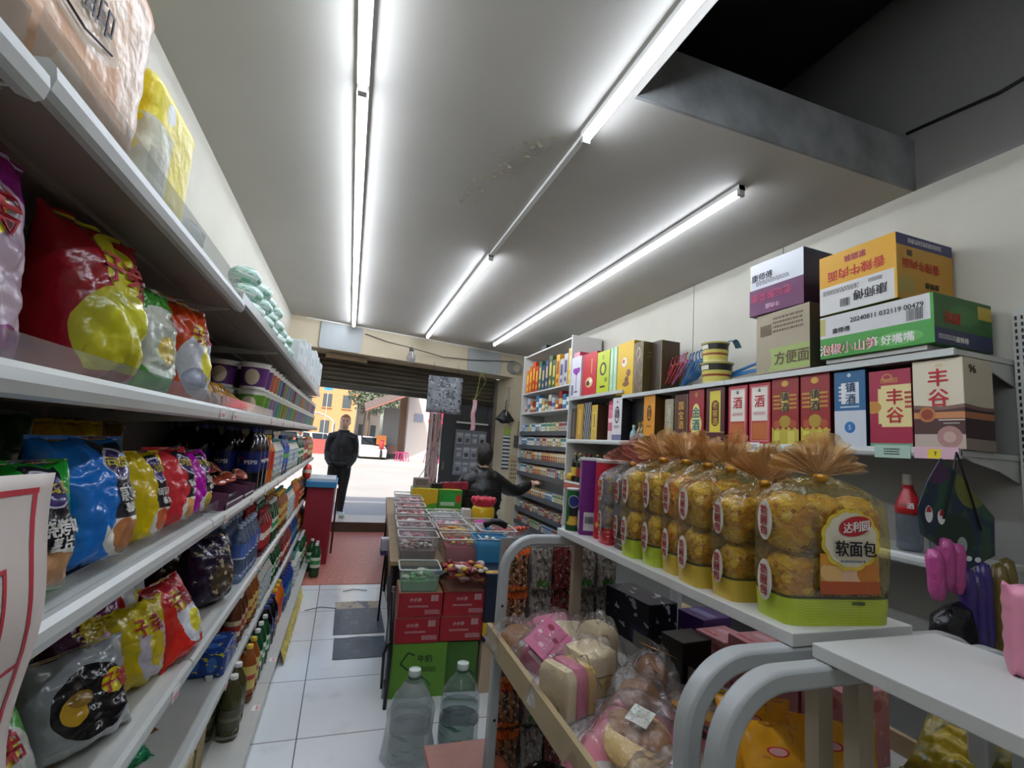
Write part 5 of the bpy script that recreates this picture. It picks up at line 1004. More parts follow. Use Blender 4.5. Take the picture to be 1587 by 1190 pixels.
        b = MB(); write(b, '软面包', lambda xx, yy: (cx + .006 + xx, yf - .0075, cz - .016 + yy), .032); b.build('lettering', black, o, fixn=False); b = MB(); lines(b, lambda xx, yy: (cx + xx, yf - .0075, cz - .040 + yy), .06, .008, 1, 0, 4); b.build('lettering', mat('badge_ink', '#5a6a7a', .5), o)
        b = MB(); b.quad((.02, -d / 2 - .002, hb * .72), (.05, -d / 2 - .002, hb * .72), (.05, -d / 2 - .002, hb * .82), (.02, -d / 2 - .002, hb * .82)); b.build('date_stamp', mat('stamp_dark', '#4a5a2a', .5), t)
    return t
lime, amb = '#a8bc1c', '#c4a42c'
bread_bag('biggest bread bag in front, cream flower badge facing out, lime base', .945, .765, -.12, .25, .10, .275, lime, '#cca01c', goldfilm, bagfilm, 1, front=True)
bread_bag('bread bag second from front with amber base', .935, .90, -.04, .24, .085, .25, amb, '#c09a1e', goldfilm, bagfilm, 2, twist=.5)
bread_bag('plump bread bag third from front with amber base', .93, 1.0, -.10, .25, .10, .275, amb, '#b8921c', goldfilm, bagfilm, 3, twist=.9)
bread_bag('orange bread bag fourth from front', .94, 1.095, -.05, .24, .075, .28, amb, '#d88a24', goldfilm, bagfilm, 4, twist=.3)
bread_bag('bread bag with lime base beside orange bag', .935, 1.18, -.05, .24, .08, .285, lime, '#c09a1c', goldfilm, bagfilm, 5)
bread_bag('bread bag with lime base, farthest lime one', .93, 1.28, -.05, .24, .085, .285, lime, '#c09a1c', goldfilm, bagfilm, 6, twist=-.3)
bread_bag('dark brown bread bag between silver and lime bags', .945, 1.37, -.05, .22, .07, .26, '#4a3a30', '#6a4a34', rosefilm, silverfilm, 7, basepat=[('n', 9, .6, '#c9c0b8')])
bread_bag('silvery bread bag with red base and rose gathered top', .935, 1.455, -.05, .22, .075, .26, '#b0222c', '#a8a4a4', rosefilm, silverfilm, 8, basepat=[('n', 12, .62, '#e0c8c8')])
# crisp cans
def crisp_can(label, x, y, col, badge, seed, r=.038, h=.265, texts=True, lidc='#dcd8d8'):
    t = thing('crisp_can', label, 'crisp can', (x, y, zb), -.55)
    m = pm('can_' + col, col, [('e', .5, .26, .16, .15, '#c9962c'), ('e', .46, .22, .12, .1, '#d9b24a'), ('r', .40, .60, .36, .58, '#1c1a22'), ('e', .36, .40, .06, .2, col), ('e', .64, .40, .06, .2, col), ('r', 0, 1, 0, .14, badge), ('e', .5, .72, .115, .155, '#d0c8dc'), ('e', .5, .72, .1, .135, '#2a3a7a'), ('r', .0, .25, .0, 1, '#7a1c7a'), ('r', .75, 1, .0, 1, '#7a1c7a')], .3)
    b = MB(); b.grid(lambda u, v: (r * math.sin((u - .5) * 2 * PI), -r * math.cos((u - .5) * 2 * PI), h * v), 32, 2, wrap=False); b.face(tuple(range(32))[::-1]); b.build('tube_body', m, t, smooth=True, auto=.8)
    MB().lathe([(r * 1.03, h * .99), (r * 1.05, h * .995), (r * 1.05, h * 1.03), (r * .9, h * 1.035)], 28).build('lid', mat('lid' + lidc, lidc, .35), t, smooth=True, auto=.7)
    if texts:
        for s, z, sz, mm in ((KB, .72, .022, yellowp), ('番茄味', .52, .018, white), ('薯片', .43, .014, white)):
            b = MB(); write(b, s, lambda x_, y_: (r * 1.03 * math.sin(x_ / r), -r * 1.03 * math.cos(x_ / r), h * z + y_), sz); b.build('lettering', mm, t, fixn=False)
    return t
crisp_can('tall red crisp can with blue badge on rack top', .885, 1.545, '#b8263a', '#a81c24', 1)
o = carton('crisp_box', 'tall purple crisp box with white lid and barcode beside red can', 'crisp box', .07, .07, .268, {'x': pm('purple_can_print', '#6a1c72', [('r', .2, .75, .06, .3, '#d0ccd0')], .4)}, [('F', '#bar', .48, .2, .03, black)]); o.location = (.862, 1.625, zb); o.rotation_euler = (0, 0, -.35)
b = MB().box(-.037, .037, -.037, .037, .266, .276); b.build('lid', mat('lid#dcd8d8', '#dcd8d8'), o)
crisp_can('yellow green crisp can behind red can', .965, 1.56, '#8f9a2a', '#6a7a1c', 2, texts=True)
crisp_can('small green crisp can at far corner of rack top', .84, 1.70, '#1c6a2c', '#14501f', 3, r=.03, h=.15, texts=False)
pk2 = pm('tissue_pink', '#d88aa4', [('r', .3, .8, .1, .5, '#c85a80'), ], .45)
o = tissue_pack(None, '', .11, .135, .06, 9, pk2); tag(o, 'pink tissue packet standing on the nearer rack at right edge', 'tissue pack'); o.location = (1.065, .47, 1.2); o.rotation_euler = (0, 0, -.9)
blkb_ = lambda: mat('black_box_print', '#0e0e12', .35)
pct_ = lambda: mat('pink_board', '#a07a7c', .6)
# ---- loaves in the tray
zt = .815
clearf = film('cake_film', '#fdfbfb', .06, '#f0eaea', rough=.14, bump=.8, bscale=30, ior=1.75); pinkf = film('pink_film', '#fbdfe6', .10, '#e89aac', rough=.1, bump=.7, bscale=30)
sponge = mat('sponge', '#cfae62', .8, bump=.4, bscale=60, var=.15); crust = mat('brown_crust', '#8a5a24', .6, bump=.3, bscale=40, var=.3); cream_ = mat('cream_cake', '#d8c8a0', .7, bump=.2); pinkc = mat('pink_cake', '#c9708a', .6)
def pillow_bag(parent, w, d, h, m, seed, name='film_bag', z0=0, under=None):
    def sf(u, v):
        a = abs(2 * u - 1); q = abs(2 * v - 1); bu = max(0, 1 - a ** 3) ** .55 * max(0, 1 - q ** 3) ** .55
        n_ = .012 * mnoise.noise(Vector((u * 6 + seed, v * 6, seed))) ; return ((u - .5) * w, (v - .5) * d, bu, n_)
    b = MB()
    for sg, hh in ((1, h), (-1, .004)):
        def fn(u, v):
            uu = u if sg > 0 else 1 - u; x, y, bu, n_ = sf(uu, v); return (x, y, z0 + .008 + (hh * bu * sg + (n_ * bu * 3 if sg > 0 else 0)) + .006 * math.sin(uu * 30 + seed) * (1 - bu))
        b.grid(fn, 20, 20, 0 if sg > 0 else 1)
    return b.build(name, [m, under or m], parent, smooth=True)
pinkunder = mat('pink_pack_base', '#d87f92', .35)
def cake(label, x, y, rot, w, d, h, fm, inner, seed, lab=None, z=zt):
    t = thing('packed_cake', label, 'packed cake', (x, y, z), rot=rot)
    for k, (m, x0, x1, z0, z1, kind) in enumerate(inner):
        b = MB(); W, D, H = (x1 - x0) * w, d * .72, (z1 - z0) * h
        if kind == 'b': 
            b.grid(lambda u, v: (*srect(u * 2 * PI, W * (1 - .25 * max(0, v - .85) / .15), D * (1 - .25 * max(0, v - .85) / .15), .3), H * v), 24, 8, wrap=True); n0 = len(b.v); b.face(tuple(range(n0 - 24, n0))); b.face(tuple(range(24))[::-1]); b.xf(Matrix.Translation(((x0 + x1 - 1) * w / 2, 0, .006 + z0 * h)))
        else: b.ell((0, 0, 0), (W / 2, D / 2, H / 2), 18, 10); b.xf(Matrix.Translation(((x0 + x1 - 1) * w / 2, 0, .006 + (z0 + z1) * h / 2)))
        b.build('cake', m, t, smooth=True, auto=.7)
    pillow_bag(t, w * 1.16, d * 1.1, h * 1.12, clearf if fm is pinkf else fm, seed, under=pinkunder if fm is pinkf else None)
    if lab: b = MB(); b.grid(lambda u, v: ((u - .5) * lab[0], (v - .5) * lab[1], h * 1.02 + .012 - .3 * ((u - .5) * lab[0]) ** 2), 4, 4); b.build('paper_label', lab[2], t, solid=.0008)
    return t
dotp = pm('pink_dots', '#c4688a', [('e', .3, .3, .09, .09, '#6a2436'), ('e', .3, .3, .04, .04, '#e0c8d0'), ('e', .7, .25, .06, .06, '#8a2c44'), ('e', .6, .55, .07, .07, '#7a2438'), ('e', .25, .7, .06, .06, '#d8a8b8'), ('e', .8, .8, .08, .08, '#8a2c44'), ('e', .5, .9, .05, .05, '#e0c8d0'), ('r', 0, 1, .45, .49, '#a84a6a')], .4)
cake('wafer pack with pink dotted card at far end of tray', .67, 1.50, (.55, -.35, .5), .15, .20, .09, clearf, [(dotp, .04, .96, 0, .9, 'b')], 1, (.13, .15, dotp))
cake('brown loaf pack behind the pink dotted pack', .62, 1.62, (.4, -.3, .2), .14, .18, .08, clearf, [(crust, .05, .95, 0, .9, 'e')], 2)
cake('clear bag of pale cake behind dotted pack', .78, 1.58, (.5, 0, -.3), .15, .18, .1, pinkf, [(cream_, .1, .9, 0, .8, 'b')], 3)
cake('small cream sponge pack at back of tray', .84, 1.47, (0, 0, .2), .10, .16, .13, clearf, [(cream_, .08, .92, 0, .92, 'b')], 4)
cake('pink topped sponge slice pack at tray front', .62, 1.24, (0, 0, .35), .12, .16, .12, clearf, [(cream_, .05, .35, 0, .95, 'b'), (pinkc, .35, .72, 0, .95, 'b'), (sponge, .72, .97, 0, .9, 'b')], 5)
cake('cream white sponge pack behind pink topped slice', .735, 1.33, (0, 0, .25), .13, .16, .12, clearf, [(cream_, .04, .96, .45, .96, 'b'), (sponge, .04, .96, 0, .45, 'b')], 6)
loaflab = pm('loaf_label', '#c08a2a', [('e', .4, .5, .3, .36, '#4a1c24'), ('e', .4, .6, .2, .2, '#a8481c'), ('r', .72, .95, .1, .9, '#d8c8a8')], .4)
cake('long brown loaf with dark oval label standing mid tray', .89, 1.27, (-.25, .3, -.35), .10, .22, .11, clearf, [(crust, .05, .95, 0, .95, 'e')], 7, (.075, .13, loaflab))
cake('yellow round pancake in pink film by rack arch', .93, 1.10, (-.3, .25, -.5), .2, .2, .05, pinkf, [(mat('pancake', '#c9962a', .6, var=.2), .12, .88, .1, .8, 'e')], 8)
whitelab = pm('white_label', '#d0d4c8', [('n', 8, .6, '#9aa89a')], .5)
cake('big cake pack with pink film and white label, centre of tray', .70, 1.03, (.12, -.15, .6), .25, .21, .085, pinkf, [(sponge, .12, .85, 0, .8, 'e'), (crust, .3, .7, .5, .9, 'e')], 9, (.06, .05, whitelab))
cake('bag of yellow buns at the near end of tray', .64, .84, (.0, -.05, .5), .22, .2, .07, clearf, [(mat('bun_yellow', '#c99a2a', .6, var=.2), .1, .5, 0, .8, 'e'), (mat('bun_yellow', '#c99a2a'), .5, .92, 0, .75, 'e')], 10)
cake('second wafer pack leaning behind dotted pack at tray far end', .76, 1.64, (.5, -.2, -.2), .15, .2, .09, pinkf, [(pinkc, .05, .95, 0, .85, 'b')], 21)
cake('round bread in clear film between cream packs', .80, 1.18, (.1, .1, .9), .15, .16, .09, clearf, [(crust, .1, .9, 0, .9, 'e')], 22)
for k, (x, y, w, h, m, l) in enumerate(((1.62, 2.3, .3, .5, blkb_(), 'tall black carton on floor beyond the rack end'), (1.60, 2.68, .3, .42, pct_(), 'pinkish carton on floor beyond black carton'), (1.95, 2.5, .3, .6, kraft, 'brown carton on floor near liquor shelves'), (1.58, 1.9, .3, .66, kraft, 'brown carton on the floor right of rack'), (1.9, 1.95, .28, .7, blkb_(), 'tall dark carton on floor right of rack'))):
    o = carton('floor_carton', l, 'carton', w, .3, h, {'x': m}); o.location = (x, y, 0)
# yellow packets, pink cartons, dark boxes on the far half of the tray
ypk = pm('yellow_packet', '#d8981c', [('e', .45, .7, .14, .06, '#b8302c'), ('e', .45, .7, .11, .045, '#d8a0a0'), ('n', 5, .66, '#c07a14')], .25, bump=.2)
for k, (x, y, z, rz, l) in enumerate(((.93, .90, .815, -.5, 'bright yellow packet with red logo lying under the rack top'), (.88, .78, .82, -.45, 'yellow packet in front of the red logo packet'), (1.02, .78, .815, -.6, 'yellow packet behind centre post of rack'))):
    o = crisp_bag('yellow_packet', l, 'packet', .17, .16, .045, ypk, (), 80 + k, nw=.25); o.location = (x, y, z); o.rotation_euler = (-.5, 0, rz)
pct = pm('pink_carton_print', '#b87a80', [('e', .4, .6, .25, .12, '#c99aa0'), ('r', .1, .6, .12, .24, '#a84a50'), ('n', 6, .62, '#c9948a'), ('e', .7, .8, .12, .08, '#a85a60')], .5)
for k, (x, y, z) in enumerate(((1.22, 1.18, .815), (1.22, 1.06, .815), (1.22, .93, .815))):
    o = carton('pink_carton', ('dusty pink carton, farthest of three under rack top', 'dusty pink carton, middle of three under rack top', 'dusty pink carton nearest the centre posts')[k], 'carton', .12, .14, .17, {'x': pct}, (), 'pink cartons under rack top'); o.location = (x, y, z); o.rotation_euler = (0, 0, RF)
dkbx = pm('dark_box_print', '#14151f', [('n', 5, .62, '#a8a8b8'), ('r', .6, .95, .1, .4, '#2a2a4a')], .4); vio = pm('violet_box_print', '#3a1c5a', [('r', .1, .9, .3, .6, '#6a6a90')], .4); blkb = mat('black_box_print', '#0e0e12', .35)
for k, (x, y, w, h, m, l) in enumerate(((1.12, 1.66, .26, .16, dkbx, 'black box with white marks under rack top'), (1.25, 1.46, .12, .15, vio, 'violet box beside black marked box in tray'), (1.22, 1.33, .12, .13, pct, 'pink grey box between violet and black boxes'), (1.10, 1.36, .1, .12, blkb, 'plain black box near tray centre'))):
    o = carton('boxed_goods', l, 'box', w, .13, h, {'x': m}); o.location = (x, y, zt); o.rotation_euler = (0, 0, RF + .1)
o = MB().box(1.06, 1.07, .75, 1.7, zt, zt + .05).build('tray_divider', mat('divider_grey', '#7a7872', .5)); tag(o, 'grey divider strip along the middle of bread tray', 'divider')
yb_ = pm('yellow_bag_print', '#8a7a1c', [('n', 4, .55, '#5a5a24'), ('e', .5, .5, .25, .2, '#b09a2a')], .3, bump=.3)
for k, (x, y) in enumerate(((1.30, .76), (1.30, .55), (1.32, .32))):
    o = crisp_bag('olive_packet', ('olive yellow packet at far right below rack top', 'olive yellow packet under the nearer rack', 'olive yellow packet lying nearest under the rack')[k], 'packet', .2, .2, .1, yb_, (), 90 + k); o.location = (x, y, zt); o.rotation_euler = (-.7, 0, RF)
# orange snack strips hanging at far end of the rack
osn = pm('orange_snack_print', '#b0481c', [('r', .06, .94, .16, .80, '#8a5a38'), ('n', 5, .52, '#3a2418'), ('n', 11, .62, '#c9b090'), ('r', 0, 1, .86, 1, '#c9581c'), ('r', 0, 1, 0, .12, '#c9641c')], .2, bump=.5); csn = pm('clear_snack_print', '#8a827a', [('n', 6, .55, '#5a5048'), ('n', 12, .6, '#b8b0a8'), ('r', .2, .8, .1, .25, '#4a7a3a')], .15, bump=.6); rsn = pm('red_snack_print', '#6a1c1c', [('n', 6, .55, '#3a1414'), ('n', 12, .62, '#a89a90')], .2, bump=.5)
osp = crisp_bag('snack_packet', 'x', 'snack', .105, .17, .045, osn, (), 101); csp = crisp_bag('snack_packet', 'x', 'snack', .105, .17, .045, csn, (), 102); rsp = crisp_bag('snack_packet', 'x', 'snack', .105, .17, .045, rsn, (), 103)
for pz in range(5):
    for c, (p, x) in enumerate(((osp, .685), (csp, .79), (rsp, .885), (csp, .985), (csp, 1.085))):
        place(p, (x + .006 * (pz % 2), 1.86 + .012 * (pz % 2), .26 + .168 * pz), (0, 0, .05 * (pz % 3 - 1)), ('orange printed', 'clear grey', 'dark red', 'clear grey', 'clear grey')[c] + ' snack packet in the strip hanging behind rack end', ('orange', 'grey', 'dark red', 'grey', 'grey')[c] + ' hanging snack packets')
o = MB().box(.62, 1.15, 1.895, 1.90, .24, 1.13).build('hanging_strip', mat('strip_clear_grey', '#8a8a88', .3)); tag(o, 'grey backing sheet of hanging snack packets', 'sheet')
o = MB().ell((0, 0, .05), (.1, .08, .05), 14, 8, fn=lambda p: p * (1 + .25 * mnoise.noise(p * 20))).build('black_bag', pm('black_white_bag', '#1a1a1c', [('n', 5, .6, '#c9c9c0')], .2, bump=.4), smooth=True); o.location = (.72, 1.55, .375); tag(o, 'black and white plastic bag on lower tray of rack', 'bag')
for k in range(3):
    o = crisp_bag('orange_packet', ('orange brown packet lying on lower tray, farthest', 'orange brown packet lying on lower tray, middle', 'orange brown packet lying on lower tray, nearest')[k], 'snack', .16, .2, .07, osn, (), 105 + k); o.location = (.70 + .02 * k, 1.42 - .2 * k, .375); o.rotation_euler = (-.9, 0, RF + .3)

# ================================================================== middle: stool, water bottles, cartons, counter
wood2 = mat('stool_wood', '#8a4a34', .35, var=.2, vscale=30)
t = thing('wooden_stool', 'low reddish brown wooden stool by rack leg', 'stool', (.53, 1.80, 0)); MB().box(-.14, .14, -.16, .16, .325, .35).build('seat', wood2, t, bevel=.004)
for sx in (-1, 1):
    for sy in (-1, 1): MB().box(sx * .115 - .015, sx * .115 + .015, sy * .13 - .015, sy * .13 + .015, 0, .325).build('leg', wood2, t)
pet = film('pet_clear', '#f4f8f8', .12, '#c8d2d4', rough=.07, bump=0); petw = film('pet_water', '#e6eef0', .07, '#b4c0c6', rough=.03, bump=0)
wrapf = film('wrap_film', '#f4f6f6', .34, '#c6cccc', rough=.15, bump=1.0, bscale=14)
def jug(label, x, y, wrapped):
    t = thing('water_jug', label, 'water jug', (x, y, 0)); r = .098; h = .41
    pr = [(r * .8, 0), (r, .015), (r, .08), (r * .95, .09), (r, .10), (r, .17), (r * .96, .18), (r, .19), (r, .235), (r * .97, .25), (r * .86, .285), (r * .64, .315), (r * .42, .34), (.028, .362), (.024, .375)]
    MB().lathe(pr, 28).build('body', pet, t, smooth=True)
    for z in (.2, .265, .30): MB().lathe([(r * (1.0 if z < .25 else .92 if z < .28 else .75), z), (r * (1.012 if z < .25 else .935 if z < .28 else .765), z + .004), (r * (1.0 if z < .25 else .92 if z < .28 else .75), z + .008)], 28, caps=False).build('rib_ring', petw, t, smooth=True)
    MB().lathe([(r * .93, .012), (r * .95, .2), (r * .95, .205)], 24).build('water', petw, t, smooth=True)
    MB().lathe([(.027, .372), (.029, .376), (.029, .40), (.022, .402), (.021, .398), (.0, .398)], 20).build('cap', mat('jug_cap', '#c9d4cc', .35), t, smooth=True, auto=.6)
    pts = [(.03 * math.cos(a), .03 * math.sin(a), .366) for a in [i / 16 * 2 * PI for i in range(17)]] + [(.06, -.02, .35), (.07, -.03, .335)]
    MB().tube(pts, .004, 6).build('carry_strap', mat('strap_green', '#1c4a34', .4), t, smooth=True)
    MB().lathe([(r * 1.01, .05), (r * 1.01, .15)], 28, caps=False).build('label', pm('jug_label', '#8a9c96', [('r', .1, .35, .1, .9, '#d0d8d4'), ('n', 6, .6, '#3a6a5a')], .4), t, smooth=True)
    if wrapped:
        def sf(u, v):
            a = u * 2 * PI; q = 1 if v < .6 else 1 - .62 * ((v - .6) / .4) ** 1.3; rr = r * (1.14 + .10 * mnoise.noise(Vector((math.cos(a) * 2, math.sin(a) * 2, v * 4)))) * q + (.03 * max(0, .35 - v) * (1 + math.sin(a * 3))); return (rr * math.cos(a), rr * math.sin(a), .004 + .345 * v)
        MB().grid(sf, 40, 20, wrap=True).build('carrier_bag', wrapf, t, smooth=True)
jug('five litre water jug in clear carrier bag, left of two', .42, 2.47, True); jug('bare five litre water jug, right of two', .665, 2.50, False)
# green cartons beneath, red cartons above
gcm = {'F': pm('green_carton_print', '#5a8a24', [('n', 3, .7, '#4a7a1c')], .5), 'x': pm('green_carton_side', '#4a7a1e', (), .5)}
o = carton('green_carton', 'bright green carton under the red cartons behind jugs', 'carton', .34, .3, .30, gcm, [('F', '牛奶', .62, .72, .045, mat('dark_green_ink', '#1c3a14', .5)), ('F', '#lines', .68, .52, .1, mat('dark_green_ink', '#1c3a14'), .3)]); o.location = (.53, 3.16, 0); o.rotation_euler = (0, 0, -.05)
b = MB(); e_ = -.1512
for a, c in (((-.10, .19), (-.06, .25)), ((-.06, .25), (-.02, .235)), ((-.10, .19), (-.055, .155)), ((-.055, .155), (-.03, .165))): 
    d_ = Vector((c[0] - a[0], 0, c[1] - a[1])).normalized(); nn = Vector((-d_.z, 0, d_.x)) * .005; A = Vector((a[0], e_, a[1])); B = Vector((c[0], e_, c[1])); b.quad(A - nn, B - nn, B + nn, A + nn)
b.build('printed_mark', mat('dark_green_ink', '#1c3a14'), o)
o = carton('green_carton', 'darker green carton right of bright green carton', 'carton', .2, .3, .29, {'x': pm('green_carton_dark', '#3a6a1c', (), .5)}); o.location = (.80, 3.18, 0); o.rotation_euler = (0, 0, -.05)
rc = mat('red_carton_board', '#9a1622', .5)
palep = mat('pale_ink', '#d0b8b8', .5)
for k, (x, z, l) in enumerate(((.51, .302, 'red carton, lower left of four'), (.775, .302, 'red carton, lower right of four'), (.515, .447, 'red carton, upper left of four with torn paper marks'), (.785, .447, 'red carton, upper right of four'))):
    o = carton('red_carton', l + ' stacked before the counter', 'carton', .26, .28, .142, {'T': kraft, 'x': rc}, [('F', '小小沙', .38 + .05 * (k % 2), .72, .024, palep), ('F', '#lines', .78, .22, .09, palep, .3), ('F', '#bar', .82, .78, .045, palep), ('F', '#lines', .45, .45, .12, palep, .1)], 'four red cartons'); o.location = (x, 3.15, z); o.rotation_euler = (0, 0, -.04)
# counter table: skewed a little like the shopfront
tabm = mat('counter_top', '#8f7a58', .5, var=.2); legm = mat('counter_leg', '#16161c', .4, .3); cloth = mat('counter_side', '#6f7a4a', .6, var=.4, vscale=9)
SK = math.atan2(.235, 3.8)
t = thing('counter_table', 'long goods table down the middle with black folding legs', 'table', (.345, 3.34, 0), -SK); TC = t
W0 = 1.05; L0 = 3.5
MB().box(0, W0, 0, L0, .665, .69).build('table_top', tabm, t); MB().box(-.004, 0, 0, L0, .60, .69).build('edge_strip', mat('edge_wood', '#a07a4a', .5, var=.3), t)
for yy in (-.5, .03, 1.7, L0 - .05):
    if yy < 0: continue
    MB().tube([(.03, yy, 0), (.03, yy, .665)], .014, 8).build('leg', legm, t); MB().tube([(W0 - .05, yy, 0), (W0 - .05, yy, .665)], .014, 8).build('leg', legm, t)
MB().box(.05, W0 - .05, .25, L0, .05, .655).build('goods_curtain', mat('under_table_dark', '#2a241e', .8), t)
MB().tube([(-.02, .9, 0), (-.018, .92, .35), (-.012, .8, .66)], .008, 6).build('hanging_cable', blk, t, smooth=True)
# folded black trolley frame leaning at the left front corner
t = thing('folded_trolley', 'black folded trolley frame standing beside red cartons', 'trolley', (.345, 2.92, 0)); MB().tube([(0, 0, 0), (.004, .0, .3), (-.01, .02, .62)], .011, 8).build('upright_bar', legm, t, smooth=True); MB().tube([(.0, .12, 0), (.0, .12, .62)], .011, 8).build('upright_bar', mat('bar_chrome', '#8a8e96', .3, .8), t)
MB().tube([(-.03, -.02, .12), (-.035, -.02, .3), (-.02, -.015, .34), (0, 0, .36)], .008, 6).build('handle', legm, t, smooth=True)
for z in (.1, .28, .42): MB().tube([(-.004, 0, z), (0, .12, z)], .007, 6).build('cross_bar', legm, t)
# plastic boxes full of sweets
tubf = film('clear_tub', '#f2f3f4', .24, '#dcdee0', rough=.12, bump=0); rim = mat('tub_rim', '#c9cac8', .35)
def c_at(u, v): ca, sa = math.cos(-SK), math.sin(-SK); return .345 + u * ca - v * sa, 3.34 + u * sa + v * ca
def sweets(mb, w, d, z, n, cols_, seed, s=.03):
    r = random.Random(seed)
    for k in range(n):
        i = len(mb.v); mb.ell((0, 0, 0), (s * r.uniform(.7, 1.2), s * .55, s * .4), 7, 5, m=r.randrange(cols_)); mb.xf(Matrix.Translation((r.uniform(-w / 2 + s, w / 2 - s), r.uniform(-d / 2 + s, d / 2 - s), z + r.uniform(-.012, .022))) @ Matrix.Rotation(r.uniform(0, 6), 4, 'Z') @ Matrix.Rotation(r.uniform(-.5, .5), 4, 'X'), i)
def tub_box(label, u, v, w, d, h, cols_, seed, z=.69, colname='', opaque=None, fill=.6, rz=0, absxy=None, n=34):
    x, y = absxy or c_at(u, v); t = thing('plastic_tub', label, 'plastic tub', (x, y, z), -SK + rz, 'sweet tubs on the middle table'); f = .86
    b = MB()
    def wall(u_, v_):
        a = u_ * 2 * PI + PI / 4; q = f + (1 - f) * v_; xx, yy = srect(a, w * q, d * q, .16); return (xx, yy, h * v_)
    b.grid(wall, 32, 3, wrap=True); b.face(tuple(range(32))[::-1]); b.build('tub_body', opaque or tubf, t, smooth=True, auto=.6, solid=.0015 if opaque else 0)
    pts = [(*srect(i / 32 * 2 * PI, w, d, .16), h) for i in range(33)]; MB().tube(pts, .005, 6, caps=False).build('rim', rim if not opaque else opaque, t, smooth=True)
    g = MB(); sweets(g, w * .9, d * .9, 0, n, len(cols_), seed); mats_ = [mat('sw' + c, c, .3) for c in cols_]
    sw_ = g.build('wrapped_sweets', mats_, smooth=True); sw_.location = (x, y, z + h * fill); sw_.rotation_euler = (0, 0, -SK + rz); tag(sw_, colname + ' wrapped sweets filling the ' + label, 'sweets', kind='stuff')
    b = MB().box(-w * .42, w * .42, -d * .42, d * .42, .004, h * fill - .012); b.build('sweets_fill', mats_[0], sw_); sw_.data.name = 'wrapped_sweets'
    sw_.children[0].location = (0, 0, -h * fill) if sw_.children else (0, 0, 0)
    return t
WP = ['#d0bcbc', '#a84a4a', '#e0d8d4', '#8a3a3a']; RD = ['#a8242c', '#c9a030', '#d0c8c0', '#7a1c24']; GN = ['#3a8a34', '#b8c8b0', '#2a6a2a']; MIX = ['#b03a3a', '#c9a83a', '#d0d0cc', '#3a5a8a', '#6a8a3a']; BR = ['#6a4438', '#a07a68', '#d0c8c0']; PK = ['#d898a8', '#e4d0d4', '#b84a5c']; YW = ['#c9962c', '#d8c07a', '#a8641c']; WH = ['#dcdad8', '#c4c2c4', '#e8e6e4']
tub_box('clear tub of green packets on red cartons', 0, 0, .25, .24, .13, GN, 1, colname='green', z=.592, absxy=(.50, 3.12), fill=.55)
o = MB().box(-.035, .035, -.001, .001, -.035, .035).build('sachet', pm('blue_sachet', '#a8b8c4', [('e', .5, .5, .25, .3, '#3a5a8a')], .3)); o.location = (.60, 3.02, .70); o.rotation_euler = (.9, .4, .5); tag(o, 'white and blue sachet lying on the green packets tub', 'sachet')
g = MB(); sweets(g, .3, .26, 0, 60, 4, 77, .035); sweets(g, .3, .26, -.05, 40, 4, 78, .035); o = g.build('red_candy_pile', [mat('sw' + c, c, .3) for c in RD], smooth=True); o.location = (.80, 3.12, .70); tag(o, 'pile of red wrapped candy in open bag on red cartons', 'candy', kind='stuff')
o = MB().grid(lambda u, v: (*srect(u * 2 * PI, .30 + .03 * v, .26 + .03 * v, .3), .592 + .10 * v), 32, 4, wrap=True).build('candy_bag', film('candy_bag_film', '#c9a8a0', .35, '#6a3028', rough=.1, bump=.6), smooth=True); o.location = (.80, 3.12, 0); tag(o, 'dark clear bag holding red wrapped candy', 'bag')
bt = mat('tub_blue', '#3a8ab8', .35)
tub_box('blue plastic tub at right end before rack', .0, 0, .24, .24, .15, BR, 3, colname='dark brown', opaque=bt, z=.70, absxy=(1.02, 3.36), fill=.75)
o = carton('navy_carton', 'dark navy carton with yellow band beneath the blue tub', 'carton', .25, .3, .40, {'x': pm('navy_carton_print', '#10182e', [('r', 0, 1, .08, .28, '#c9a82a'), ('r', .2, .8, .12, .22, '#a8541c')], .5)}); o.location = (1.03, 3.12, .30); o.rotation_euler = (0, 0, -.04)
o = carton('beige_carton', 'beige carton on floor under navy carton', 'carton', .25, .3, .3, {'x': mat('beige_board', '#b09a80', .7)}); o.location = (1.03, 3.14, 0)
# rows of tubs on the table: (u, v, colours, name)
tub_box('clear tub with dark sweets, first on table left side', .17, .12, .27, .26, .16, BR, 11, colname='dark and pink', fill=.5)
tub_box('clear tub of brown and pink sweets, second on table left side', .17, .42, .27, .26, .17, PK, 12, colname='pink and brown', fill=.5)
tub_box('clear tub of striped dark red bars, third on table left side', .17, .72, .27, .26, .17, WP, 13, colname='striped', fill=.75)
tub_box('clear tub with maroon packets, fourth on table left side', .18, 1.02, .27, .26, .18, RD, 14, colname='maroon', fill=.85)
tub_box('clear tub of orange strips, fifth on table left side', .18, 1.32, .27, .26, .2, WP, 15, colname='pale red', fill=.85)
tub_box('clear tub of pale packets, sixth on table left side', .18, 1.62, .27, .26, .22, PK, 16, colname='pale pink', fill=.85)
tub_box('clear tub of white packets, farthest on table left side', .18, 1.95, .27, .28, .23, WH, 17, colname='white', fill=.85)
tub_box('clear tub of red packs, first in second row of table', .47, .12, .27, .26, .15, RD, 21, colname='red and orange', fill=.7)
tub_box('clear tub of yellow rings, second in second row of table', .47, .42, .27, .26, .16, YW, 22, colname='yellow', fill=.8)
tub_box('clear tub of pink strips, third in second row of table', .47, .72, .27, .26, .15, PK, 23, colname='pink', fill=.8)
tub_box('empty looking clear tub, fourth in second row of table', .47, 1.02, .27, .26, .16, WH, 24, colname='white', fill=.5)
tub_box('clear tub of pale items, fifth in second row of table', .48, 1.34, .27, .28, .14, WH, 25, colname='pale', fill=.6)
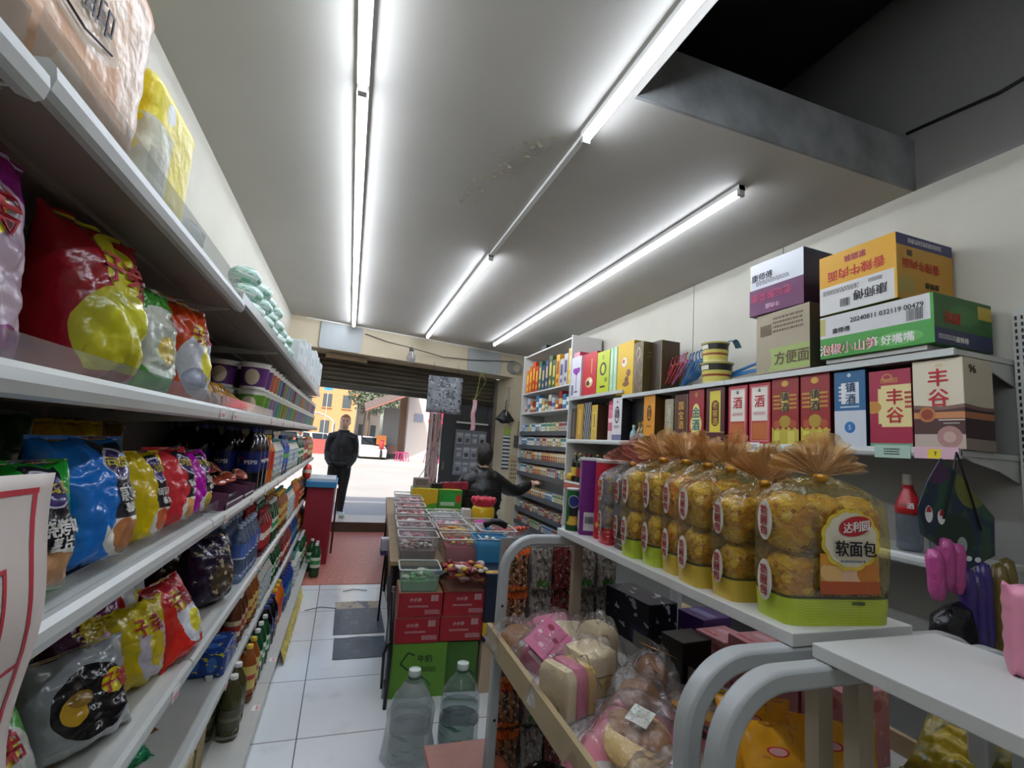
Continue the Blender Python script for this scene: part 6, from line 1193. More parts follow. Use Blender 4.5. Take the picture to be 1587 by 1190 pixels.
tub_box('wide clear tub with flat grey packets, mid table', .76, .80, .30, .28, .15, WH, 31, colname='grey white', fill=.55)
tub_box('grey tub with dark lid edge, right side of table', .78, .36, .28, .28, .17, BR, 32, colname='grey brown', fill=.7)
tub_box('low clear tub of small dark sweets behind the jar', .72, 1.28, .26, .24, .13, BR, 33, colname='dark', fill=.7)
o = MB().tube([(0, 0, 0), (.06, .0, .035), (.12, 0, .03), (.18, 0, 0)], .025, 8).build('black_scoop', blk, smooth=True); o.location = (*c_at(.70, .42), .865); tag(o, 'black plastic handle lying across grey tub', 'scoop')
# loose snack bags at the right end of table
for k, (x, y, z, m, l, s) in enumerate(((1.30, 3.95, .69, mat('bag_red_mix', '#a82a34', .25, bump=.5), 'red snack bag heaped at right edge of table', .2), (1.24, 4.12, .72, mat('bag_magenta', '#a83a8a', .25, bump=.4), 'magenta snack bag lying behind red bag on table', .15), (1.22, 3.72, .69, mat('bag_sky', '#3a90c0', .25, bump=.4), 'sky blue snack bag beside grey tub on table', .18), (1.40, 3.62, .69, mat('bag_orange_flat', '#d0641c', .3, bump=.4), 'orange snack bag peeking above the rack arch', .18), (1.12, 3.88, .69, mat('bag_lime', '#a8b04a', .3, bump=.4), 'yellow green sachet between tub and red bag', .12), (1.10, 4.02, .69, mat('bag_white', '#c9d0cc', .3, bump=.4), 'white sachet near the jar on table', .12), (1.36, 4.0, .74, mat('bag_red_gold', '#b8442a', .25, bump=.5), 'red gold snack bag on top of heap by table edge', .18))):
    o = crisp_bag('snack_bag', l, 'snack bag', s, s * 1.1, .07, m, (), 120 + k); o.location = (x, y, z + .01); o.rotation_euler = (-1.15 + .2 * (k % 3), 0, .6 * k)
# sweet jar with red cap
t = thing('sweet_jar', 'yellow labelled sweet jar with knobbly red lid on table', 'jar', (1.25, 4.42, .69)); r = .105
MB().lathe([(r * .95, 0), (r, .012), (r, .10), (r * .98, .11), (r, .12), (r, .215), (r * .85, .24)], 24).build('jar_body', pm('jar_print', '#d6ae1c', [('r', 0, 1, .0, .2, '#b8501c'), ('r', 0, 1, .52, .56, '#8a4a14'), ('n', 6, .62, '#e0c84a')], .25), t, smooth=True)
b = MB().lathe([(r * .9, .24), (r * .95, .25), (r * .95, .30), (r * .8, .315)], 24); b.build('lid', mat('lid_red', '#b82438', .4), t, smooth=True, auto=.7)
for k in range(10): a = k / 10 * 2 * PI; MB().ell((r * .95 * math.cos(a), r * .95 * math.sin(a), .29), (.025, .025, .03), 8, 6).build('lid_knob', mat('lid_red', '#b82438'), t, smooth=True)
o = carton('white_box', 'small white paper box left of the sweet jar', 'box', .08, .1, .2, {'x': mat('box_offwhite', '#cfcac2', .5)}); o.location = (1.10, 4.46, .69); o.rotation_euler = (0, 0, -SK)
# yellow and green carton with bits on top at far end
ygm = pm('lolly_carton', '#d0a81c', [('e', .95, -.1, .72, .62, '#5aa02a'), ('e', 1.0, -.15, .6, .52, '#2a7a2a'), ('e', 1.02, -.2, .5, .5, '#a8b83a')], .4)
gnm = pm('lolly_carton_side', '#3a8a2c', [('e', .5, .7, .3, .25, '#2a9a3a'), ('r', .1, .7, .45, .58, '#a8c8a8'), ('r', .2, .9, .2, .36, '#d0c03a'), ('e', .85, .7, .12, .15, '#b83a2a'), ('r', 0, 1, 0, .12, '#b8a82a')], .4)
o = carton('sweets_carton', 'yellow and green sweets carton on the far table end', 'carton', .27, .3, .30, {'F': ygm, 'x': gnm}); o.location = (.82, 5.28, .69); o.rotation_euler = (0, 0, -SK)
o = carton('sweets_carton', 'green printed sweets carton beside the yellow face', 'carton', .25, .3, .30, {'x': gnm}); o.location = (1.085, 5.26, .69); o.rotation_euler = (0, 0, -SK)
t = thing('small_radio', 'small grey radio with raised antenna on yellow carton', 'radio', (.80, 5.28, .99)); MB().box(-.1, .06, -.05, .05, 0, .10).build('case', mat('radio_grey', '#8a7a74', .5), t, bevel=.006); MB().tube([(-.05, 0, .10), (.01, 0, .20), (.05, 0, .30)], .004, 6).build('antenna', mat('rail_steel', '#8c8a84'), t)
b = MB(); lines(b, lambda x, y: (x - .02, -.0512, .055 + y), .12, .06, 4, 0, 8); b.build('grille', blk, t)
o = MB().box(.88, 1.0, 5.2, 5.34, .99, 1.04).build('black_pack', blk); tag(o, 'small black pack between radio and red packs', 'pack')
for k in range(4):
    o = MB().box(-.035, .035, -.05, .05, 0, .06 + .005 * k).build('red_pack', mat('pack_maroon', '#8a1c30', .4)); o.location = (1.03 + .075 * k - .0, 5.28, .99); tag(o, 'small maroon pack in the short row on green carton', 'pack', 'maroon packs on green carton')
tub_box('low clear tub with green and red packs before the cartons', .0, 0, .26, .22, .12, ['#3a7a4a', '#a83a34', '#c9c9c0'], 41, colname='green and red', absxy=(1.02, 4.86), fill=.7)
# bits along the left edge of the table
o = MB().box(-.03, .03, -.06, .06, 0, .12).build('phone_box', pm('phone_box', '#b8b8c4', [('r', 0, 1, .0, .3, '#3a3a6a')], .4)); x, y = c_at(-.02, .75); o.location = (x - .01, y, .57); tag(o, 'small grey and navy box hung at table left edge', 'box')
# floor sheets
b = MB().grid(lambda u, v: (.04 + .38 * u, 4.0 + .75 * v, .003 + .003 * math.sin(u * 9) * math.sin(v * 5)), 8, 10); tag(b.build('floor_sheet', pm('floor_sheet_print', '#4a545c', [('r', 0, 1, .75, 1, '#a89c84'), ('n', 5, .58, '#586470')], .4), solid=.002), 'flattened grey cardboard sheet on the tiled aisle floor, farther one', 'cardboard')
b = MB().grid(lambda u, v: (.05 + .36 * u, 3.58 + .36 * v, .003 + .003 * math.sin(u * 9) * math.sin(v * 5)), 8, 8); tag(b.build('floor_sheet', pm('floor_sheet_print2', '#42505c', [('n', 5, .58, '#50606e')], .4), solid=.002), 'flattened grey blue cardboard sheet on aisle floor, nearer one', 'cardboard')
b = MB().tube([(.1, 5.05, .004), (.2, 5.1, .006), (.32, 5.06, .004)], .003, 5).tube([(-.2, 4.55, .004), (-.08, 4.62, .006), (.05, 4.58, .004)], .003, 5); tag(b.build('floor_wire', blk, smooth=True), 'thin dark wire scraps on the aisle floor', 'wire')
# ================================================================== people
skin = mat('skin', '#dcb096', .55, var=.08, vscale=20); hairl = mat('hair_brown', '#a87850', .6, bump=.5, bscale=90); haird = mat('hair_black', '#17130f', .45, bump=.5, bscale=90)
jacket = mat('jacket_black', '#17181c', .55, bump=.35, bscale=22, var=.3); trous = mat('trousers_black', '#121214', .8, bump=.3, bscale=18); shoe = mat('shoe_white', '#d0d0cc', .5); coat = mat('puffer_black', '#0f1012', .35, bump=.5, bscale=16)
lipm_ = mat('lips', '#a86a60', .5); eyew = mat('eye_white', '#d8d4cc', .3); eyed = mat('eye_dark', '#1c1410', .2)
def body(name, parts, ells, fingers, matfn, mats, vox=.0095):
    """one continuous body: tapered limbs and masses fused into a single surface"""
    b = MB()
    for pts, rad in parts:
        b.tube(pts, rad, 14)
        for p, r in ((pts[0], rad[0]), (pts[-1], rad[-1])): b.ell(p, (r, r, r), 12, 8)
    for e in ells: i = len(b.v); b.ell((0, 0, 0), e[1], 20, 14); b.xf(Matrix.Translation(e[0]) @ (Matrix.Rotation(e[2], 4, e[3]) if len(e) > 2 else Matrix.Identity(4)), i)
    for pts, rad in fingers:
        b.tube(pts, rad, 8)
        for p, r in ((pts[0], rad[0]), (pts[-1], rad[-1])): b.ell(p, (r, r, r), 8, 6)
    o = b.build(name, mats, smooth=True, fixn=False)
    m = o.modifiers.new('fuse', 'REMESH'); m.mode = 'VOXEL'; m.voxel_size = vox; m.use_smooth_shade = True
    q = o.modifiers.new('soften', 'SMOOTH'); q.factor = .5; q.iterations = 3
    dg = bpy.context.evaluated_depsgraph_get(); dg.update(); me = bpy.data.meshes.new_from_object(o.evaluated_get(dg)); old = o.data; o.modifiers.clear(); o.data = me; bpy.data.meshes.remove(old)
    me.materials.clear()
    for q in mats: me.materials.append(q)
    for p in me.polygons: p.material_index = matfn(p.center); p.use_smooth = True
    return o
def face_on(root, c, yaw, s=1.0, hair=None, hairfn=None, name='hair'):
    """eyes, brows, lips on the head and the hair, as children; c = head centre; face looks to -y before yaw"""
    Mx = Matrix.Translation(c) @ Matrix.Rotation(yaw, 4, 'Z') @ Matrix.Scale(s, 4)
    for sx in (-1, 1):
        b = MB().ell((sx * .032, -.083, .006), (.0145, .009, .009), 10, 8); b.xf(Mx); b.build('eye', eyew, root, smooth=True)
        b = MB().ell((sx * .032, -.0905, .006), (.007, .004, .0075), 10, 8); b.xf(Mx); b.build('iris', eyed, root, smooth=True)
        b = MB().tube([(sx * .015, -.092, .026), (sx * .034, -.093, .031), (sx * .052, -.083, .027)], [.0035, .0045, .003], 6); b.xf(Mx); b.build('eyebrow', haird, root, smooth=True)
    b = MB().tube([(-.022, -.088, -.062), (-.008, -.096, -.058), (0, -.096, -.06), (.008, -.096, -.058), (.022, -.088, -.062)], [.003, .005, .0055, .005, .003], 8); b.xf(Mx); b.build('mouth', lipm_, root, smooth=True)
    b = MB()
    b.ell((0, .006, .022), (.086, .104, .108), 28, 18, fn=hairfn); b.xf(Mx); b.build(name, hair, root, smooth=True)
HEAD = lambda c, yaw=0: [((c[0], c[1], c[2]), (.077, .095, .112)), ((c[0] + .035 * math.sin(yaw) * 1.0, c[1] - .035 * math.cos(yaw), c[2] - .055), (.058, .062, .06)),
        ((c[0] + .095 * math.sin(yaw), c[1] - .095 * math.cos(yaw), c[2] - .016), (.013, .017, .024)),
        ((c[0] + .08 * math.cos(yaw), c[1] + .08 * math.sin(yaw), c[2] - .01), (.012, .02, .03)), ((c[0] - .08 * math.cos(yaw), c[1] - .08 * math.sin(yaw), c[2] - .01), (.012, .02, .03))]
# --- customer at the doorway, hands in jacket pockets
X, Y, Z = -.10, 8.55, .15
def pz(dx, dy, z): return (X + dx, Y + dy, Z + z)
hc = pz(.01, -.02, 1.545)
def hand(wx, wy, wz, dirx, diry, dirz, side, curl=.5, vox=.008):
    """palm, four unequal bent fingers and a thumb; wrist at (wx,wy,wz), d = pointing direction"""
    d = Vector((dirx, diry, dirz)).normalized(); up = Vector((0, 0, 1)); s = d.cross(up); s = s.normalized() if s.length > .1 else Vector((1, 0, 0)); n = s.cross(d).normalized(); w = Vector((wx, wy, wz)); out = []
    out.append(([tuple(w), tuple(w + d * .045), tuple(w + d * .08)], [.024, .03, .026]))
    for k, L in enumerate((.068, .078, .072, .056)):
        o_ = s * ((k - 1.5) * .02); a = w + d * .075 + o_; b1 = a + d * L * .45 - n * L * .12 * curl; b2 = b1 + d * L * .32 - n * L * .3 * curl; b3 = b2 + d * L * .16 - n * L * .25 * curl
        out.append(([tuple(a), tuple(b1), tuple(b2), tuple(b3)], [.0095, .009, .0085, .0075]))
    t0 = w + d * .025 + s * side * .022; t1 = t0 + d * .03 + s * side * .025 - n * .012; t2 = t1 + d * .03 + s * side * .006 - n * .012; out.append(([tuple(t0), tuple(t1), tuple(t2)], [.012, .0105, .009]))
    return out
parts = [([pz(0, 0, .86), pz(0, 0, 1.0), pz(0, .0, 1.18), pz(0, .0, 1.30)], [.135, .135, .15, .13]), ([pz(0, 0, 1.28), pz(.005, -.01, 1.40), pz(.01, -.015, 1.48)], [.09, .056, .055])]
for s in (-1, 1):
    parts.append(([pz(s * .10, 0, 1.30), pz(s * .175, .0, 1.29), pz(s * .205, .02, 1.18), pz(s * .215, .03, 1.03), pz(s * .20, -.03, .93), pz(s * .155, -.10, .86)], [.085, .078, .066, .058, .052, .046]))
parts.append(([pz(-.08, 0, .86), pz(-.09, -.005, .66), pz(-.085, .0, .46), pz(-.08, .015, .26), pz(-.075, .02, .09)], [.105, .095, .072, .062, .05]))
parts.append(([pz(.08, 0, .86), pz(.085, -.015, .66), pz(.085, -.01, .46), pz(.08, -.0, .26), pz(.075, .0, .09)], [.105, .095, .072, .062, .05]))
ells = [(pz(-.0, 0, 1.10), (.185, .125, .28)), (pz(0, 0, .92), (.18, .13, .2))] + HEAD(hc)
for s, yy in ((-1, .0), (1, -.02)): ells.append((pz(s * .08 + .03 * s, -.05 + yy, .045), (.048, .125, .045))); ells.append((pz(s * .085 + .04 * s, -.10 + yy, .035), (.045, .06, .033)))
fing = hand(*pz(-.16, -.105, .86), .5, -.15, -.8, 1) + hand(*pz(.16, -.105, .86), -.5, -.15, -.8, -1)
def mf(c):
    z = c.z - Z; x = c.x - X
    if z > 1.40: return 0
    if z < .085: return 3
    if z < .80 and abs(x) < .20: return 2
    return 1
p1 = body('person', parts, ells, fing, mf, [skin, jacket, trous, shoe], .011); tag(p1, 'person in black jacket, dark trousers and white shoes standing at the doorway', 'person')
def hf(p):
    q = p.copy()
    if q.z < .02 and q.y < .02: q *= .86
    if q.y < -.02 and q.z < .055: q *= .84
    if q.z < -.05: q *= .85
    return q * (1 + .03 * mnoise.noise(p * 40))
face_on(p1, Vector(hc), 0, 1.0, hairl, hf)
# jacket details: collar, zip, hem, pocket flaps
cl = MB(); cl.grid(lambda u, v: (X + .005 + (.078 + .012 * v) * math.cos(u * 2 * PI), Y - .012 + (.075 + .012 * v) * math.sin(u * 2 * PI), Z + 1.335 + .075 * v), 24, 3, wrap=True); cl.build('collar', jacket, p1, smooth=True, solid=.012)
MB().tube([pz(0, -.142, .90), pz(0, -.142, 1.08), pz(0, -.128, 1.22), pz(0, -.10, 1.33)], .005, 6).build('zip', mat('zip_grey', '#6a6a70', .35, .6), p1, smooth=True)
hm = MB(); hm.grid(lambda u, v: (X + .178 * math.cos(u * 2 * PI), Y + .140 * math.sin(u * 2 * PI), Z + .82 + .07 * v), 28, 2, wrap=True); hm.build('jacket_hem', jacket, p1, smooth=True, solid=.015)
# --- shopkeeper seen from behind, reaching to the cigarette rack
X2, Y2 = 1.60, 5.72
def sp(dx, dy, z): return (X2 + dx, Y2 + dy, z)
hc2 = sp(.0, .06, 1.355)
parts = [([sp(0, 0, .60), sp(0, 0, .78), sp(0, .01, .95), sp(0, .02, 1.06)], [.17, .175, .19, .155]), ([sp(0, .02, 1.05), sp(0, .035, 1.15), sp(0, .05, 1.24)], [.10, .062, .056])]
parts.append(([sp(-.11, .02, 1.07), sp(-.21, .02, 1.03), sp(-.275, .03, .90), sp(-.28, .06, .78), sp(-.22, .20, .74), sp(-.14, .28, .76)], [.115, .10, .09, .08, .065, .045]))
parts.append(([sp(.11, .02, 1.07), sp(.21, .04, 1.03), sp(.36, .08, .955), sp(.48, .12, .935), sp(.60, .15, .99), sp(.69, .165, 1.03)], [.115, .10, .085, .076, .066, .045]))
for s in (-1, 1): parts.append(([sp(s * .10, 0, .60), sp(s * .12, .22, .60), sp(s * .12, .42, .57), sp(s * .12, .43, .35), sp(s * .12, .42, .09)], [.115, .10, .08, .065, .05]))
ells = [(sp(0, 0, .86), (.235, .17, .28)), (sp(0, .0, .62), (.185, .16, .13))] + HEAD(hc2, PI - .35)
for s in (-1, 1): ells.append((sp(s * .12, .50, .045), (.048, .125, .045)))
fing = hand(*sp(.69, .165, 1.03), .85, .12, .22, 1, .7) + hand(*sp(-.14, .28, .76), .6, .5, -.1, -1, .7)
def mf2(c):
    if c.z > 1.215 and abs(c.x - X2) < .2: return 0
    if c.x > X2 + .675 or (c.y > Y2 + .275 and c.z > .69): return 0
    if c.z < .085: return 3
    if c.z < .56 or (c.y > Y2 + .18 and c.z < .70): return 2
    return 1
p2 = body('person', parts, ells, fing, mf2, [skin, coat, trous, mat('shoe_dark', '#1a1a1c', .5)], .011); tag(p2, 'person with black hair in black puffer coat, back turned, reaching to the rack', 'person')
def hf2(p):
    q = p.copy() * 1.27
    if p.y < -.045 and p.z < .05: q *= .68
    if p.z < -.03 and p.y > -.03: q.z *= 1.15
    return q * (1 + .09 * mnoise.noise(p * 32) + .04 * mnoise.noise(p * 90))
face_on(p2, Vector(hc2), PI - .35, 1.0, haird, hf2)
MB().ell(sp(0, .10, 1.155), (.15, .13, .075), 18, 8).build('hood_collar', coat, p2, smooth=True)
for k, z in enumerate((.74, .84, .94)): MB().grid(lambda u, v: (X2 + (.236 - .012 * abs(k - 1)) * math.cos(u * 2 * PI), Y2 + (.172 - .008 * abs(k - 1)) * math.sin(u * 2 * PI), z + .012 * (v - .5)), 30, 1, wrap=True).build('quilt_seam', coat, p2, smooth=True, solid=.01)
t = thing('counter_stool', 'plain dark stool that the shopkeeper sits on', 'stool', (X2, Y2, 0)); MB().lathe([(.17, .44), (.18, .45), (.18, .475), (.16, .485)], 20).build('seat', legm, t, smooth=True, auto=.6)
for k in range(4): a = PI / 4 + k * PI / 2; MB().tube([(.12 * math.cos(a), .12 * math.sin(a), .44), (.17 * math.cos(a), .17 * math.sin(a), 0)], .014, 8).build('leg', legm, t)
# ================================================================== things hung around the doorway
def onfront(x, z, off): y = backy(x) + off; return (x, y, z)
wire = mat('wire_dark', '#3a3a36', .5)
pts = [(.06, backy(.06) - .03, 3.0), (.4, backy(.4) - .05, 2.93), (.74, 7.30, 2.86), (1.3, backy(1.3) - .05, 2.84), (1.8, backy(1.8) - .05, 2.87), (2.3, backy(2.3) - .05, 2.93), (2.62, backy(2.62) - .04, 2.97)]
tag(MB().tube(pts, .007, 6).build('power_cable', wire, smooth=True), 'thin dark cable sagging across the cream header to the coil', 'cable')
t = thing('light_bulb', 'large clear glass bulb hanging from the sagging cable', 'bulb', (.75, 7.28, 2.62)); MB().lathe([(.002, 0), (.04, .012), (.066, .05), (.07, .085), (.055, .13), (.032, .17), (.028, .19)], 20).build('glass', film('bulb_glass', '#d8d8dc', .3, '#b8b4b8', rough=.05, bump=0), t, smooth=True); MB().lathe([(.03, .185), (.034, .19), (.034, .235), (.02, .245)], 16).build('socket', wire, t, smooth=True)
b = MB()
for k in range(5): b.tube([(.115 * math.cos(a) * (1 - .06 * k) + .012 * k, -.012 * k, .115 * math.sin(a) * (1 - .06 * k)) for a in [i / 20 * 2 * PI for i in range(21)]], .008, 6, caps=False)
o = b.build('cable_coil', mat('coil_grey', '#8a8a88', .4), smooth=True); x = 2.60; o.location = (x, backy(x) - .03, 2.86); tag(o, 'coil of grey cable hung at right end of cream header', 'cable coil')
# grey hanging poster sheet
gp = pm('grey_poster_print', '#7c8086', [('n', 3.2, .55, '#55595e'), ('n', 7, .58, '#9a9ea4'), ('n', 12, .62, '#3a3c40'), ('r', .15, .45, .35, .6, '#8c9096'), ('n', 9, .64, '#2c2e32')], .4)
t = thing('hanging_poster', 'grey mottled poster sheet hanging under the shutter', 'poster', (1.37, 7.62, 1.93)); MB().grid(lambda u, v: ((u - .5) * .55, .015 * math.sin(u * 5), .593 * v), 10, 8).build('sheet', gp, t, smooth=True, solid=.002); MB().tube([(-.22, 0, .59), (-.20, .03, .80)], .003, 5).build('string', wire, t); MB().tube([(.22, 0, .59), (.2, .11, .80)], .003, 5).build('string', wire, t)
t = thing('hanging_ribbon', 'pink and white printed strip hung on green string loop', 'ribbon', (1.90, 7.74, 1.70)); MB().grid(lambda u, v: ((u - .5) * .075 + .012 * math.sin(v * 9), .01 * math.sin(v * 7), .51 * v), 4, 14).build('strip', pm('ribbon_print', '#d0909c', [('n', 7, .52, '#e0d0cc'), ('n', 12, .62, '#a83a4c')], .5), t, smooth=True, solid=.002)
b = MB().tube([(0, 0, .51), (.04, .0, .7), (.085, .06, 1.0)], .004, 5); b.build('string', mat('string_green', '#9aa84a', .6), t); MB().tube([(0, 0, .51), (.1, .0, .7), (.18, .03, .85), (.085, .06, 1.0)], .004, 5).build('string', mat('string_green', '#9aa84a'), t)
# price pocket display on the dark door leaf
t = thing('pocket_display', 'grey wall display of clear pockets on dark door leaf', 'display', (0, 0, 0)); t.matrix_world = R_ @ Matrix.Translation((2.93, .60, 0)) 
MB().box(-.02, .60, 0, .02, .92, 1.72).build('panel', mat('display_grey', '#7c8086', .45), t); MB().box(-.03, .60, -.03, .0, 1.83, 1.86).build('hook_rail', batt, t)
for r_ in range(3):
    for c_ in range(4): MB().box(.0 + c_ * .148, .125 + c_ * .148, -.014, 0, .96 + r_ * .255, 1.16 + r_ * .255).build('pocket', pm('pocket_print%d' % ((r_ + c_) % 3), ('#9aa0a8', '#868c94', '#a4a8ae')[(r_ + c_) % 3], [('r', .2, .8, .15, .5, ('#5a6068', '#b4b8bc', '#4a4e54')[(r_ * 2 + c_) % 3]), ('r', .1, .9, .75, .88, '#c4c8cc')], .3), t)
t2 = thing('white_notice', 'small white notice card standing by the door edge', 'notice', (0, 0, 0)); t2.matrix_world = R_ @ Matrix.Translation((2.74, .60, .42)); MB().box(0, .14, 0, .01, 0, .38).build('card', mat('notice_white', '#b4b8bc', .5), t2)
# pale curtain at the left edge of the leaf
o = MB().grid(lambda u, v: (u * .24, .03 * math.sin(u * 20) , v * 1.65), 24, 10).build('door_curtain', pm('curtain_print', '#cfc0ba', [('n', 4, .56, '#8a7a78'), ('r', .45, .75, 0, 1, '#d8b0ac'), ('n', 9, .64, '#5a5654')], .7), smooth=True, solid=.003); o.matrix_world = R_ @ Matrix.Translation((2.44, .72, .32)); tag(o, 'pale pink patterned cloth hanging at edge of dark door leaf', 'curtain')
# umbrella, red cloth, checked strip, meter by the pillar
t = thing('folded_umbrella', 'black folded umbrella hung by the right pillar', 'umbrella', (2.50, 7.90, 1.90)); b = MB()
b.grid(lambda u, v: ((.03 + .11 * v) * math.cos(u * 2 * PI) * (1 + .25 * math.cos(u * 16 * PI / 2)), (.03 + .05 * v) * math.sin(u * 2 * PI), .20 - .20 * v + .03 * math.cos(u * 12) * v), 32, 5, wrap=True); b.build('canopy', blk, t, smooth=True, solid=.003); MB().tube([(0, 0, .18), (0, 0, .34), (.02, 0, .38), (.04, 0, .35)], .008, 6).build('handle', blk, t, smooth=True)
o = MB().grid(lambda u, v: (u * .13 + .03 * v, .02 * math.sin(u * 9), v * .75), 8, 8).build('red_cloth', mat('cloth_red', '#7a2a24', .8, var=.3), smooth=True, solid=.004); o.location = (2.42, 8.52, 1.21); o.scale = (1.14, 1, 1.14); tag(o, 'dull red cloth hanging beside dark door and umbrella', 'cloth')
o = MB().box(0, .12, 0, .006, 0, .66).build('checked_strip', pm('check_print', '#c4c6c8', [('d', 0, 0, .45, .09, '#2a2a2e'), ('r', 0, 1, .82, 1, '#8aa04a')], .5)); o.location = (2.51, 7.945, 1.09); o.scale = (1.08, 1, 1.08); tag(o, 'black and white striped card strip hanging by pillar', 'card')
t = thing('wall_meter', 'small dark switch box fixed to cream pillar beside rack', 'switch box', (0, 0, 0)); t.matrix_world = R_ @ Matrix.Translation((3.80, -.02, 1.48)); MB().box(-.06, .06, -.05, 0, 0, .2).build('case', mat('meter_grey', '#4a4a48', .5), t, bevel=.006); MB().tube([(0, -.02, .2), (.01, -.02, .45)], .006, 6).build('conduit', wire, t)
t = thing('plug_board', 'beige perforated board low on the cream pillar', 'board', (0, 0, 0)); t.matrix_world = R_ @ Matrix.Translation((3.67, -.04, .86)); MB().box(0, .26, 0, .02, 0, .48).build('panel', mat('plug_beige', '#c0ae90', .6), t); b = MB()
for i in range(4):
    for j in range(5): b.box(.04 + i * .05, .065 + i * .05, -.002, 0, .08 + j * .07, .105 + j * .07)
b.build('slots', mat('slot_brown', '#5a4a3a', .7), t)
o = MB().tube([(2.52, 7.30 + .55, 2.5), (2.53, 7.86, 2.3), (2.5, 7.85, 2.0)], .014, 8).build('conduit_pipe', mat('pipe_grey', '#8a8880', .5), smooth=True); tag(o, 'grey conduit pipe running down the cream pillar', 'pipe')

# ================================================================== street outside
street = mat('street_concrete', '#b0aaa2', .8, var=.12, vscale=.6); pave = mat('pavement_stone', '#b8b2a8', .8, var=.1)
struct(MB().box(-40, 40, 8.75, 90, -.1, .15).build('street', street))
o = MB().box(-40, 40, 10.2, 10.45, .15, .165).build('gutter_line', mat('gutter_pale', '#d0ccc0', .7)); struct(o)
o = MB().box(.3, 30, 24.5, 40, .15, .30).build('pavement', pave); struct(o)
def wallbox(t, nm, m, *a): return MB().box(*a).build(nm, m, t)
# awning shop opposite
t = thing('shop_building', 'pale shop opposite with grey side wall and white pillar', 'building', (0, 0, .15))
wallbox(t, 'side_wall', mat('shop_grey', '#7a7a78', .8), 1.7, 2.6, 28, 28.3, 0, 3.0); wallbox(t, 'pillar', mat('shop_white', '#c9c2bc', .7), 3.0, 4.3, 27.6, 29, 0, 4.6); wallbox(t, 'pillar_shade_wall', mat('shop_brown', '#a88a78', .8), 2.6, 3.0, 28.6, 29, 0, 4.2)
wallbox(t, 'back_wall', mat('shop_inner', '#8a8480', .8), 4.3, 9, 30, 30.3, 0, 4.6); wallbox(t, 'fascia', mat('shop_fascia', '#d0d4d8', .7), 3.9, 9, 27.6, 28.6, 3.6, 5.2); wallbox(t, 'glass_door', mat('shop_glass', '#4a5050', .2), 5.0, 6.2, 29.9, 30, 0, 2.4)
wallbox(t, 'wall_sign', mat('sign_grey_blue', '#8a94a8', .6), 3.35, 3.85, 27.55, 27.6, 2.3, 2.75)
awn = mat('awning_dark', '#6a5a52', .8)
o = MB(); o.quad((.6, 24.8, 2.75), (3.3, 24.8, 4.05), (3.3, 28.6, 4.5), (.6, 28.6, 3.3)); t = thing('awning', 'brownish sloping awning over the opposite shop corner', 'awning'); o.build('canopy', awn, t, solid=.06); MB().tube([(.62, 24.85, 2.74), (.62, 28.5, .3)], .04, 6).build('pole', wire, t); MB().tube([(.6, 24.8, 2.70), (3.3, 24.8, 3.98)], .05, 6).build('valance_bar', mat('valance_red', '#8a5a50', .7), t)
t = thing('round_sign', 'round red lantern shaped shop sign beside white pillar', 'sign', (4.55, 27.2, 3.05)); b = MB().lathe([(0, -.05), (.42, -.05), (.42, .05), (0, .05)], 24); b.xf(Matrix.Rotation(PI / 2, 4, 'X')); b.build('disc', mat('sign_red', '#c0283c', .5), t); MB().tube([(-.18, -.08, -.16), (-.05, -.08, .1), (.16, -.08, .22)], .05, 6).build('white_stroke', white, t); MB().box(-.45, .5, -.03, .03, -.62, -.42).build('lower_board', mat('sign_red', '#c0283c'), t); MB().box(-.2, .3, -.03, .03, -1.0, -.66).build('tag_board', mat('sign_red_deep', '#a82a34', .5), t); MB().box(.55, .62, -.03, .03, -2.9, .4).build('post', mat('post_pale', '#b8b4b0', .6), t)
stool = thing('plastic_stool', 'x', 'stool', (0, 0, 0)); sm_ = mat('stool_pink', '#c83a78', .4); MB().box(-.15, .15, -.15, .15, .42, .46).build('seat', sm_, stool, bevel=.02)
for sx in (-1, 1):
    for sy in (-1, 1): MB().tube([(sx * .12, sy * .12, .42), (sx * .17, sy * .17, 0)], .025, 6).build('leg', sm_, stool)
for x, y, z in ((2.55, 25.6, .3), (2.85, 26.0, .3), (4.0, 25.4, .3), (4.35, 25.8, .3), (4.8, 25.5, .3)): place(stool, (x, y, z), .3, 'pink plastic stool standing before the shop across the street', 'pink stools across the street')
t = thing('trolley_cart', 'dark brown cart parked against grey shop wall', 'cart', (2.2, 27.3, .3)); MB().box(-.35, .35, -.25, .25, .3, .75).build('box', mat('cart_brown', '#6a4a44', .6), t, bevel=.02)
for sx in (-.28, .28):
    b = MB().lathe([(.0, -.02), (.15, -.02), (.15, .02), (0, .02)], 16); b.xf(Matrix.Translation((sx, 0, .15)) @ Matrix.Rotation(PI / 2, 4, 'Y')); b.build('wheel', blk, t)
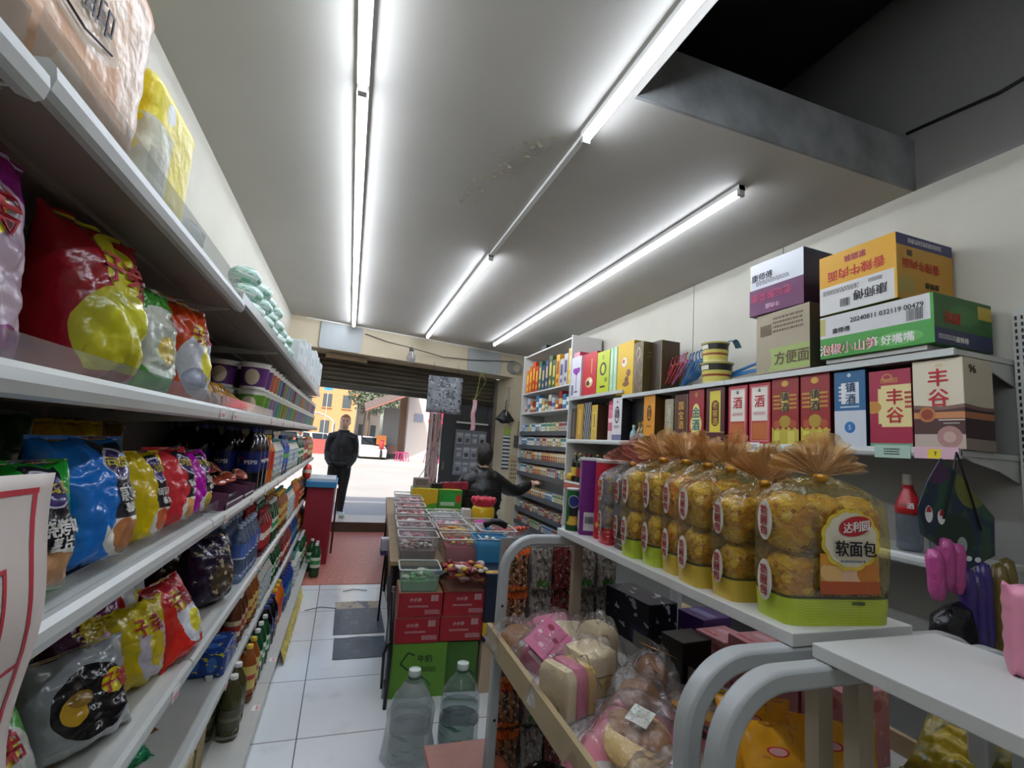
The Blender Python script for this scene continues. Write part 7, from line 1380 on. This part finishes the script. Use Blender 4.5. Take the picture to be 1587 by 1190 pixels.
# vehicles
def car(label, x, y, rz, col):
    t = thing('car', label, 'car', (x, y, .15), rz); t.scale = (.8, .8, .9); m = mat('car_paint_' + col, col, .25)
    b = MB().prism([(-2.1, .28), (2.1, .28), (2.15, .75), (1.3, .95), (.75, 1.42), (-1.2, 1.45), (-1.9, .98), (-2.15, .8)], -.85, .85); b.build('body', m, t, bevel=.06)
    for s in (-1, 1):
        b = MB().prism([(-1.1, 1.0), (1.1, .98), (.7, 1.36), (-1.1, 1.38)], s * .855, s * .862); b.build('side_window', mat('car_glass', '#2a3034', .1), t)
        for xx in (-1.35, 1.35): b = MB().lathe([(.0, -.1), (.32, -.1), (.34, 0), (.32, .1), (0, .1)], 18); b.xf(Matrix.Translation((xx, s * .78, .33)) @ Matrix.Rotation(PI / 2, 4, 'X')); b.build('wheel', blk, t)
    b = MB(); b.quad((1.32, -.72, .96), (1.32, .72, .96), (.80, .66, 1.38), (.80, -.66, 1.38)); b.build('windscreen', mat('car_glass', '#2a3034'), t)
    return t
car('white car parked before the opposite shop behind customer', 1.05, 27.6, -1.45, '#c8c8c6'); car('white car far down the street at left', -2.3, 38, -1.2, '#bfc3c6'); car('silver car beside far white car down street', -3.9, 34, -1.3, '#a8acb0')
t = thing('scooter', 'orange delivery scooter parked by the white car', 'scooter', (1.62, 26.6, .3)); MB().box(-.25, .25, -.2, .2, .75, 1.25).build('cargo_box', mat('scooter_orange', '#c9783a', .5), t, bevel=.03); MB().tube([(.0, -.8, .95), (0, -.5, .45), (0, .3, .5)], .12, 8).build('frame', mat('scooter_red', '#a83a34', .4), t, smooth=True)
for yy in (-.6, .5): b = MB().lathe([(0, -.05), (.24, -.05), (.26, 0), (.24, .05), (0, .05)], 16); b.xf(Matrix.Translation((0, yy, .26)) @ Matrix.Rotation(PI / 2, 4, 'Y')); b.build('wheel', blk, t)
# far buildings
def block(label, x0, x1, y, h, m, wm, nx, nz, d=8):
    t = thing('apartment_building', label, 'building', (x0, y, .15)); MB().box(0, x1 - x0, 0, d, 0, h).build('wall', m, t)
    for i in range(nx):
        for k in range(nz):
            w = (x1 - x0) / nx; f = MB().box(i * w + .25 * w, i * w + .7 * w, -.06, 0, 1.2 + k * 3, 2.7 + k * 3).build('window', wm, t)
            MB().box(i * w + .22 * w, i * w + .73 * w, -.16, 0, 1.1 + k * 3, 1.2 + k * 3).build('sill', m, f)
    return t
wm_ = mat('far_window', '#4a5458', .3)
block('orange rendered apartment block far down the street', -8, .4, 58, 16, mat('orange_render', '#d29a6c', .9, var=.08), wm_, 4, 5)
block('pale grey apartment tower behind the orange block', .6, 3.6, 66, 26, mat('pale_render', '#b4b0a8', .9), wm_, 2, 8); block('cream apartment block behind the awning shop', 4, 14, 48, 18, mat('cream_render', '#c0b8a8', .9), wm_, 5, 5)
block('long pale building along the left side of street', -22, -9, 44, 14, mat('left_render', '#a8a49c', .9), wm_, 6, 4)
t = thing('market_stall', 'white arched canopy stall at left of the street', 'stall', (-3.2, 32, .15)); b = MB(); b.grid(lambda u, v: (2.2 * math.cos(PI * (1 - u)), 2.5 * v, 1.9 + .75 * math.sin(PI * u)), 16, 2); b.build('arched_roof', mat('stall_white', '#c9ccd0', .6), t, solid=.05)
for x in (-2.15, 2.15):
    for y in (0, 2.5): MB().tube([(x, y, 0), (x, y, 1.92)], .05, 6).build('post', mat('post_pale', '#b8b4b0'), t)
MB().box(-2, 2, .6, 1.5, 0, .9).build('counter', mat('stall_red', '#9a4a44', .6), t)
t = thing('street_sign', 'blue street sign on a thin pole before orange building', 'sign', (-1.75, 36, .15)); MB().tube([(0, 0, 0), (0, 0, 5.2)], .025, 6).build('pole', mat('post_pale', '#b8b4b0'), t); MB().box(-.3, .3, -.06, -.03, 4.3, 5.0).build('blue_plate', mat('sign_blue', '#2a8ac0', .5), t)
# street trees
leafm = mat('tree_leaf', '#6f7a62', .7, var=.3, vscale=3); barkm = mat('tree_bark', '#6a5a4c', .9, bump=.4)
def tree(label, x, y, h, r, n, seed):
    t = thing('street_tree', label, 'tree', (x, y, .15)); MB().tube([(0, 0, 0), (.05, 0, h * .4), (.0, .1, h * .75)], [.16, .12, .06], 8).build('trunk', barkm, t, smooth=True); rr = random.Random(seed); b = MB()
    for k in range(n):
        v = Vector((rr.gauss(0, 1), rr.gauss(0, 1), rr.gauss(0, .8))); v = v.normalized() * r * rr.random() ** .4; c = Vector((0, 0, h * .8)) + v; a = Vector((rr.gauss(0, 1), rr.gauss(0, 1), rr.gauss(0, 1))).normalized() * .16; e = a.cross(Vector((rr.gauss(0, 1), rr.gauss(0, 1), rr.gauss(0, 1)))).normalized() * .09
        b.quad(c - a, c + e, c + a, c - e)
    b.build('crown', leafm, t, fixn=False)
tree('thin leafed street tree between orange block and pale tower', 1.3, 42, 6.2, 1.9, 1500, 1); tree('street tree half hidden behind the awning', 2.9, 40, 6.0, 1.9, 1300, 2)
